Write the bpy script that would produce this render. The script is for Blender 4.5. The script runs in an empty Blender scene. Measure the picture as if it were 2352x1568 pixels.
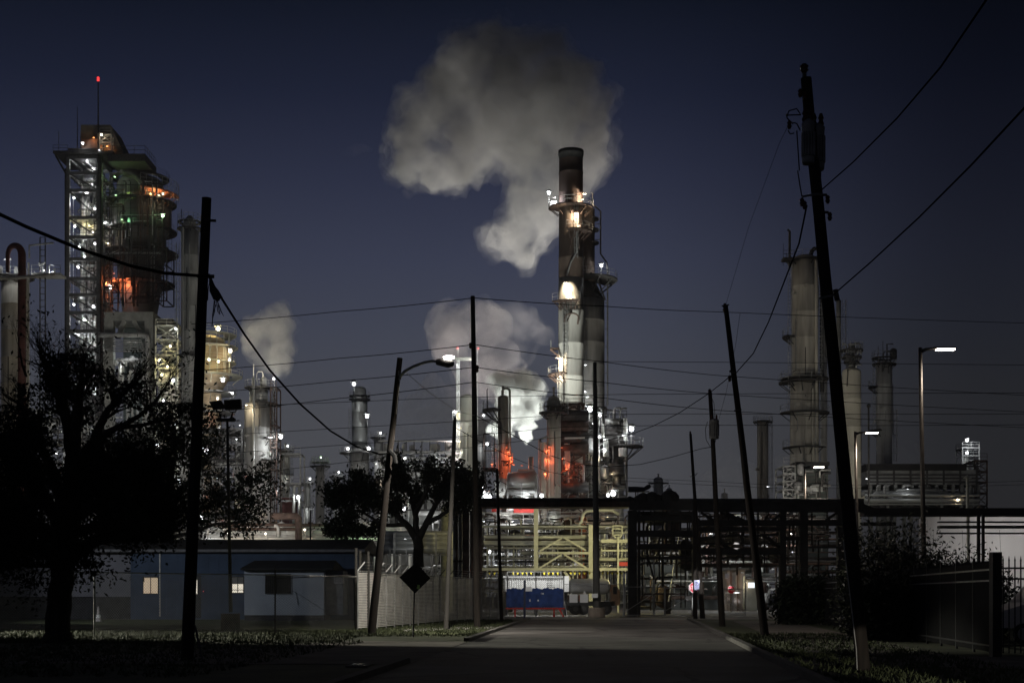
import bpy, bmesh, math, random
from math import sin, cos, pi, radians, sqrt
from mathutils import Vector, Matrix
random.seed(7)
SC = bpy.context.scene
COL = SC.collection
F, CX, YH, H = 3266.7, 1176.0, 1368.0, 1.6     # photo pixels (2352 wide) per unit, optical axis, horizon row, eye height

def at(x, y, D):
    """the point at distance D that the photo shows at (x, y)"""
    return Vector(((x-CX)*D/F, D, H+(YH-y)*D/F))
def wx(x, D): return (x-CX)*D/F
def wz(y, D): return H+(YH-y)*D/F
def m(p, D): return p*D/F

# ------------------------------------------------------------------ materials
MATS = {}
def mat(name, col, rough=.7, metal=0., var=.25, scale=3., bump=0., streak=False, spec=.3):
    if name in MATS: return MATS[name]
    mt = bpy.data.materials.new(name); mt.use_nodes = True
    nt = mt.node_tree; b = nt.nodes['Principled BSDF']
    b.inputs['Roughness'].default_value = rough; b.inputs['Metallic'].default_value = metal
    b.inputs['Specular IOR Level'].default_value = spec
    tc = nt.nodes.new('ShaderNodeTexCoord'); mp = nt.nodes.new('ShaderNodeMapping')
    nt.links.new(tc.outputs['Object'], mp.inputs['Vector'])
    mp.inputs['Scale'].default_value = (1, 1, .12) if streak else (1, 1, 1)
    n = nt.nodes.new('ShaderNodeTexNoise'); n.inputs['Scale'].default_value = scale; n.inputs['Detail'].default_value = 4
    nt.links.new(mp.outputs[0], n.inputs['Vector'])
    r = nt.nodes.new('ShaderNodeValToRGB'); e = r.color_ramp.elements
    e[0].position = .3; e[1].position = .7
    e[0].color = tuple(max(0, c*(1-var)) for c in col)+(1,); e[1].color = tuple(min(1, c*(1+var)) for c in col)+(1,)
    nt.links.new(n.outputs['Fac'], r.inputs['Fac']); nt.links.new(r.outputs['Color'], b.inputs['Base Color'])
    if bump:
        bp = nt.nodes.new('ShaderNodeBump'); bp.inputs['Strength'].default_value = bump
        nt.links.new(n.outputs['Fac'], bp.inputs['Height']); nt.links.new(bp.outputs[0], b.inputs['Normal'])
    MATS[name] = mt
    return mt

def glow(name, col, s):
    if name in MATS: return MATS[name]
    mt = bpy.data.materials.new(name); mt.use_nodes = True
    b = mt.node_tree.nodes['Principled BSDF']
    b.inputs['Base Color'].default_value = (.5, .5, .5, 1)
    b.inputs['Emission Color'].default_value = tuple(col)+(1,); b.inputs['Emission Strength'].default_value = s
    MATS[name] = mt
    return mt

STEEL   = mat('galvanised_steel', (.30, .30, .29), .5, .3, .3, 2)
DARKST  = mat('dark_painted_steel', (.05, .047, .045), .6, .2, .4, 2)
RUST    = mat('rusty_dark_steel', (.075, .05, .04), .8, .1, .5, 1.5)
BEIGE   = mat('weathered_beige_shell', (.36, .335, .285), .65, 0, .42, .9, streak=True)
GREYSH  = mat('grey_insulated_shell', (.32, .315, .30), .6, .1, .42, .9, streak=True)
PALE    = mat('pale_aluminium_cladding', (.46, .46, .43), .45, .3, .15, .5, streak=True)
STACKG  = mat('weathered_stack_steel', (.28, .27, .245), .7, .1, .42, .8, streak=True)
STACKD  = mat('sooty_brown_stack_paint', (.05, .032, .026), .75, .1, .35, .5, streak=True)
SOOT    = mat('soot_black_steel', (.018, .017, .017), .8, 0, .3, .6)
CONC    = mat('plain_concrete', (.34, .33, .30), .9, 0, .2, 1.2, .15)
DCONC   = mat('grimy_concrete', (.2, .2, .185), .9, 0, .25, .8, .15)
YELST   = mat('cream_painted_steel', (.50, .49, .40), .55, 0, .15, 1.5)
WHITE   = mat('white_paint', (.75, .75, .74), .5, 0, .08, 1)
WOOD    = mat('creosoted_timber', (.019, .015, .012), .9, 0, .45, 6, .4, streak=True)
BARK    = mat('dark_bark', (.03, .026, .021), .95, 0, .5, 9, .5, streak=True)
LEAF    = mat('dark_oak_leaves', (.014, .019, .009), .65, 0, .5, 2)
BLACK   = mat('black_rubber', (.012, .012, .012), .7, 0, .2, 4)
RED     = mat('red_paint', (.5, .035, .03), .5, 0, .2, 3)
ORANGE  = mat('orange_primer', (.4, .13, .05), .6, 0, .25, 2)
B_WHITE = glow('lit_white_lamp', (.93, .97, 1.), 45)
B_WARM  = glow('lit_warm_lamp', (1., .80, .52), 45)
B_YEL   = glow('lit_yellow_lamp', (1., .86, .40), 40)
B_GREEN = glow('lit_green_lamp', (.55, 1., .45), 14)
B_RED   = glow('lit_red_lamp', (1., .15, .05), 13)
B_BEAC  = glow('lit_red_beacon', (1., .03, .03), 1.2)
B_ORG   = glow('lit_orange_lamp', (1., .35, .10), 45)
B_TINY  = glow('lit_small_lamp', (.9, .95, 1.), 22)

# ------------------------------------------------------------------ mesh builder
class MB:
    def __init__(s): s.v = []; s.f = []
    def add(s, vs, fs):
        o = len(s.v); s.v += [tuple(v) for v in vs]; s.f += [tuple(i+o for i in f) for f in fs]; return s
    def box(s, lo, hi):
        (a, b, c), (d, e, f) = lo, hi
        return s.add([(a,b,c),(d,b,c),(d,e,c),(a,e,c),(a,b,f),(d,b,f),(d,e,f),(a,e,f)],
                     [(0,3,2,1),(4,5,6,7),(0,1,5,4),(1,2,6,5),(2,3,7,6),(3,0,4,7)])
    def cbox(s, c, sx, sy, sz):
        return s.box((c[0]-sx/2, c[1]-sy/2, c[2]-sz/2), (c[0]+sx/2, c[1]+sy/2, c[2]+sz/2))
    def _frame(s, p, q):
        d = (Vector(q)-Vector(p)); d.normalize()
        u = d.cross(Vector((0, 0, 1)) if abs(d.z) < .95 else Vector((0, 1, 0))); u.normalize()
        return u, d.cross(u).normalized()
    def bar(s, p, q, w, h=None):
        h = h or w; p, q = Vector(p), Vector(q); u, v = s._frame(p, q); vs = []
        for c in (p, q):
            for a, b in ((-1,-1),(1,-1),(1,1),(-1,1)): vs.append(c+u*(a*w/2)+v*(b*h/2))
        return s.add(vs, [(3,2,1,0),(4,5,6,7),(0,1,5,4),(1,2,6,5),(2,3,7,6),(3,0,4,7)])
    def tube(s, p, q, r, r2=None, n=8, cap=True):
        r2 = r if r2 is None else r2
        return s.path([p, q], [r, r2], n, cap)
    def path(s, pts, r, n=6, cap=True):
        pts = [Vector(p) for p in pts]; k = len(pts)
        rs = r if isinstance(r, (list, tuple)) else [r]*k
        vs, fs = [], []; u = None
        for i, p in enumerate(pts):
            d = (pts[min(i+1, k-1)]-pts[max(i-1, 0)])
            if d.length < 1e-9: d = Vector((0, 0, 1))
            d.normalize()
            if u is None:
                u = d.cross(Vector((0, 0, 1)) if abs(d.z) < .95 else Vector((0, 1, 0)))
            u = u-d*u.dot(d)
            if u.length < 1e-6: u = d.orthogonal()
            u.normalize(); w = d.cross(u)
            for j in range(n):
                a = 2*pi*j/n; vs.append(p+(u*cos(a)+w*sin(a))*rs[i])
        for i in range(k-1):
            for j in range(n):
                a, b = i*n+j, i*n+(j+1) % n; fs.append((a, b, b+n, a+n))
        if cap: fs.append(tuple(range(n))[::-1]); fs.append(tuple(range((k-1)*n, k*n)))
        return s.add(vs, fs)
    def lathe(s, c, prof, n=28, cap=True):
        vs, fs = [], []; k = len(prof)
        for r, z in prof:
            for j in range(n): a = 2*pi*j/n; vs.append((c[0]+r*cos(a), c[1]+r*sin(a), z))
        for i in range(k-1):
            for j in range(n):
                a, b = i*n+j, i*n+(j+1) % n; fs.append((a, b, b+n, a+n))
        if cap: fs.append(tuple(range(n))[::-1]); fs.append(tuple(range((k-1)*n, k*n)))
        return s.add(vs, fs)
    def ico(s, c, r, sub=1, squash=1.):
        bm = bmesh.new(); bmesh.ops.create_icosphere(bm, subdivisions=sub, radius=r)
        s.add([(v.co.x+c[0], v.co.y+c[1], v.co.z*squash+c[2]) for v in bm.verts], [[v.index for v in f.verts] for f in bm.faces])
        bm.free(); return s
    def sector(s, c, r0, r1, z, th, a0, a1, n=16):
        vs, fs = [], []
        for i in range(n+1):
            a = radians(a0+(a1-a0)*i/n)
            for r, zz in ((r0, z), (r1, z), (r1, z+th), (r0, z+th)): vs.append((c[0]+r*cos(a), c[1]+r*sin(a), zz))
        for i in range(n):
            o = i*4
            for j in range(4): k = (j+1) % 4; fs.append((o+j, o+k, o+4+k, o+4+j))
        fs.append((0, 1, 2, 3)); fs.append((n*4+3, n*4+2, n*4+1, n*4))
        return s.add(vs, fs)
    def arcrail(s, c, r, z, a0, a1, h=1.1, t=.05, n=16, posts=10):
        for hh in (h, h*.5): s.path([(c[0]+r*cos(radians(a0+(a1-a0)*i/n)), c[1]+r*sin(radians(a0+(a1-a0)*i/n)), z+hh) for i in range(n+1)], t/2, 4)
        for i in range(posts+1):
            a = radians(a0+(a1-a0)*i/posts); s.bar((c[0]+r*cos(a), c[1]+r*sin(a), z), (c[0]+r*cos(a), c[1]+r*sin(a), z+h), t)
        return s
    def rail(s, pts, z, h=1.1, t=.06, step=1.6):
        for a, b in zip(pts[:-1], pts[1:]):
            a, b = Vector((a[0], a[1], z)), Vector((b[0], b[1], z))
            for hh in (h, h*.5): s.bar(a+Vector((0,0,hh)), b+Vector((0,0,hh)), t)
            k = max(1, int((b-a).length/step))
            for i in range(k+1):
                p = a.lerp(b, i/k); s.bar(p, p+Vector((0,0,h)), t)
        return s
    def build(s, name, mt, parent=None, smooth=False, label=None):
        me = bpy.data.meshes.new(name)
        if parent is not None: base = BASE.get(parent.name, Vector())
        else:
            xs, ys, zs = zip(*s.v); base = Vector(((min(xs)+max(xs))/2, (min(ys)+max(ys))/2, min(zs)))
        me.from_pydata([(v[0]-base.x, v[1]-base.y, v[2]-base.z) for v in s.v], [], s.f)
        me.materials.append(mt)
        if smooth: me.polygons.foreach_set('use_smooth', [len(f) <= 4 for f in s.f])
        me.update()
        o = bpy.data.objects.new(name, me); COL.objects.link(o)
        BASE[o.name] = base
        if parent is not None: o.parent = parent
        else: o.location = base
        if label: o['label'] = label
        return o
BASE = {}
def thing(name, loc, label, cat, group=None, kind=None):
    o = bpy.data.objects.new(name, None); o.empty_display_size = .3; COL.objects.link(o)
    o.location = loc; BASE[o.name] = Vector(loc)
    return tag(o, label, cat, group, kind)
def tag(o, label=None, cat=None, group=None, kind=None):
    if label: o['label'] = label
    if cat: o['category'] = cat
    if group: o['group'] = group
    if kind or cat: o['kind'] = kind or 'thing'
    return o
def copy_tree(o, loc, label, group=None):
    def cp(a, par):
        c = a.copy(); COL.objects.link(c)
        if par: c.parent = par
        for ch in a.children: cp(ch, c)
        return c
    r = cp(o, None); r.location = loc; r['label'] = label; BASE[r.name] = Vector(loc)
    if group: r['group'] = group
    return r
LIGHTS = []
def spot(p, to, power, col=(1, 1, 1), ang=60, blend=.6, r=.15):
    l = bpy.data.lights.new('lamp_or_fill_light', 'SPOT'); l.energy = power; l.color = col; l.spot_size = radians(ang); l.spot_blend = blend; l.shadow_soft_size = r
    o = bpy.data.objects.new('lamp_or_fill_light', l); COL.objects.link(o); o.location = p
    o.rotation_euler = (Vector(to)-Vector(p)).to_track_quat('-Z', 'Y').to_euler(); return o
def point(p, power, col=(1, 1, 1), r=.2):
    l = bpy.data.lights.new('lamp_or_fill_light', 'POINT'); l.energy = power; l.color = col; l.shadow_soft_size = r
    o = bpy.data.objects.new('lamp_or_fill_light', l); COL.objects.link(o); o.location = p; return o
def bulb_glass(mt):
    c = tuple(mt.node_tree.nodes['Principled BSDF'].inputs['Emission Color'].default_value)[:3]
    g = glow(mt.name+'_glass', tuple(.35+.65*v for v in c), 5); g.cycles.emission_sampling = 'NONE'; return g
def lamp(parent, p, mt=None, r=.22, post=0., side=0.):
    """a floodlight part: larger ones and those on posts show their glowing bulb, small hooded ones face into the plant"""
    mt = mt or B_WHITE; p = Vector(p); b = MB(); vis = r >= .3 or post; rr = r if vis else .16
    b.lathe((p.x, p.y), [(rr*1.25, p.z+rr*.75), (rr*.9, p.z+rr*1.3), (.05, p.z+rr*1.6)], 8)
    if post:
        q = Vector((p.x+side, p.y+.25+rr, p.z))
        b.tube((q.x, q.y, q.z-post), (q.x, q.y, q.z+rr*1.5), .07, n=5)
        b.bar((q.x, q.y, q.z+rr*1.45), (p.x, p.y, p.z+rr*1.45), .07)
    else:
        b.bar((p.x, p.y, p.z+rr*1.45), (p.x, p.y+.5, p.z+rr*1.45), .07)
    h = b.build('floodlight', STEEL, parent)
    bs = mt.node_tree.nodes['Principled BSDF']; L = bs.inputs['Emission Strength'].default_value
    col = tuple(bs.inputs['Emission Color'].default_value)[:3]
    if vis: MB().ico(p, rr*.68, 2).build('bulb', bulb_glass(mt), h, True); point(p+Vector((0, -rr-.12, -.1)), 22*4*pi*pi*r*r, col, .12)
    else: point(p, 2.2*4*pi*pi*r*r*L, col, .12)
    return h
# ------------------------------------------------------------------ plant building blocks
def ladder(par, x, y, z0, z1, cage=True, mt=None, w=.5):
    b = MB()
    b.bar((x-w/2, y, z0), (x-w/2, y, z1), .07); b.bar((x+w/2, y, z0), (x+w/2, y, z1), .07)
    k = int((z1-z0)/.6)
    for i in range(k): z = z0+(i+.5)*.6; b.bar((x-w/2, y, z), (x+w/2, y, z), .05)
    if cage:
        for i in range(int((z1-z0)/1.5)):
            z = z0+1.5+i*1.5
            if z < z1: b.path([(x-w/2, y, z), (x-w*.7, y-.5, z), (x, y-.85, z), (x+w*.7, y-.5, z), (x+w/2, y, z)], .03, 4)
        for dx, dy in ((-w*.7, -.5), (0, -.85), (w*.7, -.5)): b.bar((x+dx, y+dy, z0+1.5), (x+dx, y+dy, z1), .035)
    return b.build('ladder', mt or STEEL, par)

def platform(par, c, r, z, a0=-180, a1=180, wid=1.2, mt=None, rails=True, rmt=None):
    p = MB().sector(c, r, r+wid, z, .18, a0, a1, max(6, int((a1-a0)/14)))
    for i in range(5):
        a = radians(a0+(a1-a0)*(i+.5)/5)
        p.bar((c[0]+r*cos(a), c[1]+r*sin(a), z-wid*.8), (c[0]+(r+wid)*cos(a), c[1]+(r+wid)*sin(a), z), .12)
    d = p.build('platform', mt or DARKST, par)
    if rails:
        MB().arcrail(c, r+wid-.05, z+.18, a0, a1, n=max(6, int((a1-a0)/14)), posts=max(4, int((a1-a0)/24))).build('railing', rmt or STEEL, d)
    return d

def shell_profile(c, secs, D, dome=True, taper=None):
    """secs: [(y_top, y_bottom, width)] photo pixels from the top down -> lathe profile with a dome and seam rings"""
    prof = []
    for i, (yt, yb, w) in enumerate(secs):
        r = m(w, D)/2; z1, z0 = wz(yt, D), wz(yb, D)
        if i == 0 and dome:
            for k in range(5):
                a = pi/2*(1-k/5); prof.append((max(.05, r*cos(a)), z1-r*.55+r*.55*sin(a)))
            z1 -= r*.55
        prof.append((r, z1))
        z = z1-4.2
        while z > z0+1: prof += [(r, z+.06), (r*1.012, z+.03), (r*1.012, z-.03), (r, z-.06)]; z -= 4.2
        prof.append((r, z0))
    return prof

def column(x, D, secs, label, mt=BEIGE, plats=(), lads=(), pipes=(), lamps=(), dome=True, ybase=1368, cat='process column', group='process columns', name='process_column', nozzle=True, clutter=0):
    """a vertical vessel standing on the plant yard"""
    c = (wx(x, D), D); secs = list(secs); secs[-1] = (secs[-1][0], max(secs[-1][1], ybase+1), secs[-1][2])
    z0 = 0.0
    t = thing(name, (c[0], D, z0), label, cat, group)
    prof = shell_profile(c, secs, D, dome); prof[-1] = (prof[-1][0], 0.0)
    sh = MB().lathe(c, prof[::-1], 32).build('shell', mt, t, True)
    r0 = m(secs[0][2], D)/2; zt = wz(secs[0][0], D)
    if nozzle and dome:
        n = MB(); n.tube((c[0], D, zt-.2), (c[0], D, zt+.9), r0*.16, n=8); n.lathe(c, [(r0*.26, zt+.9), (r0*.26, zt+1.15)], 10)
        n.build('nozzle', mt, t)
    def rad(y):
        for yt, yb, w in secs:
            if y <= yb: return m(w, D)/2
        return m(secs[-1][2], D)/2
    for p in plats:
        y, a0, a1 = p[0], p[1], p[2]; wid = p[3] if len(p) > 3 else 1.3
        platform(t, c, rad(y)+.05, wz(y, D), a0, a1, wid)
    for side, yt, yb in lads:
        r = rad((yt+yb)/2); ladder(t, c[0]+side*(r+.45), D-.4, max(0, wz(yb, D)), wz(yt, D))
    for dx, yt, yb, w in pipes:                       # a downcomer pipe hugging the front of the shell
        r = rad((yt+yb)/2); px = c[0]+dx*r; rr = m(w, D)/2
        py = D-sqrt(max(.05, 1-min(.98, abs(dx))**2))*r-rr-.15 if abs(dx) < 1 else D-.3
        zt2 = wz(yt, D); pts = [(px, py, max(0, wz(yb, D))), (px, py, zt2-.6), (px-(.2*dx), py+.25, zt2-.15), (px-.6*dx*r if abs(dx) >= 1 else px, py+.9, zt2)]
        MB().path(pts, rr, 8).build('downcomer_pipe', mt, t, True)
    for l in lamps:
        lx, ly, mm = l[0], l[1], l[2]; rr = l[3] if len(l) > 3 else .22; dd = l[4] if len(l) > 4 else -(rad(ly)+1.0)
        lamp(t, (wx(lx, D+dd), D+dd, wz(ly, D+dd)), mm, rr, post=(l[5] if len(l) > 5 else 0))
    rng = random.Random(label)
    for k in range(clutter):                          # small valves, brackets and conduits on the shell
        a = radians(rng.uniform(-160, -20)); y = rng.uniform(secs[0][0]+15, min(1330, secs[-1][1])); r = rad(y); z = wz(y, D)
        ca, sa = cos(a), sin(a); b = MB()
        if k % 3 == 0:
            b.tube((c[0]+ca*r*.95, D+sa*r*.95, z), (c[0]+ca*(r+.5), D+sa*(r+.5), z), .22, n=8); b.tube((c[0]+ca*(r+.45), D+sa*(r+.45), z), (c[0]+ca*(r+.6), D+sa*(r+.6), z), .34, n=8)
            b.build('manway', mt, t)
        else:
            L = rng.uniform(3, 11); b.path([(c[0]+ca*(r+.12), D+sa*(r+.12), z), (c[0]+ca*(r+.12), D+sa*(r+.12), max(.5, z-L)), (c[0]+ca*(r+.9), D+sa*(r+.9), max(.5, z-L-.3))], .07, 5)
            b.build('conduit', DARKST if k % 2 else STEEL, t)
    return t, c

def stair(par, x0, x1, y, z0, z1, mt=STEEL):
    b = MB(); k = max(4, int((z1-z0)/.3))
    for dy in (0, .9): b.bar((x0, y+dy, z0), (x1, y+dy, z1), .08, .25); b.bar((x0, y+dy, z0+1), (x1, y+dy, z1+1), .06)
    for i in range(k):
        f = (i+.5)/k; b.cbox((x0+(x1-x0)*f, y+.45, z0+(z1-z0)*f), .26, .9, .05)
    return b.build('stair', mt, par)

def steel_frame(par, x0, x1, y0, y1, zs, cw=.35, mt=STEEL, floors=True, brace='z', rails=True, stairs=False, rng=None):
    """columns, beams, braces, floors of an open steel structure; zs are the floor heights"""
    for x in (x0, x1):
        for y in (y0, y1): MB().bar((x, y, 0 if zs[0] < 3 else zs[0]), (x, y, zs[-1]), cw).build('steel_column', mt, par)
    for i, z in enumerate(zs[1:] if zs[0] < .1 else zs):
        b = MB()
        e = cw/2+.003
        b.bar((x0+e, y0, z), (x1-e, y0, z), cw*.7, cw); b.bar((x0+e, y1, z), (x1-e, y1, z), cw*.7, cw)
        b.bar((x0, y0+e, z), (x0, y1-e, z), cw*.7, cw); b.bar((x1, y0+e, z), (x1, y1-e, z), cw*.7, cw); b.build('beam', mt, par)
        if floors and i % 1 == 0:
            f = MB(); yy = y0+.4
            while yy < y1-.4: f.box((x0+.2, yy, z+cw*.5+.01), (x1-.2, yy+.28, z+cw*.5+.06)); yy += .55
            f.build('grating_floor', mt, par)
        if rails: MB().rail([(x0, y0-.1), (x1, y0-.1)], z+cw*.5).build('railing', mt, par)
    zz = zs
    for i in range(len(zz)-1):
        a, b2 = zz[i], zz[i+1]
        if brace == 'z':
            q = MB().bar((x0, y0-cw*.55, b2), (x1, y0-cw*.55, a), cw*.5)
        elif brace == 'x':
            q = MB().bar((x0, y0-cw*.55, b2), (x1, y0-cw*.55, a), cw*.45).bar((x0, y0-cw*.58, a), (x1, y0-cw*.58, b2), cw*.45)
        elif brace == 'v':
            xm = (x0+x1)/2; q = MB().bar((x0, y0-cw*.55, a), (xm, y0-cw*.55, b2), cw*.5).bar((x1, y0-cw*.55, a), (xm, y0-cw*.55, b2), cw*.5)
        else: continue
        q.build('brace', mt, par)
        if stairs:
            s = 1 if i % 2 else -1; w = (x1-x0)*.3; xm = x0+(x1-x0)*.55
            stair(par, xm-s*w, xm+s*w, (y0+y1)/2-.5, a+.3, b2+.1)

def clutter(par, x0, x1, y0, y1, z0, z1, n, rng, mts, rmin=.05, rmax=.22, vert=.6):
    """pipes, small vessels and valves inside a process structure, each its own part"""
    for k in range(n):
        mt = rng.choice(mts); x = rng.uniform(x0, x1); y = rng.uniform(y0, y1); z = rng.uniform(z0, z1); r = rng.uniform(rmin, rmax); b = MB()
        if rng.random() < vert:
            L = rng.uniform(.15, .6)*(z1-z0); za, zb = max(z0, z-L/2), min(z1, z+L/2); dx = rng.choice((-1, 1))*rng.uniform(.4, 1.6)
            b.path([(x, y, za), (x, y, zb-.3), (x+.25*(1 if dx > 0 else -1), y, zb), (min(max(x+dx, x0), x1), y, zb)], r, 7); nm = 'riser_pipe'
        elif rng.random() < .75:
            L = rng.uniform(.2, .8)*(x1-x0); xa, xb = max(x0, x-L/2), min(x1, x+L/2)
            b.path([(xa, y, z-rng.uniform(.3, 1.5)), (xa, y, z-.2), (xa+.2, y, z), (xb, y, z)], r, 7); nm = 'process_pipe'
        else:
            rr = rng.uniform(.35, .8)
            b.lathe((x, y), [(.1, z-rr*1.6), (rr*.8, z-rr*1.3), (rr, z-rr), (rr, z+rr), (rr*.8, z+rr*1.3), (.1, z+rr*1.6)], 12); nm = 'small_vessel'
        b.build(nm, mt, par, True)

# ------------------------------------------------------------------ cracker tower on the left (open frame with lit stairs)
D = 280
x0, x1 = wx(157, D), wx(226, D); zb = wz(900, D)
t = thing('cracker_structure', ((x0+x1)/2, D, 0), 'tall open steel tower with white lit stairs, wide top deck and red-tipped mast', 'refinery tower')
zs = [0, wz(1250, D), wz(1160, D), wz(1080, D), wz(1010, D), wz(970, D), wz(914, D), wz(876, D), wz(845, D), wz(803, D), wz(760, D), wz(718, D), wz(677, D), wz(640, D), wz(595, D), wz(545, D), wz(500, D), wz(438, D), wz(398, D), wz(362, D)]
steel_frame(t, x0, x1, D, D+9, zs, .62, mat('tower_steel', (.11, .11, .108), .5, .2, .3, 2), brace='z', stairs=True)
rng = random.Random(12); clutter(t, x0+.4, x1-.4, D+1.2, D+8.5, wz(960, D), wz(380, D), 70, rng, [STEEL, PALE, DARKST, WHITE], .035, .1, .75)
rng = random.Random(11)
clutter(t, x0+.6, x1-.6, D+3, D+8.5, wz(960, D), wz(400, D), 46, rng, [PALE, STEEL, PALE, GREYSH], .06, .3)
MB().box((x0+.5, D+9.2, wz(960, D)), (x1-.5, D+9.5, wz(470, D))).build('rear_cladding', PALE, t)
MB().box((x0-.9, D+.5, 0), (x0-.35, D+1.6, wz(385, D))).build('cable_duct', DARKST, t)
MB().box((x1+.35, D-.2, 0), (x1+.62, D+1, wz(345, D))).build('cable_duct', DARKST, t)
# top deck
dz = wz(362, D)
k = MB().box((wx(126, D), D-1.2, dz+.5), (wx(262, D), D+10, dz+1.0)); k.box((wx(250, D), D-1, dz-1.0), (wx(336, D), D+8, dz+.45)); k.build('top_deck', DARKST, t)
MB().bar((wx(128, D), D, dz+.4), (wx(152, D), D, wz(400, D)), .35).build('brace', DARKST, t)
MB().rail([(wx(126, D), D-1.1), (wx(160, D), D-1.1)], dz+1.0).rail([(wx(262, D), D-.9), (wx(336, D), D-.9), (wx(336, D), D+7.5)], dz+.45, 1.6).build('railing', DARKST, t)
h = MB(); zt = wz(283, D)
h.add([(wx(180, D), D+1, dz+1), (wx(282, D), D+1, dz+1), (wx(250, D), D+1, zt), (wx(182, D), D+1, zt), (wx(180, D), D+9, dz+1), (wx(282, D), D+9, dz+1), (wx(250, D), D+9, zt), (wx(182, D), D+9, zt)],
      [(0,1,2,3),(7,6,5,4),(0,4,5,1),(1,5,6,2),(2,6,7,3),(3,7,4,0)])
h.build('elevator_housing', mat('dull_brown_cladding', (.12, .11, .095), .8, 0, .3, .8), t)
MB().box((wx(190, D), D-.6, wz(343, D)), (wx(232, D), D+.9, wz(322, D))).build('machine_cabin', mat('brown_primer', (.16, .10, .075), .8, 0, .3, 1), t)
steel_frame(t, wx(232, D), wx(258, D), D-.8, D+.6, [dz+1, wz(330, D), wz(312, D)], .22, STEEL, brace='x')
for a, b2 in ((158, 160), (160, 232)): MB().bar((wx(a, D), D-.6, wz(345, D)), (wx(b2, D)+.01, D-.6, wz(345, D)), .3).build('beam', DARKST, t)
MB().path([(wx(178, D), D, dz), (wx(177.5, D), D, wz(246, D))], [.12, .05], 5).build('whip_antenna', DARKST, t)
ms = MB().path([(wx(228, D), D-.6, wz(430, D)), (wx(227.5, D), D-.6, wz(190, D))], [.24, .10], 6).build('mast', DARKST, t)
for dy in (182, 187): MB().ico((wx(227.5, D), D-.6, wz(dy, D)), .30, 1).build('beacon', B_BEAC, ms, True)
MB().path([(wx(135, D), D, dz+1), (wx(135, D), D, wz(306, D)), (wx(134, D), D, wz(302, D))], .06, 4).build('whip_antenna', DARKST, t)
b = MB(); pts = []
for i in range(9): a = pi*i/16; pts.append((wx(262, D)+sin(a)*m(52, D), D+5, wz(408, D)+(cos(a)-.0)*m(34, D)))
b.path(pts+[(wx(314, D), D+5, wz(420, D))], m(22, D)/2, 14); b.build('overhead_duct', DARKST, t, True)
for lx, ly, mm, r, dd in ((199, 441, B_WHITE, .55, 1.5), (215, 391, B_WHITE, .42, 1), (233, 310, B_WARM, .3, -1.5), (246, 338, B_ORG, .12, .2), (228, 346, B_WHITE, .1, -1.2), (215, 318, B_ORG, .1, -1.2), (264, 372, B_GREEN, .34, 1),
                          (200, 372, B_WHITE, .28, 3), (190, 470, B_WHITE, .29, 3), (183, 500, B_YEL, .29, 3), (205, 520, B_YEL, .29, 4), (188, 545, B_WHITE, .29, 2), (214, 535, B_WHITE, .29, 4), (183, 566, B_WHITE, .4, 1.), (180, 613, B_WHITE, .42, 1.), (208, 640, B_WHITE, .29, 4), (185, 680, B_WHITE, .29, 4), (195, 590, B_WHITE, .29, 5),
                          (215, 705, B_WHITE, .42, 1), (196, 735, B_WHITE, .29, 3), (180, 770, B_WHITE, .29, 4), (208, 790, B_WHITE, .29, 3), (180, 820, B_WHITE, .29, 4), (205, 850, B_WHITE, .29, 4), (175, 880, B_WHITE, .29, 3), (215, 910, B_WHITE, .29, 3), (190, 985, B_WHITE, .29, 3), (210, 420, B_WHITE, .29, 6), (170, 455, B_WHITE, .3, .4), (172, 520, B_WHITE, .3, .4), (218, 480, B_WHITE, .3, .4), (218, 560, B_WHITE, .3, .4), (170, 700, B_WHITE, .3, .4), (216, 640, B_WHITE, .3, .4), (172, 760, B_WARM, .3, .4), (218, 800, B_WHITE, .3, .4), (190, 330, B_WHITE, .3, -1.5)):
    lamp(t, (wx(lx, D+dd), D+dd, wz(ly, D+dd)), mm, r)

# ------------------------------------------------------------------ reactor vessel behind the tower
D = 290; c = (wx(322, D), D)
t = thing('reactor_vessel', (c[0], D, 0), 'big round reactor vessel under ring platforms, glowing green above and orange-red below', 'reactor')
R = lambda w: m(w, D)/2
prof = [(.2, wz(402, D)), (R(46), wz(405, D)), (R(88), wz(413, D)), (R(104), wz(424, D)), (R(106), wz(466, D)), (R(122), wz(474, D)), (R(140), wz(484, D)), (R(140), wz(524, D)), (R(132), wz(532, D)), (R(116), wz(540, D)), (R(116), wz(592, D)), (R(104), wz(612, D)), (R(96), wz(632, D)), (R(96), wz(655, D)), (R(84), wz(700, D)), (R(70), wz(740, D)), (R(70), 0)]
MB().lathe(c, prof[::-1], 40).build('shell', mat('dark_reactor_shell', (.11, .105, .098), .6, .1, .35, .4, streak=True), t, True)
for y, w, a0, a1, wd in ((412, 96, -180, 180, 1.5), (470, 114, -180, 180, 2.2), (534, 130, -180, 180, 1.6), (585, 118, -180, 180, 2.4), (655, 98, -180, 180, 2.6)):
    platform(t, c, R(w)+.05, wz(y, D), a0, a1, wd, rmt=DARKST)
d = platform(t, c, R(106)+.1, wz(452, D), -75, 10, 3.0, mt=ORANGE)
MB().arcrail(c, R(106)+3.0, wz(440, D), -75, 10, 1.6, .08).build('railing', STEEL, d)
MB().arcrail(c, R(106)+3.0, wz(462, D), -75, 10, 1.6, .08).build('railing', STEEL, d)
for dx in (-.82, -.5, .2, .55, .9):
    MB().path([(c[0]+dx*R(140), D-R(140)*sqrt(1-dx*dx)-.3, wz(560, D)), (c[0]+dx*R(140), D-R(140)*sqrt(1-dx*dx)-.3, wz(470, D)), (c[0]+dx*R(106), D-R(106)*sqrt(1-dx*dx), wz(462, D))], .12, 6).build('conduit', DARKST, t)
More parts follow.
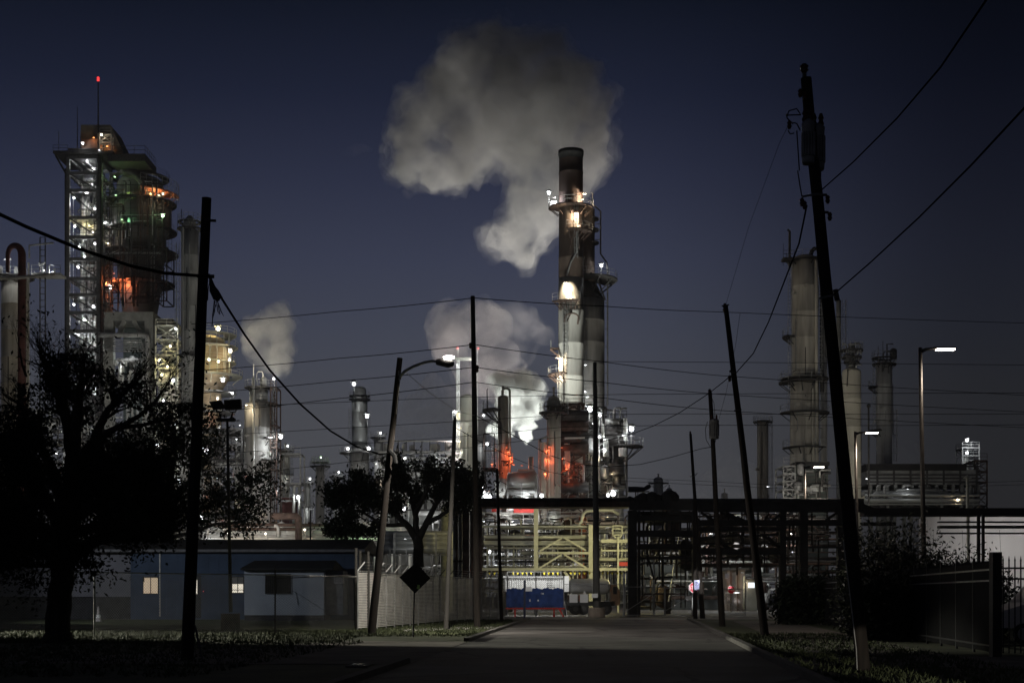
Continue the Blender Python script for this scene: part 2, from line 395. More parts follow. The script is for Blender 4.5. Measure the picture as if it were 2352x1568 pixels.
steel_frame(t, wx(370, D), wx(394, D), D-4, D+2, [wz(700, D), wz(660, D), wz(620, D), wz(580, D)], .22, DARKST, floors=False, brace='x')
steel_frame(t, wx(240, D), wx(268, D), D-5, D+1, [wz(715, D), wz(670, D), wz(652, D), wz(600, D), wz(560, D), wz(520, D), wz(480, D), wz(440, D)], .22, DARKST, floors=False, brace='z')
rng = random.Random(5); clutter(t, wx(238, D), wx(268, D), D-5, D+1, wz(700, D), wz(430, D), 26, rng, [STEEL, GREYSH, DARKST], .06, .2, .75)
for lx, ly, mm, r, dd in ((266, 450, B_GREEN, .2, -6.8), (264, 408, B_GREEN, .22, -6), (346, 447, B_ORG, .26, -6.3), (366, 450, B_WARM, .2, -6), (374, 446, B_WARM, .3, -6), (374, 496, B_GREEN, .42, -8.5), (280, 506, B_GREEN, .22, -7.6),
                          (262, 640, B_RED, .14, -7), (244, 650, B_ORG, .16, -6.4), (238, 640, B_RED, .14, -6), (286, 645, B_RED, .14, -7.5), (272, 655, B_ORG, .1, -7), (254, 660, B_WHITE, .5, -5.6), (244, 513, B_WHITE, .22, -6), (248, 560, B_WARM, .2, -6), (262, 630, B_RED, .12, -8)):
    lamp(t, (wx(lx, D+dd), D+dd, wz(ly, D+dd)), mm, r)
point((wx(284, 285.2), 285.2, wz(650, 285.2)), 900, (1., .2, .06), .3); point((wx(262, 286.5), 286.5, wz(646, 286.5)), 700, (1., .17, .04), .15); point((wx(247, 285), 285, wz(650, 285)), 450, (1., .22, .06), .15)
point((wx(294, 285.1), 285.1, wz(447, 285.1)), 150, (.6, 1., .2), .15); point((wx(294, 283.4), 283.4, wz(508, 283.4)), 120, (.35, 1., .5), .15); point((wx(356, 285.4), 285.4, wz(448, 285.4)), 260, (1., .72, .42), .15)

for xa, xb, ya, yb, nx in ((244, 268, 715, 425, 2), (268, 330, 715, 655, 4), (330, 394, 715, 640, 4), (376, 396, 640, 470, 1), (262, 380, 652, 598, 6)):      # scaffolding and pipe bridges round the vessel
    b = MB(); yy = ya
    while yy > yb:
        b.bar((wx(xa, D), D-8.4, wz(yy, D)), (wx(xb, D), D-8.4, wz(yy, D)), .13)
        for k in range(nx):
            x1, x2 = xa+(xb-xa)*k/nx, xa+(xb-xa)*(k+1)/nx
            b.bar((wx(x1, D), D-8.4, wz(yy, D)), (wx(x2, D), D-8.4, wz(max(yb, yy-22), D)), .09)
        yy -= 22
    for k in range(nx+1): x1 = xa+(xb-xa)*k/nx; b.bar((wx(x1, D), D-8.4, wz(ya, D)), (wx(x1, D), D-8.4, wz(yb, D)), .13)
    b.build('scaffold', DARKST, t)
b = MB()
for i in range(22): yy = 412+i*11; a_ = 62 if yy > 470 else 50; b.arcrail(c, R(2*a_)+1.6, wz(yy, D), -165, -15, .02, .05, 14, 1)
for i in range(15): a = radians(-165+i*150/14); b.bar((c[0]+(R(124)+1.65)*cos(a), D+(R(124)+1.65)*sin(a), wz(655, D)), (c[0]+(R(124)+1.65)*cos(a), D+(R(124)+1.65)*sin(a), wz(470, D)), .07)
b.build('ring_scaffold', RUST, t)
rng = random.Random(15); clutter(t, wx(246, D), wx(392, D), D-8.2, D-6.8, wz(720, D), wz(440, D), 60, rng, [DARKST, RUST, DARKST, STEEL], .05, .2, .6)

# concrete frame under the reactor
D = 266
t = thing('concrete_frame', (wx(300, D), D, 0), 'grey concrete frame with chevron bracing under the round reactor', 'structure')
x0, x1 = wx(240, D), wx(352, D); y1 = D+14
for x, y in ((x0+.8, D+.8), (x1-.8, D+.8), (x0+.8, y1), (x1-.8, y1), (wx(378, D), D+5)): MB().box((x-.8, y-.8, 0), (x+.8, y+.8, wz(735, D)-.003)).build('concrete_column', DCONC, t)
MB().box((x0, D, wz(735, D)), (x1, y1+.8, wz(716, D))).build('top_beam', DCONC, t)
MB().box((x1+.003, D+4, wz(733, D)), (wx(384, D), y1, wz(722, D))).build('top_beam', DCONC, t)
MB().box((x0+1.6, D+7, wz(960, D)), (x1-1.6, D+7.3, wz(735, D)-.1)).build('infill_panel', mat('dull_green_panel', (.07, .085, .08), .8), t)
xm = wx(290, D)
for xa, xb in ((268, 284), (326, 306)): MB().bar((wx(xa, D), D+.8, wz(775, D)), (wx(xb, D), D+.8, wz(735, D)), .8).build('brace', DCONC, t)
for (xa, ya), (xb, yb) in (((357, 800), (372, 735)), ((380, 800), (368, 740))): MB().bar((wx(xa, D), D+5, wz(ya, D)), (wx(xb, D), D+5, wz(yb, D)), .5).build('brace', DCONC, t)
MB().path([(wx(232, D), D-1.5, wz(773, D)), (wx(336, D), D-1.5, wz(773, D)), (wx(342, D), D-1.5, wz(776, D)), (wx(344.5, D), D-1.5, wz(784, D)), (wx(344.5, D), D-1.5, wz(990, D))], m(11, D)/2, 10).build('header_pipe', GREYSH, t, True)
for i in range(6): MB().path([(wx(240, D), D-.8, wz(783+i*5, D)), (wx(326+i*1.5, D), D-.8, wz(783+i*5, D)), (wx(330+i*1.5, D), D-.8, wz(790+i*5, D)), (wx(330+i*1.5, D), D-.8, wz(1000, D))], m(2.6, D)/2, 7).build('header_pipe', GREYSH, t, True)
rng = random.Random(8); clutter(t, x0+1, x1-1, D+1, D+6, wz(1000, D), wz(815, D), 26, rng, [PALE, STEEL, GREYSH], .1, .5, .7)
for lx, ly in ((280, 842), (262, 905), (330, 930), (300, 800)): lamp(t, (wx(lx, D+1), D+1, wz(ly, D)), B_WHITE, .29)

# ------------------------------------------------------------------ tall slim column left
t, c = column(436, 236, [(530, 940, 40), (940, 1368, 52)], 'tall slim grey column with railed top, half hidden by the near wooden pole', GREYSH, dome=False,
              plats=((528, -180, 180, .6), (512, -180, 180, .5), (820, -140, 20, .9), (945, -180, 180, .6)), lads=((1, 530, 1000), (-1, 560, 900)), pipes=((-.55, 520, 1200, 5), (.2, 560, 1200, 4)), nozzle=False, clutter=12)
D = 236
MB().lathe(c, [(m(30, D)/2, wz(531, D)), (m(30, D)/2, wz(512, D)), (m(16, D)/2, wz(500, D)), (.3, wz(496, D))], 16).build('top_head', GREYSH, t, True)
MB().path([(wx(421, D), D-1, wz(520, D)), (wx(420, D), D-1, wz(484, D))], .06, 4).build('whip_antenna', DARKST, t)

# far-left drum with gooseneck
D = 226
t, c = column(34, D, [(640, 1368, 60)], 'wide tan column with dark red gooseneck pipe beside its lit walkway', BEIGE, dome=False, plats=((640, -180, 180, .9),), clutter=8, nozzle=False)
MB().path([(wx(72, D), D-4.5, 0), (wx(73, D), D-4.5, wz(606, D))]+[(wx(57+16*cos(pi*i/10), D), D-4.5, wz(602-22*sin(pi*i/10), D)) for i in range(11)]+[(wx(41, D), D-4.5, wz(640, D))], [m(18, D)/2]*2+[m(18-8*i/10, D)/2 for i in range(11)]+[m(9, D)/2], 14).build('gooseneck_pipe', mat('dark_red_oxide', (.075, .028, .024), .7, 0, .3, 1), t, True)
MB().path([(wx(83, D), D-3.5, 0), (wx(83, D), D-3.5, wz(615, D))], .14, 6).build('riser_pipe', PALE, t)
MB().path([(wx(61, D), D-3.2, 0), (wx(61, D), D-3.2, wz(660, D))], .3, 8).build('riser_pipe', PALE, t)
for i, (xx, yy, rr) in enumerate(((12, 626, .5), (28, 622, .7), (46, 628, .4), (52, 630, .5))): MB().lathe((wx(xx, D), D-2), [(m(4, D), wz(650, D)), (m(4, D), wz(yy, D)), (rr*.4, wz(yy-9, D))], 10).build('top_nozzle', GREYSH, t, True)
for lx, ly, r in ((18, 602, .5), (46, 618, .3), (56, 624, .34)): lamp(t, (wx(lx, D-3.6), D-3.6, wz(ly, D-3.6)), B_WHITE, r, post=1.2)
t = thing('transfer_pipe', (wx(75, D), D-6, wz(660, D)), 'long sagging insulated pipe crossing in front of the tan column', 'pipe')
MB().path([(wx(-60, D), D-6.5, wz(665, D)), (wx(10, D), D-6.5, wz(660, D)), (wx(70, D), D-6.5, wz(659, D)), (wx(120, D), D-6.5, wz(655, D)), (wx(156, D), D-6.5, wz(650, D))], m(8, D)/2, 8).build('insulated_pipe', GREYSH, t, True)
t = thing('access_walkway', (wx(115, D), D, 0), 'brightly lit high walkway between tan column and stair tower', 'walkway')
w = MB().box((wx(82, D), D-2, wz(638, D)), (wx(148, D), D+1, wz(633, D))); w.build('walkway_deck', PALE, t)
MB().rail([(wx(82, D), D-2), (wx(148, D), D-2)], wz(633, D), 1.2).build('railing', STEEL, t)
for xx in (92, 104): MB().bar((wx(xx, D), D, 0), (wx(xx, D), D, wz(545, D)), .16).build('mast_leg', DARKST, t)
q = MB()
for i in range(60): z = wz(545, D)-i*1.0; q.bar((wx(92, D), D, z), (wx(104, D), D, z), .09)
q.build('ladder_rungs', DARKST, t)
MB().path([(wx(77, D), D-2, wz(600, D)), (wx(77, D), D-2, wz(571, D)), (wx(132, D), D-2, wz(565, D))], .16, 6).build('overhead_pipe', STEEL, t)
for (a, b2), (c2, d2) in (((92, 606), (95, 612)), ((95, 612), (106, 605)), ((100, 614), (101, 632)), ((116, 612), (114, 630)), ((128, 618), (128, 632))): MB().bar((wx(a, D), D-.6, wz(b2, D)), (wx(c2, D), D-.6, wz(d2, D)), .2).build('strut', WHITE, t)
for lx, ly in ((99, 622), (120, 626)): lamp(t, (wx(lx, D), D+.3, wz(ly, D)), B_WHITE, .24)

# brightly lit yellow drum behind the slim column
D = 262
t = thing('regenerator_drum', (wx(490, D), D, 0), 'yellow-lit drum wrapped in railed platforms right beside the near wooden pole', 'process vessel')
c = (wx(478, D), D); R = lambda w: m(w, D)/2
MB().lathe(c, [(R(60), 0), (R(60), wz(900, D)), (R(92), wz(872, D)), (R(104), wz(858, D)), (R(104), wz(812, D)), (R(84), wz(800, D)), (R(76), wz(782, D)), (R(40), wz(772, D))], 32).build('shell', mat('warm_drum_shell', (.42, .33, .22), .6, 0, .3, .5), t, True)
for y, w, wd in ((772, 78, 2), (800, 90, 1.8), (835, 106, .8), (866, 110, 1.8), (905, 62, 2.6), (950, 62, 2.4), (1000, 62, 3)): platform(t, c, R(w)+.05, wz(y, D), -180, 180, wd, mt=YELST if y < 880 else STEEL, rmt=YELST if y < 900 else STEEL)
for i in range(7):
    dx = -.9+i*.3; rr = R(104)*.98; MB().bar((c[0]+dx*rr, D-rr*sqrt(max(.02, 1-dx*dx))-.5, wz(866, D)), (c[0]+dx*rr, D-rr*sqrt(max(.02, 1-dx*dx))-.5, wz(800, D)), .16).build('stiffener', YELST, t)
for xx in (505, 522, 534): MB().bar((wx(xx, D), D-3, wz(870, D)), (wx(xx, D), D-3, wz(772, D)), .16).build('post', YELST, t)
for lx, ly, mm, r, dd, po in ((501, 755, B_YEL, .6, -2, 3.2), (529, 806, B_WARM, .5, -3, 1.5), (527, 826, B_WARM, .36, -4, 0), (512, 873, B_WHITE, .5, -6, 0), (480, 826, B_YEL, .34, -6.3, 0), (502, 830, B_YEL, .34, -5.8, 0), (461, 790, B_YEL, .3, -5, 0), (465, 880, B_WARM, .36, -5.4, 0), (500, 915, B_WARM, .3, -4.6, 0), (490, 960, B_RED, .16, -4.4, 0), (534, 903, B_WHITE, .3, -2, 1.2), (505, 985, B_WHITE, .3, -4, 0)):
    lamp(t, (wx(lx, D+dd), D+dd, wz(ly, D+dd)), mm, r, post=po)
D = 258
t = thing('stair_structure', (wx(385, D), D, 0), 'yellow-lit scaffold stairs between the concrete frame and the slim column', 'stair tower')
x0, x1 = wx(358, D), wx(408, D)
steel_frame(t, x0, x1, D, D+7, [0, wz(1300, D), wz(1200, D), wz(1100, D), wz(1000, D), wz(930, D), wz(880, D), wz(845, D), wz(815, D), wz(780, D), wz(748, D)], .28, YELST, brace='x', stairs=True)
rng = random.Random(4); clutter(t, x0, x1, D+1, D+6, wz(1180, D), wz(830, D), 26, rng, [PALE, YELST, STEEL], .08, .35)
MB().lathe((wx(380, D), D+3.5), [(2.2, 0), (2.2, wz(842, D)), (1.2, wz(834, D))], 20).build('inner_vessel', BEIGE, t, True)
for lx, ly, mm, r in ((366, 827, B_YEL, .4), (391, 795, B_YEL, .3), (404, 755, B_WHITE, .34), (385, 842, B_YEL, .3), (398, 873, B_WHITE, .45), (372, 860, B_YEL, .34), (376, 920, B_WHITE, .36), (400, 975, B_WHITE, .3), (362, 1023, B_WHITE, .5), (380, 1085, B_WHITE, .4), (400, 1100, B_WHITE, .3)): lamp(t, (wx(lx, D-.6), D-.6, wz(ly, D-.6)), mm, r)

# column with the thin vent pipe (steam rises from it)
D = 248
t, c = column(594, D, [(888, 928, 42), (928, 1368, 64)], 'stout grey-pink column with a thin steaming vent pipe up its front', GREYSH, dome=False,
              plats=((928, -100, 60, 1.2), (892, -180, 180, .8), (1010, -60, 40, 1.4), (1060, -70, 50, 1.2), (1130, -70, 40, 1.2)), lads=((1, 890, 1210),), nozzle=False, clutter=14)
MB().path([(wx(590, D), D-3.2, 0), (wx(590, D), D-3.2, wz(872, D))], m(6, D)/2, 8).build('vent_pipe', PALE, t, True)
MB().path([(wx(590, D), D-3.2, wz(872, D)), (wx(590.5, D), D-3.2, wz(843, D))], m(2.6, D)/2, 6).build('vent_tip', PALE, t)
MB().path([(wx(594, D), D-2, wz(880, D)), (wx(594, D), D-2, wz(862, D)), (wx(598, D), D-2, wz(857, D)), (wx(606, D), D-2, wz(857, D)), (wx(609, D), D-2, wz(862, D)), (wx(609, D), D-2, wz(870, D))], m(3, D)/2, 7).build('crossover_pipe', GREYSH, t, True)
MB().lathe((wx(608, D), D-1), [(m(16, D)/2, wz(892, D)), (m(16, D)/2, wz(872, D)), (m(6, D)/2, wz(866, D))], 14).build('top_pot', GREYSH, t, True)
x0, x1 = wx(626, D), wx(640, D)
steel_frame(t, x0, x1, D-2, D+2, [0, wz(1260, D), wz(1200, D), wz(1140, D), wz(1080, D), wz(1030, D), wz(980, D), wz(930, D), wz(893, D)], .2, RUST, brace='z')
for lx, ly, mm, r, dd, po in ((645, 1003, B_WHITE, .5, -2.5, 0), (629, 870, B_WHITE, .3, -2, 2), (624, 1005, B_WHITE, .26, -3.4, 0), (621, 1035, B_WHITE, .26, -3.6, 0), (630, 1190, B_WARM, .34, -3.6, 0), (566, 932, B_WARM, .24, -3.4, 0), (638, 1128, B_TINY, .24, -2.5, 0)): lamp(t, (wx(lx, D+dd), D+dd, wz(ly, D+dd)), mm, r, post=po)

# farther faint columns
t, c = column(826, 400, [(887, 912, 30), (912, 1368, 36)], 'faint far column with a shiny domed top and a lamp on a post', PALE,
              plats=((910, -180, 180, 1.), (918, -180, 180, .8)), lads=((1, 955, 1140), (-1, 940, 1100)), lamps=((813, 882, B_WHITE, .75, -6, 4), (843, 956, B_WHITE, .75, -6, 3)), nozzle=False)
t, c = column(826, 330, [(1030, 1368, 44)], 'short column with two lamps in front of the faint domed column', GREYSH, dome=False,
              plats=((1042, -180, 180, 2.4),), lamps=((799, 1030, B_WHITE, .5, -4, 3), (847, 1030, B_WHITE, .55, -4, 3), (818, 1120, B_WHITE, .3, -4)), nozzle=False, clutter=6)
t, c = column(735, 300, [(1072, 1368, 20)], 'thin lone grey column with a small railed top and greenish lamp', GREYSH, dome=False,
              plats=((1072, -180, 180, 1.2), (1063, -180, 180, .8)), lads=((1, 1072, 1200),), lamps=((737, 1050, B_GREEN, .22, -1, 2),), nozzle=False, clutter=5)
t, c = column(1512, 520, [(1095, 1368, 22)], 'faint hazy column far off behind the windsock', GREYSH, plats=((1110, -180, 180, 2),))
t, c = column(1537, 540, [(1120, 1368, 14)], 'very small faint column far off beside the hazy one', GREYSH)
t, c = column(1664, 400, [(1131, 1368, 15)], 'short round-topped stub column between two leaning poles', BEIGE)
# ------------------------------------------------------------------ main stack and its neighbour
D = 220; c = (wx(1311.5, D), D); R = lambda w: m(w, D)/2
t = thing('smoke_stack', (c[0], D, 0), 'tall smoke stack, sooty dark top above a grey shaft with lit platforms', 'smoke stack', 'smoke stacks')
prof = [(R(57), wz(640, D))]; z = wz(640, D)
while z > 5: prof += [(R(58), z-4.9), (R(58)*1.012, z-4.94), (R(58)*1.012, z-5.06), (R(58), z-5.1)]; z -= 5.1
MB().lathe(c, (prof+[(R(60), 0)])[::-1], 40).build('shaft', STACKG, t, True)
MB().lathe(c, [(R(57), wz(640, D)+.003), (R(57), wz(596, D)), (R(58), wz(594, D)), (R(56), wz(592, D)), (R(55.5), wz(478, D))], 40, False).build('upper_shaft', mat('brown_upper_stack', (.10, .075, .06), .75, .1, .35, .5, streak=True), t, True)
MB().lathe(c, [(R(55.5), wz(478, D)+.003), (R(55), wz(400, D)), (R(57), wz(399, D)), (R(57), wz(397, D)), (R(55), wz(396, D)), (R(55), wz(368, D))], 40, False).build('sooty_section', STACKD, t, True)
MB().lathe(c, [(R(55), wz(368, D)+.003), (R(56), wz(358, D)), (R(58.5), wz(357, D)), (R(58.5), wz(347, D)), (R(54), wz(347, D)), (R(52), wz(360, D)), (R(50), wz(380, D))], 40, False).build('rim', SOOT, t, True)
r = R(57)
platform(t, c, r+.03, wz(480, D), -200, 20, 1.5, mt=RUST)
platform(t, c, r+.03, wz(475, D), 20, 160, 1.5, mt=RUST)
d = platform(t, c, r+.03, wz(537, D), -105, -15, 1.5, mt=RUST)
d = platform(t, c, r+.03, wz(699, D), -150, -68, 1.5, mt=RUST)
for sx in (1303, 1314): MB().bar((wx(sx, D), D-r-.4, wz(700, D)), (wx(sx, D), D-r-.4, wz(676, D)), .12).build('post', STEEL, t)
d = platform(t, c, r+.03, wz(863, D), -200, -110, 1.6, mt=RUST)
platform(t, c, r+.03, wz(802, D), -200, -165, 1.3, mt=RUST)
def wallpt(xp, yp, off):
    if off in (.9, 1., 1.1, 1.2): off = off*.68
    x = wx(xp, D)-c[0]; x = max(-r*.999, min(r*.999, x)); return (c[0]+x*(1+off/r), D-sqrt(max(0, r*r-x*x))*(1+off/r), wz(yp, D))
ladder(t, wx(1322, D), D-r-.15, wz(600, D), wz(478, D)); ladder(t, wx(1297, D), D-r-.05, wz(860, D), wz(700, D)); ladder(t, wx(1284, D), D-r*.5, wz(920, D), wz(863, D))
MB().path([wallpt(1296, 925, .3), wallpt(1296, 720, .3)], .12, 6).build('conduit', DARKST, t)
MB().path([wallpt(1302, 640, .25), wallpt(1310, 610, .25), wallpt(1322, 585, .25), wallpt(1322, 540, .25)], .14, 6).build('conduit', STEEL, t)
for (xa, ya), (xb, yb) in (((1308, 580), (1313, 545)), ((1328, 580), (1322, 545)), ((1312, 720), (1304, 745))):
    MB().path([wallpt(xa, ya, .2), wallpt(xb, yb, 1.2)], .1, 5).build('bracket', RUST, t)
MB().path([wallpt(1298, 745, .25)]+[wallpt(1300+12*(1-cos(pi*i/8)), 735-9*sin(pi*i/8), .5) for i in range(9)]+[wallpt(1324, 750, .25)], .13, 6).build('saddle_pipe', RUST, t)
for p, mm, rr in ((wallpt(1333, 458, 1.1), B_WARM, .3), (wallpt(1285, 462, .8), B_TINY, .2), (wallpt(1319, 506, 1.2), B_WARM, .33), (wallpt(1325, 530, .9), B_WARM, .15), (wallpt(1302, 664, 1.1), B_WARM, .36), (wallpt(1308, 692, .9), B_WARM, .2),
                  (wallpt(1289, 832, 1.), B_WARM, .36), (wallpt(1290, 872, .9), B_WARM, .18), (wallpt(1330, 470, .9), B_WARM, .2)):
    hh = MB(); hh.lathe((p[0], p[1]), [(rr*1.2, p[2]+rr*1.1), (.05, p[2]+rr*1.8)], 8); q = hh.build('floodlight', DARKST, t); point(p, 8500*rr*rr, (1., .82, .58) if mm is B_WARM else (.95, .95, 1.), .12)
for lx, ly, po in ((1260.5, 446, 2.4),): lamp(t, (wx(lx, D), D-.5, wz(ly, D)), B_WHITE, .36, post=po)
MB().path([(wx(1361, D), D, wz(476, D)), (wx(1361, D), D, wz(445, D)), (wx(1357, D), D, wz(442, D))], .07, 5).build('lamp_post', DARKST, t)
for dx in (1268, 1275): MB().cbox((wx(dx, D), D-.3, wz(471, D)), .5, .5, .9).build('junction_box', STEEL, t)

D = 229; c = (wx(1350, D), D); R = lambda w: m(w, D)/2
t = thing('smoke_stack', (c[0], D, 0), 'second stack with a cone shoulder, standing partly behind the tall sooty one', 'smoke stack', 'smoke stacks')
prof = [(R(76), wz(690, D))]; z = wz(690, D)
while z > 5: prof += [(R(77), z-3.3), (R(77)*1.014, z-3.34), (R(77)*1.014, z-3.5), (R(77), z-3.54)]; z -= 3.54
MB().lathe(c, (prof+[(R(78), 0)])[::-1], 40).build('shaft', STACKG, t, True)
MB().lathe(c, [(R(77), wz(690, D)+.003), (R(36), wz(648, D))], 40, False).build('cone_shoulder', SOOT, t, True)
MB().lathe(c, [(R(36), wz(648, D)+.003), (R(32), wz(640, D)), (R(32), wz(482, D)), (R(26), wz(478, D))], 28).build('upper_shaft', mat('brown_upper_stack', (.1, .075, .06)), t, True)
platform(t, c, R(34), wz(645, D), -120, 50, 3.6)
for y in (505, 530, 560): MB().sector(c, R(32), R(32)+.7, wz(y, D), .2, -60, 60, 8).build('bracket', DARKST, t)
MB().path([(wx(x, D), D-1.5, wz(y, D)) for x, y in ((1362, 478), (1368, 482), (1378, 491), (1378, 588), (1392, 608), (1394, 625), (1394, 935))], .14, 6).build('vent_line', DARKST, t)
for y in (520, 556, 700, 760, 800, 860): MB().bar((wx(1366 if y < 600 else 1388, D), D-1.5, wz(y, D)), (wx(1379 if y < 600 else 1394, D), D-1.5, wz(y, D)), .1).build('bracket', DARKST, t)
MB().bar((wx(1372, D), D-2, wz(650, D)), (wx(1389, D), D-1, wz(692, D)), .2).build('brace', DARKST, t)
lamp(t, (wx(1379.5, D), D-2, wz(617, D)), B_WHITE, .38, post=2)
for lx, ly, rr in ((1346, 838, .2), (1352, 912, .25), (1346, 900, .2)): lamp(t, (wx(lx, D-9.), D-9.2 if lx == 1358 else D-6.3, wz(ly, D-7)), B_WHITE, rr)

# ------------------------------------------------------------------ gooseneck column with the red glow, and others of the centre
t, c = column(1155.5, 190, [(907, 1368, 25)], 'slim column with an arched gooseneck overhead pipe, lit red along its foot', BEIGE, plats=((944, -215, -110, 2.0), (1062, -100, 60, .6)), lads=((-1, 945, 1100),), nozzle=True, clutter=6)
D = 190
MB().path([(wx(1154, D), D, wz(908, D)), (wx(1154, D), D, wz(899, D))]+[(wx(1162.5-8.5*cos(pi*i/8), D), D-.2, wz(899-7*sin(pi*i/8), D)) for i in range(9)]+[(wx(1171, D), D-.4, 0)], m(5.5, D)/2, 8).build('overhead_pipe', BEIGE, t, True)
MB().path([(wx(1120, D), D-.8, wz(945, D)), (wx(1119, D), D-.8, wz(898, D)), (wx(1121, D), D-.8, wz(894, D))], .07, 5).build('lamp_post', DARKST, t)
for lx, ly, mm, rr, dd in ((1173, 1052, B_RED, .29, -1.), (1175, 1062, B_RED, .29, -1.3), (1167, 1040, B_RED, .29, -1.8), (1167, 1090, B_RED, .16, -1.8), (1130, 1068, B_RED, .29, -2), (1119, 1020, B_WHITE, .3, -1.8), (1164, 1030, B_RED, .12, -1.9)): lamp(t, (wx(lx, D+dd), D+dd, wz(ly, D+dd)), mm, rr)
d = MB().rail([(wx(1112, D), D-2), (wx(1136, D), D-2)], wz(1078, D), 4.6, .14, .7); d.build('railing', RUST, t)
MB().box((wx(1110, D), D-2.2, wz(1080, D)), (wx(1140, D), D+2, wz(1077, D))).build('platform', RUST, t)

t, c = column(1272, 188, [(909, 920, 26), (920, 1368, 32)], 'grey-green column in front of the stacks, lit orange-red on its left side', BEIGE, plats=((950, -180, 180, 1.), (938, -130, 30, 1.0)), lads=(), nozzle=True, clutter=8, pipes=((-.7, 960, 1300, 5),))
D = 188
for lx, ly, mm, rr, dd in ((1258, 1036, B_RED, .2, -1.5), (1258, 1056, B_RED, .2, -1.6), (1263, 1028, B_RED, .15, -1.6), (1253, 1088, B_RED, .2, -1.6), (1263, 1060, B_RED, .16, -1.7)): lamp(t, (wx(lx, D+dd), D+dd, wz(ly, D+dd)), mm, rr)
MB().path([(wx(1240, D), D-1, 0), (wx(1240, D), D-1, wz(1010, D)), (wx(1256, D), D-1, wz(1006, D))], .22, 7).build('riser_pipe', STEEL, t)
MB().path([(wx(1248, D), D-1.2, 0), (wx(1248, D), D-1.2, wz(1018, D))], .45, 8).build('riser_pipe', BEIGE, t)

D = 196
t = thing('exchanger_block', (wx(1315, D), D, 0), 'dark stacked exchanger block below the stacks, streaked with red light', 'process block')
x0, x1 = wx(1289, D), wx(1341, D)
steel_frame(t, x0, x1, D-.5, D+9, [0]+[wz(y, D) for y in (1330, 1270, 1180, 1140, 1105, 1075, 1045, 1020, 995, 970, 945, 928)], .3, RUST, brace='x', floors=True)
for i, y in enumerate((955, 980, 1005, 1030, 1120)): MB().path([(x0-.6, D-.6, wz(y, D)), (x1+.6, D-.6, wz(y, D))], .75, 14).build('exchanger_shell', RUST if i % 2 else DARKST, t, True)
MB().path([(wx(1296, D), D-1.2, wz(1008, D)), (wx(1342, D), D-1.2, wz(1007, D))], .18, 8).build('header_pipe', PALE, t)
MB().lathe((wx(1326, D), D+1), [(m(36, D)/2, 0), (m(36, D)/2, wz(1046, D)), (m(30, D)/2, wz(1040, D))], 24).build('inner_vessel', BEIGE, t, True)
for xx in (1298, 1301, 1304.5, 1308): MB().path([(wx(xx, D), D-1.1, wz(1075, D)), (wx(xx, D), D-1.1, wz(1048, D)), (wx(xx-2, D), D-1.1, wz(1020, D))], .11, 5).build('riser_pipe', PALE, t)
for lx, ly, mm, rr in ((1301, 1079, B_RED, .29), (1307, 1070, B_RED, .2), (1292, 1055, B_RED, .2), (1290, 1030, B_RED, .14), (1312, 1100, B_RED, .13)): lamp(t, (wx(lx, D-2), D-2, wz(ly, D-2)), mm, rr)
rng = random.Random(21); clutter(t, x0, x1, D-1, D-.5, wz(1160, D), wz(930, D), 26, rng, [RUST, STEEL, DARKST], .06, .16, .6)

D = 200
t = thing('exchanger_structure', (wx(1400, D), D, 0), 'dark railed structure of horizontal exchangers right of the stacks with white lamps', 'process block')
x0, x1 = wx(1343, D), wx(1438, D)
steel_frame(t, x0, wx(1392, D), D, D+7, [0]+[wz(y, D) for y in (1290, 1190, 1140, 1100, 1060, 1030, 1000, 970, 935)], .28, DARKST, brace='x')
steel_frame(t, wx(1396, D), x1, D-1, D+6, [wz(y, D) for y in (1140, 1092, 1052, 1020, 990, 966)], .28, DARKST, brace='none')
for y, a, b2, rr, mt in ((972, 1388, 1420, .5, STEEL), (993, 1390, 1424, .95, DARKST), (1012, 1390, 1430, .8, DARKST), (978, 1420, 1440, .4, DARKST), (1080, 1396, 1430, .9, DARKST)):
    MB().path([(wx(a, D), D-1.8, wz(y, D)), (wx(b2, D), D-1.8, wz(y, D))], rr, 16).build('exchanger_shell', mt, t, True)
MB().box((wx(1404, D), D-1.5, wz(1052, D)), (wx(1428, D), D+3, wz(1022, D))).build('equipment_cabinet', SOOT, t)
platform(t, (wx(1432, D), D), .6, wz(1027, D), -180, 60, 2.2)
for xx, ya, yb, rr in ((1433, 990, 966, .26), (1433, 1016, 986, .26), (1427, 1052, 1033, .6), (1384, 1010, 978, .18), (1389, 1052, 1012, .4)): MB().path([(wx(xx, D), D-2.6, wz(ya, D)), (wx(xx, D), D-2.6, wz(yb, D))], rr, 8).build('riser_pipe', PALE, t)
for xx, w, mt in ((1392, 24, BEIGE), (1420, 30, GREYSH), (1375, 20, GREYSH)): MB().lathe((wx(xx, D), D+2), [(m(w, D)/2, 0), (m(w, D)/2, wz(1054, D)), (.3, wz(1048, D))], 20).build('process_vessel', mt, t, True)
rng = random.Random(31); clutter(t, x0, x1, D-2, D+1, wz(1160, D), wz(940, D), 56, rng, [STEEL, RUST, DARKST, GREYSH, DARKST], .045, .15, .6)
for lx, ly, mm, rr, dd, po in ((1354.5, 940, B_WHITE, .52, -3, 1.5), (1378, 953, B_WHITE, .32, -3, 1.5), (1377, 1003, B_WHITE, .3, -3, 2.4), (1450.5, 985, B_WHITE, .5, -2, 2.4), (1431, 1002, B_WHITE, .18, -4, 0), (1362, 975, B_WHITE, .13, -2, 0), (1365, 1020, B_WHITE, .14, -2, 0), (1370, 1052, B_WARM, .12, -2, 0), (1397, 1137, B_WHITE, .34, -3, 1), (1408.5, 1133, B_WHITE, .54, -5, 2), (1386, 1032, B_WHITE, .16, -3, 0), (1404, 1090, B_WARM, .16, -3, 0)):
    lamp(t, (wx(lx, D+dd), D+dd, wz(ly, D+dd)), mm, rr, post=po)

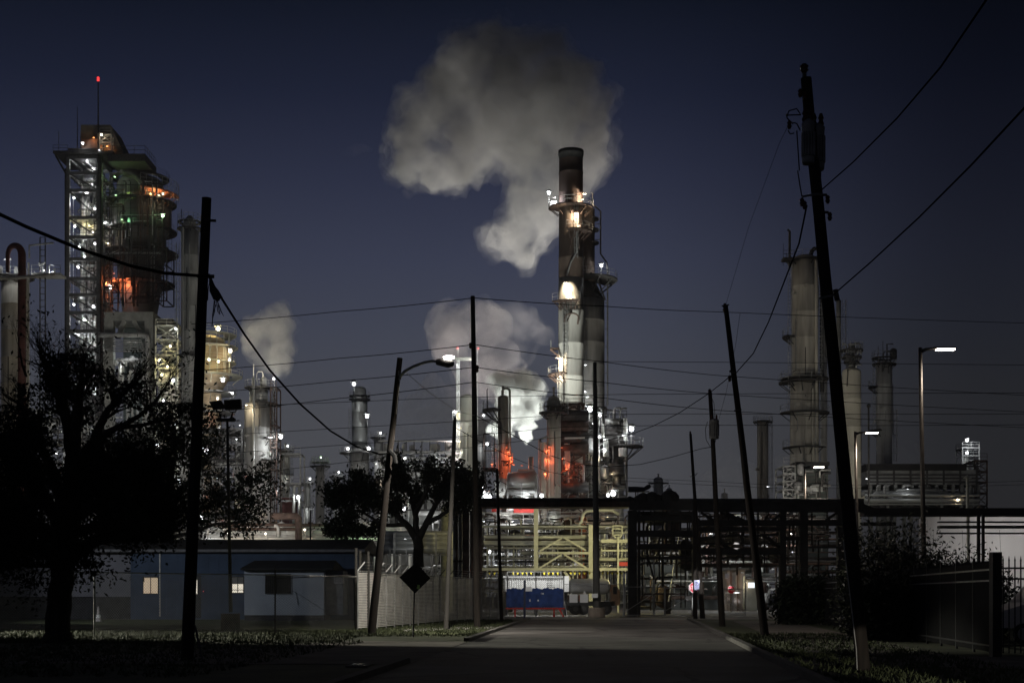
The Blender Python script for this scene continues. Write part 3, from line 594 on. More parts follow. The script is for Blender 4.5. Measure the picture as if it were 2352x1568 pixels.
# horizontal drum on a frame in the middle, and the small stack below the steam
D = 182
t = thing('horizontal_drum', (wx(1200, D), D, 0), 'fat grey horizontal drum on a steel frame under the bright steam', 'process vessel')
cz = wz(1104, D); rr = m(40, D)/2
MB().path([(wx(1164, D), D, cz), (wx(1168, D), D, cz), (wx(1228, D), D, cz), (wx(1232, D), D, cz)], [rr*.6, rr, rr, rr*.6], 24).build('drum_shell', PALE, t, True)
steel_frame(t, wx(1166, D), wx(1230, D), D-1.5, D+2, [0]+[wz(y, D) for y in (1300, 1250, 1210, 1170, 1150, 1132)], .25, STEEL, brace='z')
MB().path([(wx(1190, D), D, wz(1090, D)), (wx(1190, D), D, wz(1080, D)), (wx(1226, D), D, wz(1080, D)), (wx(1231, D), D-.5, wz(1090, D)), (wx(1231, D), D-.5, wz(1140, D))], .2, 7).build('outlet_pipe', PALE, t)
MB().path([(wx(1220, D), D+2, wz(1140, D)), (wx(1220, D), D+2, wz(1045, D))], .3, 8).build('vent_pipe', PALE, t, True)
rng = random.Random(41); clutter(t, wx(1150, D), wx(1236, D), D-2, D+2, wz(1165, D), wz(1120, D), 16, rng, [STEEL, RUST, PALE], .06, .2, .4)
for lx, ly, mm, r2, po in ((1244, 1138, B_WHITE, .36, 1.2), (1211, 1137, B_WHITE, .24, 0), (1114, 1138, B_WHITE, .4, 1.5), (1123, 1141, B_WHITE, .5, 1.), (1107, 1117, B_WHITE, .34, 1.5), (1199, 1071, B_RED, .14, 0), (1172, 1155, B_WHITE, .26, 0), (1150, 1165, B_RED, .2, 0)):
    lamp(t, (wx(lx, D-2.4), D-2.4, wz(ly, D-2.4)), mm, r2, post=po)

# lit lattice mast and the pale green column behind the bare pole
t, c = column(1074, 236, [(905, 1368, 34)], 'pale green column behind the bare pole, lattice mast at its side', PALE, plats=(), clutter=5, nozzle=False)
D = 230
t = thing('lattice_mast', (wx(1052, D), D, 0), 'thin white-lit lattice mast topped with a deck and red beacons', 'mast')
for dx in (-4, 4):
    for dy in (0, .7): MB().bar((wx(1052+dx*.9, D), D+dy, 0), (wx(1052+dx*.6, D), D+dy, wz(823, D)), .09).build('mast_leg', WHITE, t)
b = MB(); y = 1060; s = 1
while y > 824: b.bar((wx(1052-3*s, D), D, wz(y, D)), (wx(1052+3*s, D), D, wz(y-7, D)), .07); b.bar((wx(1049, D), D, wz(y, D)), (wx(1055, D), D, wz(y, D)), .07); y -= 7; s = -s
b.build('lattice', WHITE, t)
MB().box((wx(1046, D), D-1, wz(826, D)), (wx(1084, D), D+1, wz(823, D))).build('mast_deck', PALE, t)
MB().bar((wx(1052, D), D, wz(823, D)), (wx(1052, D), D, wz(801, D)), .12).build('spike', WHITE, t)
MB().bar((wx(1097, D+8), D+8, wz(1000, D+8)), (wx(1097, D+8), D+8, wz(802, D+8)), .12).build('spike', WHITE, t)
for x, y, dd in ((1051, 799.5, 0), (1098, 800, 8)): MB().ico((wx(x, D+dd), D+dd, wz(y, D+dd)), .22, 1).build('beacon', B_BEAC, t, True)
MB().rail([(wx(1041, D), D-1.6), (wx(1058, D), D-1.6)], wz(966, D), 1.4, .09, .6).build('railing', WHITE, t); MB().box((wx(1041, D), D-1.7, wz(969, D)), (wx(1059, D), D+1, wz(966, D))).build('lamp_deck', PALE, t)
for lx, ly, mm, rr, dd in ((1046, 946, B_WHITE, .34, -1.2), (1055, 952, B_YEL, .14, -.8), (1058, 985, B_YEL, .12, -.6), (1041, 984, B_WHITE, .24, -1.5), (1050, 838, B_WHITE, .08, -.7), (1057, 1015, B_YEL, .1, -.6), (1050, 900, B_WHITE, .06, -.8)): lamp(t, (wx(lx, D+dd), D+dd, wz(ly, D+dd)), mm, rr)

# slim columns and stubs filling the skyline left of the stacks
for x, D2, secs, lab, mt2 in ((706, 340, [(1105, 1368, 14)], 'thin pale column beside the thin lone grey one, nearly behind it', PALE), (772, 360, [(1090, 1368, 16)], 'dim thin column between the lone grey one and the faint domed one', GREYSH), (868, 345, [(1000, 1368, 18)], 'slender column right of the faint domed one, partly hidden by the lamp pole', GREYSH),
   (655, 320, [(1030, 1368, 22)], 'narrow column tight against the right side of the stout steaming column', BEIGE), (552, 300, [(1000, 1368, 26)], 'shadowy column just left of the stout steaming column', GREYSH), (1105, 300, [(960, 1368, 24)], 'shadowed column close behind the middle bare pole', GREYSH)):
    column(x, D2, secs, lab, mt2, plats=((secs[0][0]+6, -180, 180, .9), (secs[0][0]+60, -180, 180, .8)), lads=((1, secs[0][0], 1200),), clutter=5, lamps=((x+6, secs[0][0]-6, B_WHITE, .32, -2, 1.5), (x-4, secs[0][0]+66, B_WHITE, .2, -3)))
# low furnace row behind the trees
D = 250
t = thing('furnace_row', (wx(980, D), D, 0), 'low row of pale furnace boxes and short stacks behind the middle tree', 'process block')
MB().box((wx(872, D), D, 0), (wx(1092, D), D+14, wz(1062, D))).build('furnace_box', DCONC, t)
for xa, xb, ya in ((876, 890, 1018), (905, 915, 1030), (921, 929, 1018), (938, 952, 1022), (960, 972, 1034), (985, 1010, 1020), (1020, 1036, 1014), (1044, 1056, 1030)):
    MB().lathe((wx((xa+xb)/2, D), D+2), [(m(xb-xa, D)/2, wz(1062, D)-.5), (m(xb-xa, D)/2, wz(ya, D)), (m(xb-xa, D)/2*.8, wz(ya-3, D))], 16).build('short_stack', PALE if xa % 2 else GREYSH, t, True)
for y in (1014, 1040, 1054): MB().path([(wx(870, D), D-1, wz(y, D)), (wx(1095, D), D-1, wz(y, D))], .3 if y > 1020 else .14, 7).build('header_pipe', GREYSH, t)
for x in range(880, 1096, 18): MB().bar((wx(x, D), D-1, wz(1062, D)), (wx(x, D), D-1, wz(1012, D)), .18).build('post', DARKST, t)
MB().rail([(wx(870, D), D-1.6), (wx(1095, D), D-1.6)], wz(1062, D), 1.4, .1, 2).build('railing', STEEL, t)
rng = random.Random(51); clutter(t, wx(870, D), wx(1092, D), D-3, D-1.4, .5, wz(1066, D), 60, rng, [GREYSH, STEEL, PALE, DARKST], .08, .4, .6)
for lx, ly, mm, rr in ((1058, 1077, B_WHITE, .42), (900, 1060, B_WHITE, .3), (942, 1116, B_WHITE, .26), (1021, 1118, B_WHITE, .5), (928, 1168, B_WHITE, .44), (990, 1190, B_WHITE, .28), (880, 1110, B_WARM, .2), (930, 1052, B_WHITE, .3), (1000, 1052, B_WHITE, .24), (1045, 1054, B_WHITE, .24)): lamp(t, (wx(lx, D-4), D-4, wz(ly, D-4)), mm, rr)

D = 225
t = thing('pipe_manifold', (wx(760, D), D, 0), 'long low pipe manifold glimpsed over the blue building roof', 'pipe rack')
for i, y in enumerate((1212, 1219, 1226, 1233, 1240)): MB().path([(wx(480, D), D-i*.8, wz(y, D)), (wx(980, D), D-i*.8, wz(y, D))], .24+.08*(i % 3), 8).build('pipe', GREYSH if i % 2 else PALE, t)
for x in range(500, 980, 40): MB().bar((wx(x, D), D+.6, 0), (wx(x, D), D+.6, wz(1208, D)), .3).build('steel_column', STEEL, t)
MB().path([(wx(640, D), D-6, wz(1190, D)), (wx(696, D), D-6, wz(1190, D)), (wx(699, D), D-6, wz(1193, D)), (wx(699, D), D-6, 0)], .55, 10).build('pipe', RUST, t, True)
rng = random.Random(61); clutter(t, wx(470, D), wx(880, D), D-3, D, wz(1245, D), wz(1200, D), 60, rng, [GREYSH, PALE, STEEL, RUST], .06, .3, .5)
for lx, ly, mm, rr in ((205, 1221, B_YEL, .6), (219, 1219, B_YEL, .3), (250, 1218, B_YEL, .6), (297, 1221, B_WHITE, .5), (464, 1187, B_WHITE, .55), (410, 1104, B_WHITE, .45), (90, 1110, B_WHITE, .5), (525, 1224, B_WARM, .26), (610, 1225, B_WARM, .24), (700, 1216, B_WARM, .24), (797, 1226, B_GREEN, .34), (832, 1221, B_GREEN, .38), (855, 1228, B_GREEN, .26), (474, 1036, B_WHITE, .55), (555, 1180, B_WARM, .24), (920, 1205, B_WARM, .24)):
    lamp(t, (wx(lx, D-5), D-5, wz(ly, D-5)), mm, rr, post=4 if ly > 1180 else 0)

D = 252
t = thing('process_structure', (wx(500, D), D, 0), 'dim tangled steel process structure between slim column and stout steaming column', 'process block')
steel_frame(t, wx(462, D), wx(556, D), D, D+10, [0]+[wz(y, D) for y in (1280, 1230, 1180, 1130, 1090, 1055, 1020, 985)], .35, DARKST, brace='x')
rng = random.Random(71); clutter(t, wx(462, D), wx(560, D), D-1, D+6, wz(1240, D), wz(1000, D), 60, rng, [STEEL, GREYSH, DARKST, PALE], .07, .35, .55)
for lx, ly, mm, rr in ((551, 978, B_WHITE, .22), (543, 1010, B_WHITE, .2), (478, 1145, B_RED, .2), (506, 1142, B_RED, .2), (500, 1100, B_WHITE, .2), (540, 1150, B_WARM, .2), (475, 1205, B_WHITE, .3)): lamp(t, (wx(lx, D-2), D-2, wz(ly, D-2)), mm, rr)
D = 262
t = thing('process_structure', (wx(672, D), D, 0), 'open pipe frame with one white lamp between two pale columns', 'process block')
steel_frame(t, wx(642, D), wx(690, D), D, D+5, [0]+[wz(y, D) for y in (1210, 1150, 1110, 1042)], .26, STEEL, brace='none')
MB().path([(wx(676, D), D-.5, 0), (wx(676, D), D-.5, wz(1120, D)), (wx(681, D), D-.5, wz(1115, D)), (wx(689, D), D-.5, wz(1115, D)), (wx(690, D), D-.5, wz(1200, D))], .3, 8).build('loop_pipe', PALE, t, True)
MB().box((wx(646, D), D+1, wz(1200, D)), (wx(676, D), D+4, wz(1140, D))).build('equipment_box', mat('dull_red_box', (.12, .05, .045), .8), t)
lamp(t, (wx(685, D-1.2), D-1.2, wz(1142, D-1.2)), B_WHITE, .5)
tag(MB().path([(wx(713, 150), 150, 0), (wx(713, 150), 150, wz(1172, 150))], .09, 6).build('mast_post', DARKST), 'thin dark post standing before the thin lone grey column', 'post')

D = 272
t = thing('process_structure', (wx(200, D), D, 0), 'dim process structure half hidden behind the big oak crown', 'process block')
steel_frame(t, wx(60, D), wx(240, D), D, D+10, [0]+[wz(y, D) for y in (1280, 1220, 1160, 1110, 1060, 1010, 960)], .4, DARKST, brace='x')
rng = random.Random(72); clutter(t, wx(40, D), wx(240, D), D-1, D+6, wz(1240, D), wz(940, D), 70, rng, [STEEL, GREYSH, PALE, GREYSH], .1, .5, .55)
for lx, ly, mm, rr in ((60, 1000, B_WHITE, .3), (130, 1040, B_WHITE, .3), (215, 1130, B_WHITE, .3), (110, 1180, B_WHITE, .3), (40, 1150, B_WHITE, .3), (180, 960, B_WHITE, .4), (225, 1050, B_WARM, .3), (70, 1090, B_WHITE, .25)): lamp(t, (wx(lx, D-2), D-2, wz(ly, D-2)), mm, rr)

# ------------------------------------------------------------------ right-hand columns
t, c = column(1848, 232, [(600, 870, 58), (870, 1368, 66)], 'thick beige column with four dark ring platforms, left of the big leaning pole', BEIGE, dome=False,
              plats=((600, -180, 180, .9), (775, -230, -150, 1.5), (872, -180, 180, 1.5), (880, -220, -60, 1.8), (950, -200, 30, 1.6), (1030, -200, -30, 1.2)), lads=((-1, 600, 775), (-1, 775, 950), (1, 600, 880)), pipes=((.35, 890, 1065, 5), (.75, 600, 1065, 8), (-.2, 960, 1060, 3)), nozzle=False, clutter=18)
D = 232
MB().lathe(c, [(m(58, D)/2, wz(600, D)), (m(52, D)/2, wz(592, D)), (m(30, D)/2, wz(587, D)), (.3, wz(585, D))], 24).build('top_head', BEIGE, t, True)
MB().path([(wx(1811, D), D-1, wz(615, D)), (wx(1811, D), D-1, wz(535, D)), (wx(1806, D), D-1, wz(531, D))], .2, 6).build('lamp_post', DARKST, t)
MB().bar((wx(1799, D), D, wz(610, D)), (wx(1799, D), D, wz(560, D)), .06).build('whip_antenna', DARKST, t)
MB().path([(wx(1862, D), D, wz(588, D)), (wx(1864, D), D, wz(578, D)), (wx(1870, D), D, wz(571, D)), (wx(1880, D), D, wz(572, D)), (wx(1888, D), D, wz(580, D)), (wx(1888, D), D, wz(900, D))], .35, 8).build('overhead_pipe', DARKST, t, True)
MB().box((wx(1793, D), D-2.2, wz(604, D)), (wx(1818, D), D-.4, wz(598, D))).build('side_platform', DARKST, t)
MB().rail([(wx(1793, D), D-2.2), (wx(1818, D), D-2.2)], wz(598, D), 1.1).build('railing', DARKST, t)
t, c = column(1892, 236, [(610, 1368, 16)], 'long pale riser column squeezed between thick beige column and leaning pole', GREYSH, dome=False, nozzle=False, clutter=4)
t, c = column(1926.5, 245, [(690, 1368, 11)], 'very thin dark column just right of the big leaning pole', DCONC, dome=False, nozzle=False, lads=((1, 690, 800),), clutter=3)
t, c = column(1956, 226, [(844, 1368, 43)], 'smooth bright beige column with domed shoulder below a railed crown', mat('bright_beige_shell', (.46, .43, .35), .6, 0, .15, .35, streak=True), plats=(), nozzle=False, clutter=3)
D = 226
R = lambda w: m(w, D)/2
MB().lathe(c, [(R(16), wz(850, D)), (R(16), wz(795, D)), (R(10), wz(788, D))], 14).build('neck', DCONC, t, True)
for y, wd in ((822, 1.), (806, 1.2), (833, .6)): platform(t, c, R(18), wz(y, D), -180, 180, wd)
rng = random.Random(81); clutter(t, c[0]-1.4, c[0]+1.4, D-1.6, D, wz(840, D), wz(790, D), 14, rng, [DARKST, STEEL], .05, .15, .7)
MB().path([(wx(1944, D), D-1, wz(850, D)), (wx(1942, D), D-1.6, wz(862, D)), (wx(1940, D), D-1.7, wz(890, D))], .1, 5).build('conduit', DARKST, t)
t, c = column(2031, 262, [(832, 1368, 36)], 'dim column with crooked lamp arm on top, right of the bright beige column', GREYSH, dome=False,
              plats=((838, -180, 180, .7), (824, -180, 180, .8), (890, -230, -150, 1.4), (990, -230, -120, 1.4)), lads=((-1, 835, 990), (1, 940, 1060)), nozzle=False, clutter=14)
D = 262
MB().path([(wx(2034, D), D-1, wz(832, D)), (wx(2034, D), D-1, wz(792, D)), (wx(2048, D), D-1, wz(792, D))], .12, 6).build('lamp_arm', DARKST, t)
for xx, y in ((2017, 795), (2028, 782)): MB().bar((wx(xx, D), D, wz(840, D)), (wx(xx, D), D, wz(y, D)), .08).build('whip_antenna', DARKST, t)
rng = random.Random(82); clutter(t, wx(2012, D), wx(2050, D), D-2.5, D-1, wz(850, D), wz(812, D), 12, rng, [DARKST], .05, .14, .7)
t, c = column(1752, 300, [(965, 1368, 26)], 'dim brownish column with side ladder between the two right leaning poles', BEIGE, dome=False, lads=((1, 965, 1145),), plats=((970, -180, 180, .8),), clutter=6, nozzle=False, pipes=((-.6, 970, 1150, 4),))
t, c = column(2216, 300, [(1034, 1368, 20)], 'small white-lit vessel on the far right rack, lamp above its railed cap', PALE, plats=((1034, -180, 180, .9),), clutter=0, nozzle=False)
D = 300
steel_frame(t, wx(2204, D), wx(2242, D), D-2, D+2, [wz(1072, D), wz(1048, D), wz(1030, D)], .22, WHITE, floors=False, brace='none')
MB().path([(wx(2242, D), D-2, wz(1080, D)), (wx(2242, D), D-2, wz(1022, D)), (wx(2235, D), D-2, wz(1022, D))], .12, 5).build('lamp_post', WHITE, t)
lamp(t, (wx(2221, D-3), D-3, wz(1011, D-3)), B_WHITE, .5); lamp(t, (wx(2221, D-4.5), D-4.5, wz(1040, D-4.5)), B_WHITE, .42)

D = 215
t = thing('heater_box', (wx(1850, D), D, 0), 'dark slab-sided heater box at the foot of the thick beige column', 'process block')
MB().box((wx(1810, D), D-6, 0), (wx(1882, D), D+4, wz(1077, D))).build('heater_shell', mat('dark_green_steel', (.045, .055, .05), .7, 0, .3, .6), t)
MB().box((wx(1808, D), D-6.3, wz(1077, D)), (wx(1884, D), D+4.2, wz(1069, D))).build('heater_roof', SOOT, t)
steel_frame(t, wx(1782, D), wx(1808, D), D-6, D, [0]+[wz(y, D) for y in (1150, 1130, 1112, 1096, 1078)], .2, STEEL, brace='x')
MB().box((wx(1830, D), D-6.6, wz(1136, D)), (wx(1868, D), D-6.05, wz(1126, D))).build('vent_panel', STEEL, t)
b = MB()
for i in range(7): b.box((wx(1812, D), D-6.25, wz(1145-i*10, D)), (wx(1881, D), D-6.03, wz(1145-i*10, D)+.2))
b.build('stiffeners', DARKST, t)
rng = random.Random(91); clutter(t, wx(1812, D), wx(1884, D), D-7.5, D-6.4, wz(1170, D), wz(1085, D), 18, rng, [DARKST, STEEL], .06, .2, .6)
MB().path([(wx(1996, 205), 205, 0), (wx(1995, 205), 205, wz(935, 205))], .13, 6).ico((wx(1995, 205), 205, wz(932, 205)), .35, 1).build('lightning_mast', DARKST)
tag(bpy.context.scene.objects['lightning_mast'], 'dark thin mast with a ball on its tip, right of the bright beige column', 'mast')

D = 240
t = thing('aircooler_bank', (wx(2130, D), D, 0), 'wide dim bank of air coolers on splayed legs at the far right', 'process block')
MB().box((wx(1992, D), D, wz(1112, D)), (wx(2246, D), D+12, wz(1078, D))).build('cooler_bay', mat('pale_cooler_panel', (.22, .22, .21), .6, .1, .3, .6), t)
for y in (1072, 1092, 1100, 1108): MB().box((wx(1988, D), D-.5, wz(y, D)), (wx(2250, D), D-.05, wz(y-3, D))).build('cooler_rail', DARKST, t)
MB().box((wx(1986, D), D-1, wz(1072, D)-.6), (wx(2216, D), D+12, wz(1066, D))).build('cooler_roof', SOOT, t)
for x in range(2005, 2250, 38):
    MB().bar((wx(x-6, D), D, wz(1113, D)), (wx(x, D), D, 0), .5).bar((wx(x+14, D), D, wz(1113, D)), (wx(x+6, D), D, 0), .5).build('splayed_leg', DCONC, t)
    MB().box((wx(x+8, D)-.15, D-.7, wz(1113, D)), (wx(x+8, D)+.15, D-.52, wz(1070, D))).build('panel_post', DARKST, t)
for y, rr in ((1152, .35), (1160, .15), (1140, .2)): MB().path([(wx(1975, D), D-3, wz(y, D)), (wx(2235, D), D-3, wz(y, D))], rr, 8).build('header_pipe', PALE, t)
rng = random.Random(92); clutter(t, wx(1985, D), wx(2250, D), D-3, D+3, wz(1180, D), wz(1115, D), 56, rng, [DARKST, STEEL, GREYSH], .08, .35, .6)
steel_frame(t, wx(2248, D), wx(2276, D), D+2, D+8, [0]+[wz(y, D) for y in (1160, 1130, 1105, 1080, 1055)], .22, RUST, brace='x', stairs=True)
MB().path([(wx(2226, 150), 150, 0), (wx(2222, 150), 150, wz(1098, 150))], .17, 8).lathe((wx(2222, 150), 150), [(.5, wz(1098, 150)), (.05, wz(1090, 150))], 8).build('vent_stack_post', YELST); tag(bpy.context.scene.objects['vent_stack_post'], 'pale round post with a small dark cap beyond the far fence', 'post')
lamp(t, (wx(2085, D-3.4), D-3.4, wz(1128, D)), B_TINY, .16); lamp(t, (wx(1990, D-4), D-4, wz(1105, D)), B_WHITE, .14); lamp(t, (wx(2200, D-3.4), D-3.4, wz(1150, D)), B_WARM, .14)

t = thing('storage_tank', (wx(2330, 165), 175, 0), 'big pale storage tank wall behind the dark pipe rack at the right edge', 'tank')
MB().lathe((wx(2345, 172), 181), [(9.4, 0), (9.4, wz(1180, 172)), (8.6, wz(1172, 172)), (.2, wz(1166, 172))], 56).build('tank_shell', mat('white_tank_paint', (.62, .61, .60), .5, 0, .1, .4, streak=True), t, True)
b = MB()
for i in range(6): a = radians(-160+i*27); b.bar((wx(2345, 172)+9.42*cos(a), 181+9.42*sin(a), wz(1216, 172)), (wx(2345, 172)+9.42*cos(a+radians(2.5)), 181+9.42*sin(a+radians(2.5)), 0), .05)
b.build('tank_seams', STEEL, t)
# ------------------------------------------------------------------ dark pipe rack across the road end
D = 112
t = thing('pipe_bridge', (wx(1270, D), D, 0), 'dark pipe bridge girder spanning the lit gap at the end of the road', 'pipe bridge')
MB().box((wx(1096, D), D, wz(1164, D)), (wx(1446, D), D+2.2, wz(1151, D))).build('girder', RUST, t)
for k in range(5): MB().path([(wx(1098, D), D+.3+k*.42, wz(1151, D)+.16), (wx(1446, D), D+.3+k*.42, wz(1151, D)+.16)], .15, 7).build('pipe', DARKST, t)
for xa, xb in ((1046, 1051), (1062, 1077), (1083, 1107)): MB().box((wx(xa, D), D+.1, 0), (wx(xb, D), D+.9, wz(1165, D))).build('steel_column', RUST, t)
MB().box((wx(1040, D), D+.1, wz(1290, D)), (wx(1061.9, D), D+.6, wz(1286, D))).build('cross_beam', RUST, t)
for xx in (1041, 1044, 1054, 1058, 1080, 1082): MB().path([(wx(xx, D), D+1.4, 0), (wx(xx, D), D+1.4, wz(1170, D))], .06+.02*(xx % 3), 6).build('riser_pipe', STEEL, t)
MB().path([(wx(1166, D-.6), D-.6, wz(1115, D)), (wx(1148, D-.6), D-.6, wz(1105, D))], .02, 4).build('stay_wire', DARKST, t)

D = 112
t = thing('pipe_rack', (wx(1700, D), D, 0), 'long black multi-level pipe rack right of the lit gap', 'pipe rack')
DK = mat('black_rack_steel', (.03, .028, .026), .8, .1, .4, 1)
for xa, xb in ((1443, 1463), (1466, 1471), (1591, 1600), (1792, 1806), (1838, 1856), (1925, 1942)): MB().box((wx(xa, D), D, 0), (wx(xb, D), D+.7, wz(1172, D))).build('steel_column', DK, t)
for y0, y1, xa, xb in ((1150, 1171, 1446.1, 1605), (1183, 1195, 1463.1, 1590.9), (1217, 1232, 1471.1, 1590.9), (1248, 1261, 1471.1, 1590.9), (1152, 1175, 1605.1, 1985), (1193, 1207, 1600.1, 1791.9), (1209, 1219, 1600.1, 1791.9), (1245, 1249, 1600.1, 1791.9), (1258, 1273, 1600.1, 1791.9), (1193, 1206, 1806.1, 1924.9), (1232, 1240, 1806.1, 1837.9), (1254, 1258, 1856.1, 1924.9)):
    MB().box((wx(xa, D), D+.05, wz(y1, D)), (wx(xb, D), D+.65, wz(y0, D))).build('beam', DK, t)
for y, xa, xb, n, rr in ((1176, 1463, 1600, 3, .16), (1192, 1463, 1605, 3, .2), (1223, 1463, 1600, 4, .2), (1255, 1463, 1600, 3, .2), (1148, 1446, 1990, 5, .2), (1199, 1600, 1950, 4, .17), (1265, 1600, 1800, 4, .17), (1280, 1470, 1590, 2, .12)):
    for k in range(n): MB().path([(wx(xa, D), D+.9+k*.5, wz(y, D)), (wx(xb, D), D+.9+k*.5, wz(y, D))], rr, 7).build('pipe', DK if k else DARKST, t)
for xa, ya, xb, yb in ((1611, 1176, 1642, 1195), (1655, 1176, 1702, 1195), (1668, 1176, 1712, 1195), (1735, 1195, 1712, 1176), (1775, 1195, 1800, 1176), (1900, 1193, 1925, 1176), (1600, 1236, 1700, 1228), (1700, 1232, 1790, 1226), (1755, 1230, 1795, 1258), (1765, 1232, 1790, 1256), (1640, 1230, 1670, 1258), (1650, 1232, 1676, 1258)):
    MB().bar((wx(xa, D), D+.3, wz(ya, D)), (wx(xb, D), D+.3, wz(yb, D)), .2).build('brace', DK, t)
for x in (1480, 1490, 1497, 1505, 1517, 1525, 1534, 1545, 1552, 1566, 1578, 1587, 1708, 1712, 1676, 1745, 1760, 1818, 1826, 1834, 1870, 1885, 1905, 1950, 1960): 
    ya, yb = random.Random(x).choice(((1171, 1217), (1195, 1260), (1171, 1250), (1232, 1330), (1200, 1300)))
    MB().path([(wx(x, D), D+.8, wz(yb, D)), (wx(x, D), D+.8, wz(ya, D))], .07, 5).build('riser_pipe', DK, t)
for x, r in ((1449, .3), (1455, .25), (1468, .35), (1480, .5), (1500, .55), (1515, .4), (1540, .65), (1546, .6)): MB().lathe((wx(x, D), D+1), [(r, wz(1150, D)), (r, wz(1150, D)+r*.8), (r*.6, wz(1150, D)+r*1.3), (.05, wz(1150, D)+r*1.5)], 10).build('valve_bonnet', DK, t)
for x in (1562, 1558): MB().path([(wx(1470+(x-1470)*.4, D), D+1.3, wz(1330, D)), (wx(1480, D), D+1.3, wz(1230, D))], .05, 5).build('conduit', DK, t)
MB().path([(wx(1502, D+6), D+6, 0), (wx(1502, D+6), D+6, wz(1280, D+6)), (wx(1562, D+6), D+6, wz(1279, D+6))], .08, 6).build('pipe_loop', STEEL, t)
t = thing('pipe_bridge', (wx(2170, D), D, 0), 'thin black pipe bridge running off to the right edge over the hedge', 'pipe bridge')
MB().box((wx(1985, D), D, wz(1184, D)), (wx(2420, D), D+1.5, wz(1166, D))).build('girder', DK, t)
MB().add([(wx(1968, D), D+.2, wz(1148, D)), (wx(2010, D), D+.2, wz(1166, D)), (wx(1985, D), D+.2, wz(1178, D)), (wx(1968, D), D+1.2, wz(1148, D)), (wx(2010, D), D+1.2, wz(1166, D)), (wx(1985, D), D+1.2, wz(1178, D))], [(0,2,1),(3,4,5),(0,1,4,3),(1,2,5,4),(2,0,3,5)]).build('gusset', DK, t)
for y0, y1, xa in ((1196, 1199, 2160), (1206, 1212, 2160), (1222, 1225, 2158), (1198, 1206, 1985)): MB().box((wx(xa, D), D+.2, wz(y1, D)), (wx(2420 if xa > 2000 else 2060, D), D+.9, wz(y0, D))).build('pipe', DK, t)
for xa, xb in ((2243, 2249), (2254, 2259)): MB().box((wx(xa, D), D-.3, 0), (wx(xb, D), D-.02, wz(1180, D))).build('steel_column', DK, t)
MB().rail([(wx(2050, D), D+.1), (wx(2160, D), D+.1)], wz(1193, D), .9, .06, 1.2).build('railing', DARKST, t)

t = thing('pipe_rack', (wx(1700, 121), 121, 0), 'dense dark pipework filling the bays behind the black rack', 'pipe rack')
rng = random.Random(303); clutter(t, wx(1466, 121), wx(1600, 121), 117, 128, .3, wz(1185, 121), 55, rng, [DK, DK, DARKST, RUST], .03, .12, .55); clutter(t, wx(1600, 121), wx(1960, 121), 117, 128, wz(1296, 121), wz(1185, 121), 95, rng, [DK, DK, DARKST, RUST], .03, .1, .5)
steel_frame(t, wx(1600, 124), wx(1800, 124), 122, 127, [wz(y, 124) for y in (1298, 1240, 1200)], .2, DK, brace='x', floors=False)
# windsock on the rack
D = 114
t = thing('windsock', (wx(1468, D), D, wz(1150, D)), 'dark blown-out windsock on a twin post above the pipe rack', 'windsock')
for x in (1460, 1465): MB().bar((wx(x, D), D, wz(1150, D)), (wx(x, D), D, wz(1122, D)), .08).build('post', DARKST, t)
MB().path([(wx(1443, D), D, wz(1122, D)), (wx(1462, D), D, wz(1122, D)), (wx(1480, D), D, wz(1122.5, D)), (wx(1488, D), D, wz(1118, D)), (wx(1494, D), D, wz(1115, D))], [.19, .19, .16, .2, .13], 10).build('sock', mat('navy_cloth', (.025, .028, .05), .9), t, True)
MB().bar((wx(1440, D), D, wz(1128.5, D)), (wx(1491, D), D, wz(1128.5, D)), .1).build('crossbar', DARKST, t)

# ------------------------------------------------------------------ yellow-lit cream rack seen through the gap
D = 136
t = thing('pipe_rack', (wx(1290, D), D, 0), 'cream steel pipe rack with chevron braces, yellow-lit behind the container', 'pipe rack')
for xa, xb, ya, yb in ((1226, 1236, 1163, 1312), (1352, 1361, 1205, 1368)): MB().box((wx(xa, D), D-.3, 0 if yb > 1330 else wz(yb, D)), (wx(xb, D), D+.3, wz(ya, D))).build('steel_column', YELST, t)
MB().bar((wx(1296, D), D, wz(1312, D)), (wx(1325, D), D, wz(1350, D)), .25).build('brace', YELST, t)
for ya, yb, xa, xb in ((1267, 1272, 1236.2, 1351.8), (1304, 1310, 1100, 1446), (1262, 1266, 1380, 1452), (1238, 1246, 1380, 1452)):
    MB().box((wx(xa, D), D-.42, wz(yb, D)), (wx(xb, D), D-.05, wz(ya, D))).build('beam', YELST, t)
for (xa, ya), (xb, yb) in (((1240, 1265), (1291, 1235)), ((1346, 1264), (1297, 1235)), ((1239, 1304), (1290, 1273)), ((1347, 1304), (1296, 1273))): MB().bar((wx(xa, D), D-.2, wz(ya, D)), (wx(xb, D), D-.2, wz(yb, D)), .16).build('brace', YELST, t)
for y, xa, xb, rr, dd, mt in ((1208, 1100, 1460, .10, .5, PALE), (1212, 1150, 1460, .07, 1.2, STEEL), (1232, 1112, 1352, .20, .9, PALE), (1237, 1112, 1352, .12, 1.6, RUST), (1243, 1110, 1400, .14, 1.0, PALE), (1248, 1112, 1380, .18, .9, PALE), (1257, 1120, 1352, .12, 1.4, GREYSH), (1269, 1196, 1236, .22, .9, DCONC), (1281, 1150, 1450, .11, .8, GREYSH), (1288, 1180, 1420, .1, 1.3, DARKST), (1300, 1120, 1400, .09, 1.2, GREYSH), (1222, 1400, 1450, .12, .6, PALE), (1284, 1378, 1452, .16, .6, YELST), (1252, 1380, 1452, .06, .8, STEEL), (1261, 1416, 1452, .05, .6, STEEL)):
    MB().path([(wx(xa, D), D+dd, wz(y, D)), (wx(xb, D), D+dd, wz(y, D))], rr, 10).build('pipe', mt, t, True)
MB().box((wx(1420, D), D-.2, wz(1299, D)), (wx(1452, D), D, wz(1290, D))).build('red_panel', RED, t)
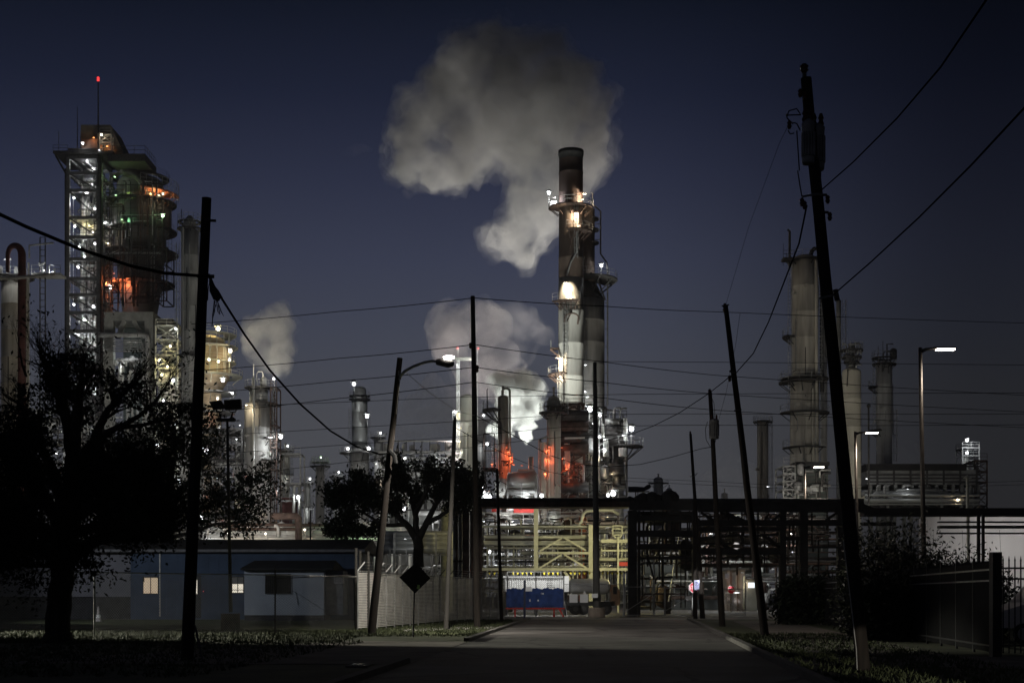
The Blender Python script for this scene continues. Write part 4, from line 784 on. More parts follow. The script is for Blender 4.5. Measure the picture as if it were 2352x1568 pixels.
MB().path([(wx(1314, D), D+2, wz(1205, D)), (wx(1330, D), D+2, wz(1204, D)), (wx(1338, D), D+2, wz(1195, D)), (wx(1341, D), D+2, wz(1178, D)), (wx(1350, D), D+2, wz(1170, D)), (wx(1375, D), D+2, wz(1168, D)), (wx(1410, D), D+2, wz(1168, D)), (wx(1425, D), D+2, wz(1178, D))], .16, 8).build('swan_pipe', PALE, t, True)
b = MB(); fx0, fx1 = wx(1406, D), wx(1427, D)
for y in (1208, 1215, 1229): b.bar((fx0, D-1, wz(y, D)), (fx1, D-1, wz(y, D)), .1)
for x in (fx0, fx1): b.bar((x, D-1, wz(1229, D)), (x, D-1, wz(1208, D)), .1)
b.bar((fx0, D-1, wz(1229, D)), (wx(1414, D), D-1, wz(1236, D)), .1).bar((fx1, D-1, wz(1229, D)), (wx(1421, D), D-1, wz(1236, D)), .1)
b.bar((wx(1418, D), D-1, 0), (wx(1418, D), D-1, wz(1233, D)), .16); b.build('ladder_frame', YELST, t)
for i, x in enumerate((1118, 1128, 1180, 1187, 1196, 1203, 1212, 1250, 1258, 1270, 1282, 1318, 1328, 1338, 1384, 1392, 1400, 1432, 1440)):
    MB().path([(wx(x, D), D+1.8, wz(1340, D)), (wx(x, D), D+1.8, wz(1208+(i*37) % 60, D))], .05+.02*(i % 3), 6).build('riser_pipe', (PALE, STEEL, YELST)[i % 3], t)
for lx, ly, dd, mm, rr in ((1452, 1232, -10, B_YEL, .25), (1455, 1290, -10, B_YEL, .25), (1454, 1330, -11, B_YEL, .2), (1372, 1200, 3, B_YEL, .14), (1452, 1180, -12, B_YEL, .2)):
    p = (wx(lx, D+dd), D+dd, wz(ly, D+dd)); lamp(t, p, mm, rr)
t = thing('process_structure', (wx(1280, 158), 158, 0), 'bright cluttered process deck full of risers behind the cream rack', 'process block')
D = 156
steel_frame(t, wx(1100, D), wx(1236, D), D, D+9, [0]+[wz(y, D) for y in (1300, 1272, 1240, 1205, 1178)], .22, STEEL, brace='none')
steel_frame(t, wx(1240, D), wx(1460, D), D+1, D+10, [0]+[wz(y, D) for y in (1305, 1270, 1235, 1200)], .22, STEEL, brace='none')
rng = random.Random(101); clutter(t, wx(1100, D), wx(1450, D), D-2, D+8, .3, wz(1180, D), 120, rng, [PALE, STEEL, GREYSH, DARKST, RUST, DARKST], .035, .13, .68)
for xa, xb, yt, mt in ((1258, 1290, 1170, GREYSH), (1332, 1350, 1180, ORANGE), (1300, 1322, 1190, RUST), (1384, 1396, 1185, BEIGE)): MB().lathe((wx((xa+xb)/2, D), D+3), [(m(xb-xa, D)/2, 0), (m(xb-xa, D)/2, wz(yt, D)), (.2, wz(yt-5, D))], 18).build('process_vessel', mt, t, True)
for xa, xb, ya, yb, mt in ((1194, 1228, 1224, 1230, ORANGE), (1180, 1230, 1168, 1178, RED), (1192, 1196, 1168, 1172, WHITE), (1200, 1226, 1257, 1264, WHITE), (1130, 1140, 1168, 1176, RED), (1176, 1190, 1224, 1230, WHITE)): MB().box((wx(xa, D), D-1.2, wz(yb, D)), (wx(xb, D), D-.2, wz(ya, D))).build('equipment_panel', mt, t)
for lx, ly, mm, rr in ((1124, 1266, B_WHITE, .32), (1158, 1262, B_WHITE, .115), (1130, 1240, B_WHITE, .115), (1176, 1200, B_WHITE, .14), (1185, 1224, B_WHITE, .115), (1190, 1258, B_WHITE, .115), (1220, 1280, B_WHITE, .115), (1262, 1290, B_WHITE, .115), (1222, 1302, B_WHITE, .16), (1300, 1250, B_WARM, .115), (1340, 1190, B_ORG, .115), (1330, 1280, B_WARM, .12), (1400, 1300, B_YEL, .15), (1396, 1190, B_WARM, .115), (1112, 1200, B_WHITE, .115), (1140, 1300, B_WHITE, .115), (1240, 1210, B_WHITE, .115), (1105, 1240, B_WHITE, .115), (1062, 1290, B_YEL, .115), (1290, 1330, B_WHITE, .115), (1420, 1340, B_YEL, .15), (1180, 1310, B_WHITE, .115), (1010, 1240, B_WARM, .115), (1000, 1300, B_WHITE, .115)): lamp(t, (wx(lx, D-2), D-2, wz(ly, D-2)), mm, rr)
t = thing('process_structure', (wx(1200, 146), 146, 0), 'thicket of thin pipes and valves directly behind the cream rack', 'process block')
rng = random.Random(202); clutter(t, wx(1104, 146), wx(1450, 146), 141, 150, .3, wz(1195, 146), 130, rng, [STEEL, GREYSH, DARKST, PALE, RUST, DARKST], .025, .09, .7)
t = thing('insulated_line', (wx(970, 140), 140, 0), 'pale insulated lines and posts glimpsed under the middle tree', 'pipe rack')
for y, rr in ((1225, .3), (1235, .3), (1246, .34), (1260, .5)): MB().path([(wx(880, 140), 140, wz(y, 140)), (wx(1046, 140), 140.5, wz(y, 140))], rr, 10).build('pipe', PALE, t, True)
for x in (905, 960, 1000, 1036): MB().box((wx(x, 140), 139, 0), (wx(x+5, 140), 139.3, wz(1224, 140))).build('steel_column', YELST if x > 1010 else STEEL, t)
MB().lathe((wx(1024, 145), 145), [(m(22, 145)/2, 0), (m(22, 145)/2, wz(1170, 145)), (.3, wz(1163, 145))], 18).build('process_vessel', mat('pale_yellow_vessel', (.5, .48, .3), .6), t, True)
MB().rail([(wx(900, 140), 138), (wx(1046, 140), 138)], wz(1290, 140), 1.2, .08, 1.5).build('railing', STEEL, t)
lamp(t, (wx(1036, 137), 137, wz(1215, 137)), B_YEL, .12); lamp(t, (wx(930, 137), 137, wz(1240, 137)), B_WHITE, .1)

# pennant line
D = 118
t = thing('pennant_string', (wx(1275, D), D, wz(1314, D)), 'string of small yellow pennants across the lit gap', 'pennants')
MB().path([(wx(1106, D), D, wz(1313.5, D)), (wx(1275, D), D, wz(1314, D)), (wx(1446, D), D, wz(1312.5, D))], .012, 4).build('cord', DARKST, t)
PEN = mat('yellow_pennant', (.7, .58, .04), .6)
for x in (1124, 1136, 1146, 1179, 1189, 1200, 1210, 1220, 1250, 1260, 1270, 1281, 1311, 1320, 1331, 1342, 1354, 1384, 1396, 1406, 1418, 1428):
    MB().add([(wx(x-2.7, D), D-.01, wz(1314, D)), (wx(x+2.7, D), D-.01, wz(1314, D)), (wx(x+.3, D), D-.05, wz(1320, D)), (wx(x-2.7, D), D+.01, wz(1314, D)), (wx(x+2.7, D), D+.01, wz(1314, D)), (wx(x+.3, D), D-.03, wz(1320, D))], [(0,2,1),(3,4,5),(0,1,4,3),(1,2,5,4),(2,0,3,5)]).build('pennant', PEN, t)

# ------------------------------------------------------------------ container, truck, fence with blue screen
D = 117
t = thing('container', (wx(1232, D), D, 0), 'white ribbed storage container behind the blue-screened fence', 'container')
x0, x1 = wx(1157, D), wx(1306, D); zt = wz(1322, D)
b = MB(); n = 28
for i in range(n):
    a = x0+(x1-x0)*i/n; w = (x1-x0)/n
    b.add([(a, D, 2.0), (a+w*.4, D, 2.0), (a+w*.5, D-.05, 2.0), (a+w*.9, D-.05, 2.0), (a+w, D, 2.0), (a, D, zt-.15), (a+w*.4, D, zt-.15), (a+w*.5, D-.05, zt-.15), (a+w*.9, D-.05, zt-.15), (a+w, D, zt-.15)], [(0,1,6,5),(1,2,7,6),(2,3,8,7),(3,4,9,8)])
b.build('ribbed_side', WHITE, t)
MB().box((x0, D+.03, 1.95), (x1, D+2.5, zt-.1)).build('body', WHITE, t)
for xx in (x0+.2, (x0+x1)/2, x1-.2): MB().box((xx-.1, D+.2, 0), (xx+.1, D+2.3, 1.947)).build('skid_leg', BLACK, t)
MB().box((x0-.02, D-.09, zt-.16), (x1+.02, D+2.52, zt)).build('top_rail', WHITE, t); MB().box((x1-.35, D-.1, 1.95), (x1+.03, D-.055, zt-.17)).build('corner_post', WHITE, t)
b = MB()
for i in range(9): b.bar((x0+.3+i*.55, D+.2, zt), (x0+.3+i*.55, D+.2, zt+.35), .05)
b.bar((x0+.3, D+.2, zt+.35), (x0+.3+8*.55, D+.2, zt+.35), .05); b.build('top_railing', STEEL, t)
b = MB()
for yy, w in ((1331.5, 10), (1339.5, 14), (1344, 12), (1348, 15)):
    xx = wx(1256, D); k = 0
    while xx < wx(1256+w, D): L = .06+.05*((k*7) % 3); b.box((xx, D-.07, wz(yy, D)), (xx+L, D-.062, wz(yy, D)+.06)); xx += L+.035; k += 1
b.build('small_print', mat('grey_print', (.2, .2, .2), .7), t)

D = 122
t = thing('tank_truck', (wx(1360, D), D, 0), 'parked truck with rounded white tank, dark chassis and tan cab corner', 'truck')
cz = wz(1345, D); rr = m(17, D)
MB().path([(wx(1311, D), D+1, cz), (wx(1313, D), D+1, cz), (wx(1390, D), D+1, cz), (wx(1396, D), D+1, cz), (wx(1400, D), D+1, cz), (wx(1403, D), D+1, cz), (wx(1404, D), D+1, cz)], [rr*.9, rr, rr, rr*.93, rr*.78, rr*.5, .05], 24).build('tank', WHITE, t, True)
MB().box((wx(1306, D), D-.1, .75), (wx(1412, D), D+2.1, 1.15)).build('chassis', BLACK, t)
for x in (1322, 1340, 1392):
    for dy in (-.25, 1.95):
        w = MB().path([(wx(x, D), D+dy, .5), (wx(x, D), D+dy+.3, .5)], .5, 18).build('wheel', BLACK, t); MB().path([(wx(x, D), D+dy-.015, .5), (wx(x, D), D+dy+.01, .5)], .24, 12).build('rim', DARKST, w)
MB().add([(wx(1403, D), D-.1, .8), (wx(1424, D), D-.1, .8), (wx(1424, D), D-.1, 1.9), (wx(1416, D), D-.1, 2.6), (wx(1403, D), D-.1, 2.6)]+[(wx(1403, D), D+2.1, .8), (wx(1424, D), D+2.1, .8), (wx(1424, D), D+2.1, 1.9), (wx(1416, D), D+2.1, 2.6), (wx(1403, D), D+2.1, 2.6)], [(0,1,2,3,4),(9,8,7,6,5),(0,5,6,1),(1,6,7,2),(2,7,8,3),(3,8,9,4),(4,9,5,0)]).build('cab', mat('tan_cab_paint', (.3, .17, .09), .5, 0, .3, 1), t)
MB().box((wx(1408, D), D-.13, 1.75), (wx(1417, D), D-.105, 2.4)).build('cab_window', BLACK, t); MB().box((wx(1340, D), D-.16, 1.55), (wx(1345, D), D-.11, 2.0)).build('hatch', WHITE, t)

D = 109
CHAIN = mat('chain_link_wire', (.1, .1, .1), .45, .5, .2, 3)
def chain_link(par, p, q, z0, z1, pitch=.1, r=.004, mt=None, name='wire_mesh'):
    p, q = Vector(p), Vector(q); L = (q-p).length; d = (q-p)/L; h = z1-z0; b = MB(); s = -h
    while s < L:
        for sg in (0, 1):
            a0, a1 = max(0, s), min(L, s+h)
            if a1-a0 < .05: continue
            za, zb = z0+(a0-s), z0+(a1-s)
            if sg: za, zb = z1-(a0-s), z1-(a1-s)
            A, B = p+d*a0, p+d*a1; b.bar((A.x, A.y, za), (B.x, B.y, zb), r*1.8)
        s += pitch
    return b.build(name, mt or CHAIN, par)
t = thing('screened_fence', (wx(1300, D), D, 0), 'chain link fence with torn blue windscreen and red pipe rail along its foot', 'fence')
xs = [1166, 1231, 1295]
for x in xs: MB().tube((wx(x, D), D, 0), (wx(x, D), D, wz(1322, D)), .045, n=8).build('post', STEEL, t)
MB().bar((wx(1160, D), D, wz(1323.5, D)), (wx(1295, D), D, wz(1323.5, D)), .05).build('top_rail', DARKST, t); chain_link(t, (wx(1160, D), D+.01, 0), (wx(1295, D), D+.01, 0), .3, wz(1324, D), .16, .006, DARKST)
b = MB(); n = 60; fs = []; vs = []
for i in range(n+1):
    x = wx(1163+(1294-1163)*i/n, D); zz = wz(1350.6+1.4*sin(i*.55)+.8*sin(i*1.7)+random.uniform(-.5, .5), D); yy = D-.06-.025*sin(i*.9)
    zb = wz(1394.5+random.uniform(-1.5, .5), D)
    for k in range(5): vs.append((x, yy-.015*sin(k*2.1+i*.4), zb+(zz-zb)*k/4))
for i in range(n):
    for k in range(4): a = i*5+k; fs.append((a, a+5, a+6, a+1))
vv = [(v[0], v[1]+.008, v[2]) for v in vs]; b.add(vs, fs); b.add(vv, [f[::-1] for f in fs]); b.build('blue_windscreen', mat('blue_windscreen', (.035, .07, .22), .8, 0, .3, 2), t, True)
for x, y, w, h in ((1243, 1362, 1., 4), (1247, 1362.5, 4, 3.6), (1217, 1378, 3, 5), (1236, 1378, 3, 3.5)): MB().cbox((wx(x, D), D-.12, wz(y, D)), m(w, D), .01, m(h, D)).build('white_patch', WHITE, t)
rl = MB().bar((wx(1160, D), D-.5, wz(1396.5, D)), (wx(1297, D), D-.5, wz(1396.5, D)), .11)
for x in (1183, 1272): rl.bar((wx(x, D), D-.5, 0), (wx(x, D), D-.5, wz(1397, D)), .12)
rl.bar((wx(1284, D), D-.5, wz(1397, D)), (wx(1294, D), D-.5, 0), .12); rl.build('red_pipe_rail', RED, t)
MB().bar((wx(1296, D), D, wz(1380, D)), (wx(1303, D), D-.3, 0), .06).build('brace', STEEL, t)
t = thing('chain_link_fence', (wx(1365, D), D, 0), 'low chain link fence in front of the parked tank truck', 'fence')
MB().bar((wx(1296, D), D, wz(1341, D)), (wx(1433, D), D, wz(1341, D)), .05).build('top_rail', STEEL, t)
chain_link(t, (wx(1298, D), D+.03, 0), (wx(1432, D), D+.03, 0), .05, wz(1341.5, D), .18, .006, DARKST)
MB().tube((wx(1433, D), D, 0), (wx(1433, D), D, wz(1327, D)), .085, n=10).build('post', STEEL, t)
for i, xa in enumerate((1308, 1332)):
    tag(MB().box((wx(xa, D-.08), D-.1, wz(1383, D)), (wx(xa+18.5, D-.08), D-.08, wz(1364, D))).build('fence_sign', WHITE), ('blank white square board on the low fence, beside the blue windscreen', 'blank white square board on the low fence, beside the concrete-footed pole')[i], 'sign', 'white boards on the low fence')
D = 103
t = thing('dark_post', (wx(1205, D), D, 0), 'short dark post with a torn white notice before the blue windscreen', 'post')
MB().bar((wx(1204.5, D), D, 0), (wx(1205.5, D), D, wz(1331, D)), .16).build('post_shaft', mat('navy_paint', (.03, .035, .06), .7), t)
MB().add([(wx(1207, D), D-.1, wz(1357, D)), (wx(1222, D), D-.1, wz(1357, D)), (wx(1222, D), D-.1, wz(1348, D)), (wx(1215, D), D-.1, wz(1346, D)), (wx(1208, D), D-.1, wz(1348, D)), (wx(1207, D), D-.09, wz(1357, D)), (wx(1222, D), D-.09, wz(1357, D)), (wx(1222, D), D-.09, wz(1348, D)), (wx(1215, D), D-.09, wz(1346, D)), (wx(1208, D), D-.09, wz(1348, D))], [(0,1,2,3,4),(9,8,7,6,5),(0,5,6,1),(1,6,7,2),(2,7,8,3),(3,8,9,4),(4,9,5,0)]).build('notice', WHITE, t)

# swing gates
def gate(label, xa, xb, yt, D, diags):
    t = thing('swing_gate', (wx((xa+xb)/2, D), D, 0), label, 'gate', 'pipe swing gates')
    b = MB()
    for x in (xa, xb): b.tube((wx(x, D), D, .1), (wx(x, D), D, wz(yt, D)), .035, n=6)
    for z in (.12, wz(yt, D)): b.tube((wx(xa, D), D, z), (wx(xb, D), D, z), .035, n=6)
    b.build('gate_frame', STEEL, t); d = MB()
    for (x1, y1), (x2, y2) in diags: d.tube((wx(x1, D), D, wz(y1, D)), (wx(x2, D), D, wz(y2, D)), .03, n=6)
    d.build('diagonal_brace', STEEL, t); chain_link(t, (wx(xa, D), D+.03, 0), (wx(xb, D), D+.03, 0), .12, wz(yt, D), .22, .004, DARKST)
gate('swing gate leaf with rising diagonal, hung on the thick fence post', 1436, 1526, 1347, 110, [((1439, 1402), (1524, 1348))])
gate('swing gate leaf with rising diagonal, ending at the signed straight pole', 1528, 1590, 1350, 110, [((1528, 1402), (1588, 1367))])
gate('swing gate leaf with falling diagonal, below the far stop sign', 1662, 1712, 1352, 112, [((1666, 1376), (1710, 1406))])

# stop signs
def text_mesh(s, size, name='lettering'):
    cu = bpy.data.curves.new(name, 'FONT'); cu.body = s; cu.size = size; cu.align_x = 'CENTER'; cu.align_y = 'CENTER'; cu.extrude = .004; cu.offset = .006*size
    o = bpy.data.objects.new(name, cu); COL.objects.link(o); bpy.context.view_layer.update()
    me = bpy.data.meshes.new_from_object(o.evaluated_get(bpy.context.evaluated_depsgraph_get())); bpy.data.objects.remove(o)
    return me
SIGNRED = mat('reflective_red_sheeting', (.62, .02, .05), .45, 0, .05, 2); SIGNWH = mat('reflective_white_sheeting', (.85, .85, .85), .45, 0, .04, 2)
def octo(cx, cy, cz, r, th):
    b = MB(); vs = []
    for dy in (-th, 0):
        for i in range(8): a = pi/8+i*pi/4; vs.append((cx+r*cos(a), cy+dy, cz+r*sin(a)))
    return b.add(vs, [tuple(range(8))[::-1], tuple(range(8, 16))]+[(i, (i+1) % 8, 8+(i+1) % 8, 8+i) for i in range(8)])
def put_text(s, size, loc, mt, par, scale_x=.85):
    me = text_mesh(s, size); me.materials.append(mt); o = bpy.data.objects.new('lettering', me); COL.objects.link(o)
    o.parent = par; o.location = Vector(loc)-BASE[par.name]; o.rotation_euler = (pi/2, 0, 0); o.scale = (scale_x, 1, 1); return o
def stop_sign(x, y, D, label):
    t = thing('stop_sign', (wx(x, D), D, 0), label, 'stop sign', 'red stop signs'); c = (wx(x, D), D, wz(y, D)); r = .41
    MB().tube((c[0], D+.04, 0), (c[0], D+.04, c[2]+.35), .035, n=6).build('sign_post', STEEL, t)
    p = octo(c[0], D, c[2], r, .012).build('white_border', SIGNWH, t); octo(c[0], D-.014, c[2], r*.93, .004).build('red_face', SIGNRED, t)
    put_text('STOP', .36, (c[0], D-.022, c[2]), SIGNWH, t)
stop_sign(1594.7, 1348.7, 103, 'nearest red stop sign, mostly covered by the straight pole and its parking sign')
stop_sign(1648.6, 1366, 205, 'small far stop sign, only its left edge showing beside a leaning pole')
stop_sign(1679.6, 1353.6, 140, 'red stop sign in full view before the lit gatehouse')

D = 98
t = thing('parking_sign', (wx(1599, D), D-.25, wz(1354.6, D)), 'blue and white no-parking sign strapped to the straight pole', 'sign')
MB().box((wx(1593.4, D), D-.27, wz(1354.6, D)), (wx(1605.4, D), D-.25, wz(1331.6, D))).build('sign_plate', mat('lavender_sheeting', (.55, .57, .85), .45, 0, .04, 2), t)
SB = mat('dark_blue_print', (.03, .035, .20), .5, 0, .05, 2); cx, cz = wx(1599.4, D), wz(1340, D); rr = m(4.9, D)
b = MB(); vs = []; fs = []
for i in range(24):
    a = 2*pi*i/24
    for q in (rr, rr*.80): vs.append((cx+q*cos(a), D-.275, cz+q*sin(a)))
for i in range(24): a, c2 = i*2, (i*2+2) % 48; fs.append((a, c2, c2+1, a+1))
b.add(vs, fs); b.bar((cx-rr*.62, D-.277, cz+rr*.62), (cx+rr*.62, D-.277, cz-rr*.62), .022, .004); b.build('prohibition_ring', SB, t)
put_text('P', .26, (cx, D-.274, cz), SB, t, 1.)
b = MB()
for i in range(7): b.box((wx(1594.7+i*1.35, D), D-.275, wz(1348.3, D)), (wx(1595.6+i*1.35, D), D-.271, wz(1346.2, D)))
b.build('small_print', mat('faded_blue_print', (.22, .24, .6), .6), t); MB().box((wx(1597.5, D), D-.275, wz(1352.3, D)), (wx(1603.5, D), D-.271, wz(1351.2, D))).build('arrow_bar', SB, t)
tag(MB().box((wx(1576, 106), 106, wz(1377, 106)), (wx(1587, 106), 106.03, wz(1368.5, 106))).build('notice_board', WHITE), 'small blank pale notice hung low on the gate beside the straight pole', 'sign')
D = 125
t = thing('barrier_arm', (wx(1539, D), D, 0), 'raised thin white barrier arm leaning right before the dark rack', 'barrier')
MB().path([(wx(1534, D), D, wz(1390, D)), (wx(1539, D), D, wz(1360, D)), (wx(1551, D), D, wz(1280, D)), (wx(1562, D), D, wz(1212, D))], [.07, .06, .05, .03], 6).build('arm', WHITE, t)
MB().box((wx(1528, D), D-.2, 0), (wx(1540, D), D+.3, 1.1)).build('housing', DARKST, t)

# gatehouse and the dim things under the black rack
D = 150
t = thing('gatehouse', (wx(1700, D), D, 0), 'small lit gatehouse corner with pale drainpipe under the black rack', 'gatehouse')
GW = mat('pinkish_render', (.2, .175, .165), .8, 0, .2, 1)
MB().box((wx(1676, D), D+2, 0), (wx(1718, D), D+6, wz(1308, D))).build('wall', GW, t)
MB().box((wx(1660, D), D+1.2, wz(1308, D)+.003), (wx(1725, D), D+7, wz(1303, D))).build('roof', DARKST, t)
MB().path([(wx(1714.5, D), D+1.6, .2), (wx(1714.5, D), D+1.6, wz(1326, D)), (wx(1716, D), D+1.6, wz(1322, D))], .11, 10).build('drainpipe', YELST, t, True)
for x in (1682, 1698): MB().box((wx(x, D), D+1.3, 0), (wx(x+2.4, D), D+1.6, wz(1309, D))).build('post', RUST, t)
for y in (1338, 1346): MB().box((wx(1684.5, D), D+1.9, wz(y+2, D)), (wx(1697.8, D), D+1.98, wz(y-2, D))).build('wall_cabinet', DCONC, t)
MB().box((wx(1672, D), D+1.9, wz(1326, D)), (wx(1681, D), D+1.98, wz(1316, D))).build('window', mat('dull_glass', (.2, .2, .22), .2), t)
MB().bar((wx(1668, D), D+.5, wz(1360.5, D)), (wx(1701, D), D+.5, wz(1360.5, D)), .06).build('handrail', WHITE, t)
for lx, ly, mm, rr, dd in ((1693, 1360, B_WHITE, .07, .2), (1706, 1318, B_WARM, .07, .4), (1668, 1281, B_WHITE, .24, -3), (1620.5, 1356, B_WHITE, .14, -6), (1669, 1331.5, B_RED, .06, 1), (1712, 1340, B_WARM, .08, .6)): lamp(t, (wx(lx, D+dd), D+dd, wz(ly, D+dd)), mm, rr)
t = thing('kiosk', (wx(1729, D), D, 0), 'small kiosk with a glaring white window behind a leaning pole', 'kiosk')
MB().box((wx(1718.5, D), D+1, 0), (wx(1742, D), D+3, wz(1330, D))).build('wall', DCONC, t); MB().box((wx(1722, D), D+.95, wz(1349, D)), (wx(1736.5, D), D+.99, wz(1337, D))).build('window', glow('lit_window_white', (.85, .95, 1.), 1.3), t); MB().box((wx(1717, D), D+.5, wz(1330, D)+.003), (wx(1743, D), D+3.4, wz(1328, D))).build('roof', DARKST, t)
D = 160
t = thing('process_structure', (wx(1620, D), D, 0), 'dim grey equipment jumble seen through the black pipe rack', 'process block')
MB().box((wx(1463, D), D+6, 0), (wx(1600, D), D+12, wz(1262, D))).build('equipment_wall', mat('dim_grey_clad', (.11, .12, .12), .8, 0, .25, .4), t)
MB().box((wx(1606, D), D+9, 0), (wx(1800, D), D+14, wz(1272, D))).build('equipment_wall', mat('dim_grey_clad', (.11, .12, .12), .8), t)
rng = random.Random(111); clutter(t, wx(1465, D), wx(1960, D), D-2, D+6, .3, wz(1180, D), 90, rng, [STEEL, GREYSH, DARKST, PALE, RUST], .06, .25, .6)
for y, xa, xb in ((1298, 1660, 1860), (1291, 1660, 1860), (1335, 1500, 1600), (1280, 1463, 1600)): MB().path([(wx(xa, D), D-2.2, wz(y, D)), (wx(xb, D), D-2.2, wz(y, D))], .12, 7).build('header_pipe', PALE, t)
steel_frame(t, wx(1620, D), wx(1790, D), D+2, D+8, [0]+[wz(y, D) for y in (1290, 1262, 1235, 1205)], .22, RUST, brace='none')
for lx, ly, mm, rr in ((1633, 1228, B_WHITE, .16), (1621, 1252, B_WHITE, .28), (1634, 1253, B_WHITE, .26), (1618, 1222, B_WARM, .14), (1680, 1226, B_WHITE, .14), (1820, 1228, B_WHITE, .2), (1812, 1224, B_WARM, .16), (1489, 1292, B_WARM, .13), (1515, 1292, B_WHITE, .1), (1740, 1318, B_WHITE, .16), (1765, 1345, B_WHITE, .2), (1820, 1270, B_TINY, .12), (1775, 1310, B_TINY, .14), (1865, 1303, B_TINY, .12), (1764, 1120, B_TINY, .14), (1625, 1275, B_WHITE, .2)): lamp(t, (wx(lx, D-3), D-3, wz(ly, D-3)), mm, rr)
# ------------------------------------------------------------------ ground, road, kerbs
def sheet(name, pts, z, mt, kind='structure'):
    n = len(pts); b = MB().add([(x, y, z) for x, y in pts], [tuple(range(n))]); o = b.build(name, mt); return tag(o, kind=kind)
GRASSG = mat('patchy_grass_soil', (.045, .052, .022), .95, 0, .5, .8, .2)
sheet('ground', [(-900, -60), (900, -60), (900, 3000), (-900, 3000)], 0, GRASSG)
ASPH = mat('worn_asphalt', (.075, .071, .066), .85, 0, .35, .5, .15); KERB = mat('kerb_concrete', (.075, .072, .067), .9, 0, .3, 1.5, .2)
nt = ASPH.node_tree; bs = nt.nodes['Principled BSDF']; src = bs.inputs['Base Color'].links[0].from_socket     # crack lines, tar patches and paler worn wheel tracks
tcn = nt.nodes.new('ShaderNodeTexCoord'); vo = nt.nodes.new('ShaderNodeTexVoronoi'); vo.feature = 'DISTANCE_TO_EDGE'; vo.inputs['Scale'].default_value = .28; nz = nt.nodes.new('ShaderNodeTexNoise'); nz.inputs['Scale'].default_value = 1.4; nz.inputs['Detail'].default_value = 5
vm = nt.nodes.new('ShaderNodeMix'); vm.data_type = 'VECTOR'; vm.inputs['Factor'].default_value = .35; nt.links.new(tcn.outputs['Object'], vm.inputs['A']); nt.links.new(nz.outputs['Color'], vm.inputs['B']); nt.links.new(tcn.outputs['Object'], nz.inputs['Vector']); nt.links.new(vm.outputs['Result'], vo.inputs['Vector'])
lt = nt.nodes.new('ShaderNodeMath'); lt.operation = 'GREATER_THAN'; lt.inputs[1].default_value = .012; nt.links.new(vo.outputs['Distance'], lt.inputs[0])
np_ = nt.nodes.new('ShaderNodeTexNoise'); np_.inputs['Scale'].default_value = .22; np_.inputs['Detail'].default_value = 3; nt.links.new(tcn.outputs['Object'], np_.inputs['Vector']); rr_ = nt.nodes.new('ShaderNodeMapRange'); rr_.inputs['From Min'].default_value = .35; rr_.inputs['From Max'].default_value = .62; rr_.inputs['To Min'].default_value = .5; rr_.inputs['To Max'].default_value = 1.5; nt.links.new(np_.outputs['Fac'], rr_.inputs['Value'])
ml = nt.nodes.new('ShaderNodeMath'); ml.operation = 'MULTIPLY_ADD'; ml.inputs[1].default_value = .7; ml.inputs[2].default_value = .3; nt.links.new(lt.outputs[0], ml.inputs[0]); m2 = nt.nodes.new('ShaderNodeMath'); m2.operation = 'MULTIPLY'; nt.links.new(ml.outputs[0], m2.inputs[0]); nt.links.new(rr_.outputs[0], m2.inputs[1])
mx = nt.nodes.new('ShaderNodeVectorMath'); mx.operation = 'SCALE'; nt.links.new(src, mx.inputs[0]); nt.links.new(m2.outputs[0], mx.inputs['Scale']); nt.links.new(mx.outputs[0], bs.inputs['Base Color'])
def Lx(y): return -2.1+.0585*(y-39.6)
def Rx(y): return 5.7+.09*(y-28)
ys = [-40, 0, 15, 26, 34, 42, 50, 60, 70, 80, 90, 97]
b = MB(); vs = []; fs = []
for y in ys: vs += [(Lx(y), y, .004), (Rx(y), y, .004)]
for i in range(len(ys)-1): a = i*2; fs.append((a, a+1, a+3, a+2))
tag(b.add(vs, fs).build('road', ASPH), kind='structure')
sheet('cross_street', [(-200, 97.2), (240, 97.2), (240, 107.5), (-200, 107.5)], .008, mat('pale_street_concrete', (.2, .19, .175), .9, 0, .25, .4))
sheet('plant_yard', [(-500, 108), (700, 108), (700, 900), (-500, 900)], .004, mat('oily_yard_concrete', (.13, .125, .115), .85, 0, .35, .25))
for fx, side, nm in ((Lx, -1, 'kerb'), (Rx, 1, 'kerb')):
    b = MB()
    for i in range(len(ys)-1):
        y0, y1 = ys[i], ys[i+1]
        if side < 0 and y0 in (34, 42): continue
        vs = []
        for y in (y0, y1):
            x = fx(y); vs += [(x, y, 0), (x+side*.02, y, .13), (x+side*.2, y, .14), (x+side*.2, y, 0)]
        b.add(vs, [(0,4,5,1),(1,5,6,2),(2,6,7,3)])
    tag(b.build(nm, KERB), kind='structure')
sheet('driveway', [(-12.5, 33.5), (Lx(34)-.01, 33.2), (Lx(49)-.01, 49.5), (-6, 50.5)], .012, mat('brownish_drive', (.11, .095, .08), .95, 0, .4, .7, .2))
sheet('driveway', [(Rx(34)+.25, 33), (22, 27), (24, 33), (13, 37.5), (Rx(38)+.25, 37)], .012, mat('brownish_drive', (.11, .095, .08)))
sheet('sidewalk', [(-5.3, 68), (-4.9, 64), (-.55, 71), (-.1, 79)], .012, mat('pale_slab', (.3, .29, .27), .9, 0, .2, .8))
sheet('sidewalk', [(8.5, 40), (11.5, 36), (13.2, 52), (17.5, 90), (14, 90)], .010, mat('brownish_drive', (.11, .095, .08)))
# storm drain with wet grate on the left apron
D = 32.5
t = thing('storm_drain', (wx(826, D), D, 0), 'small iron storm drain catching light on the left road apron', 'drain')
MB().box((wx(800, D), D-.6, .0), (wx(850, D), D+.5, .03)).build('drain_slab', KERB, t); b = MB()
for i in range(5): b.box((wx(812+i*6, D), D-.35, .031), (wx(814.5+i*6, D), D+.25, .05))
b.build('grate', mat('wet_iron', (.3, .3, .3), .15, .8, .2, 5), t)
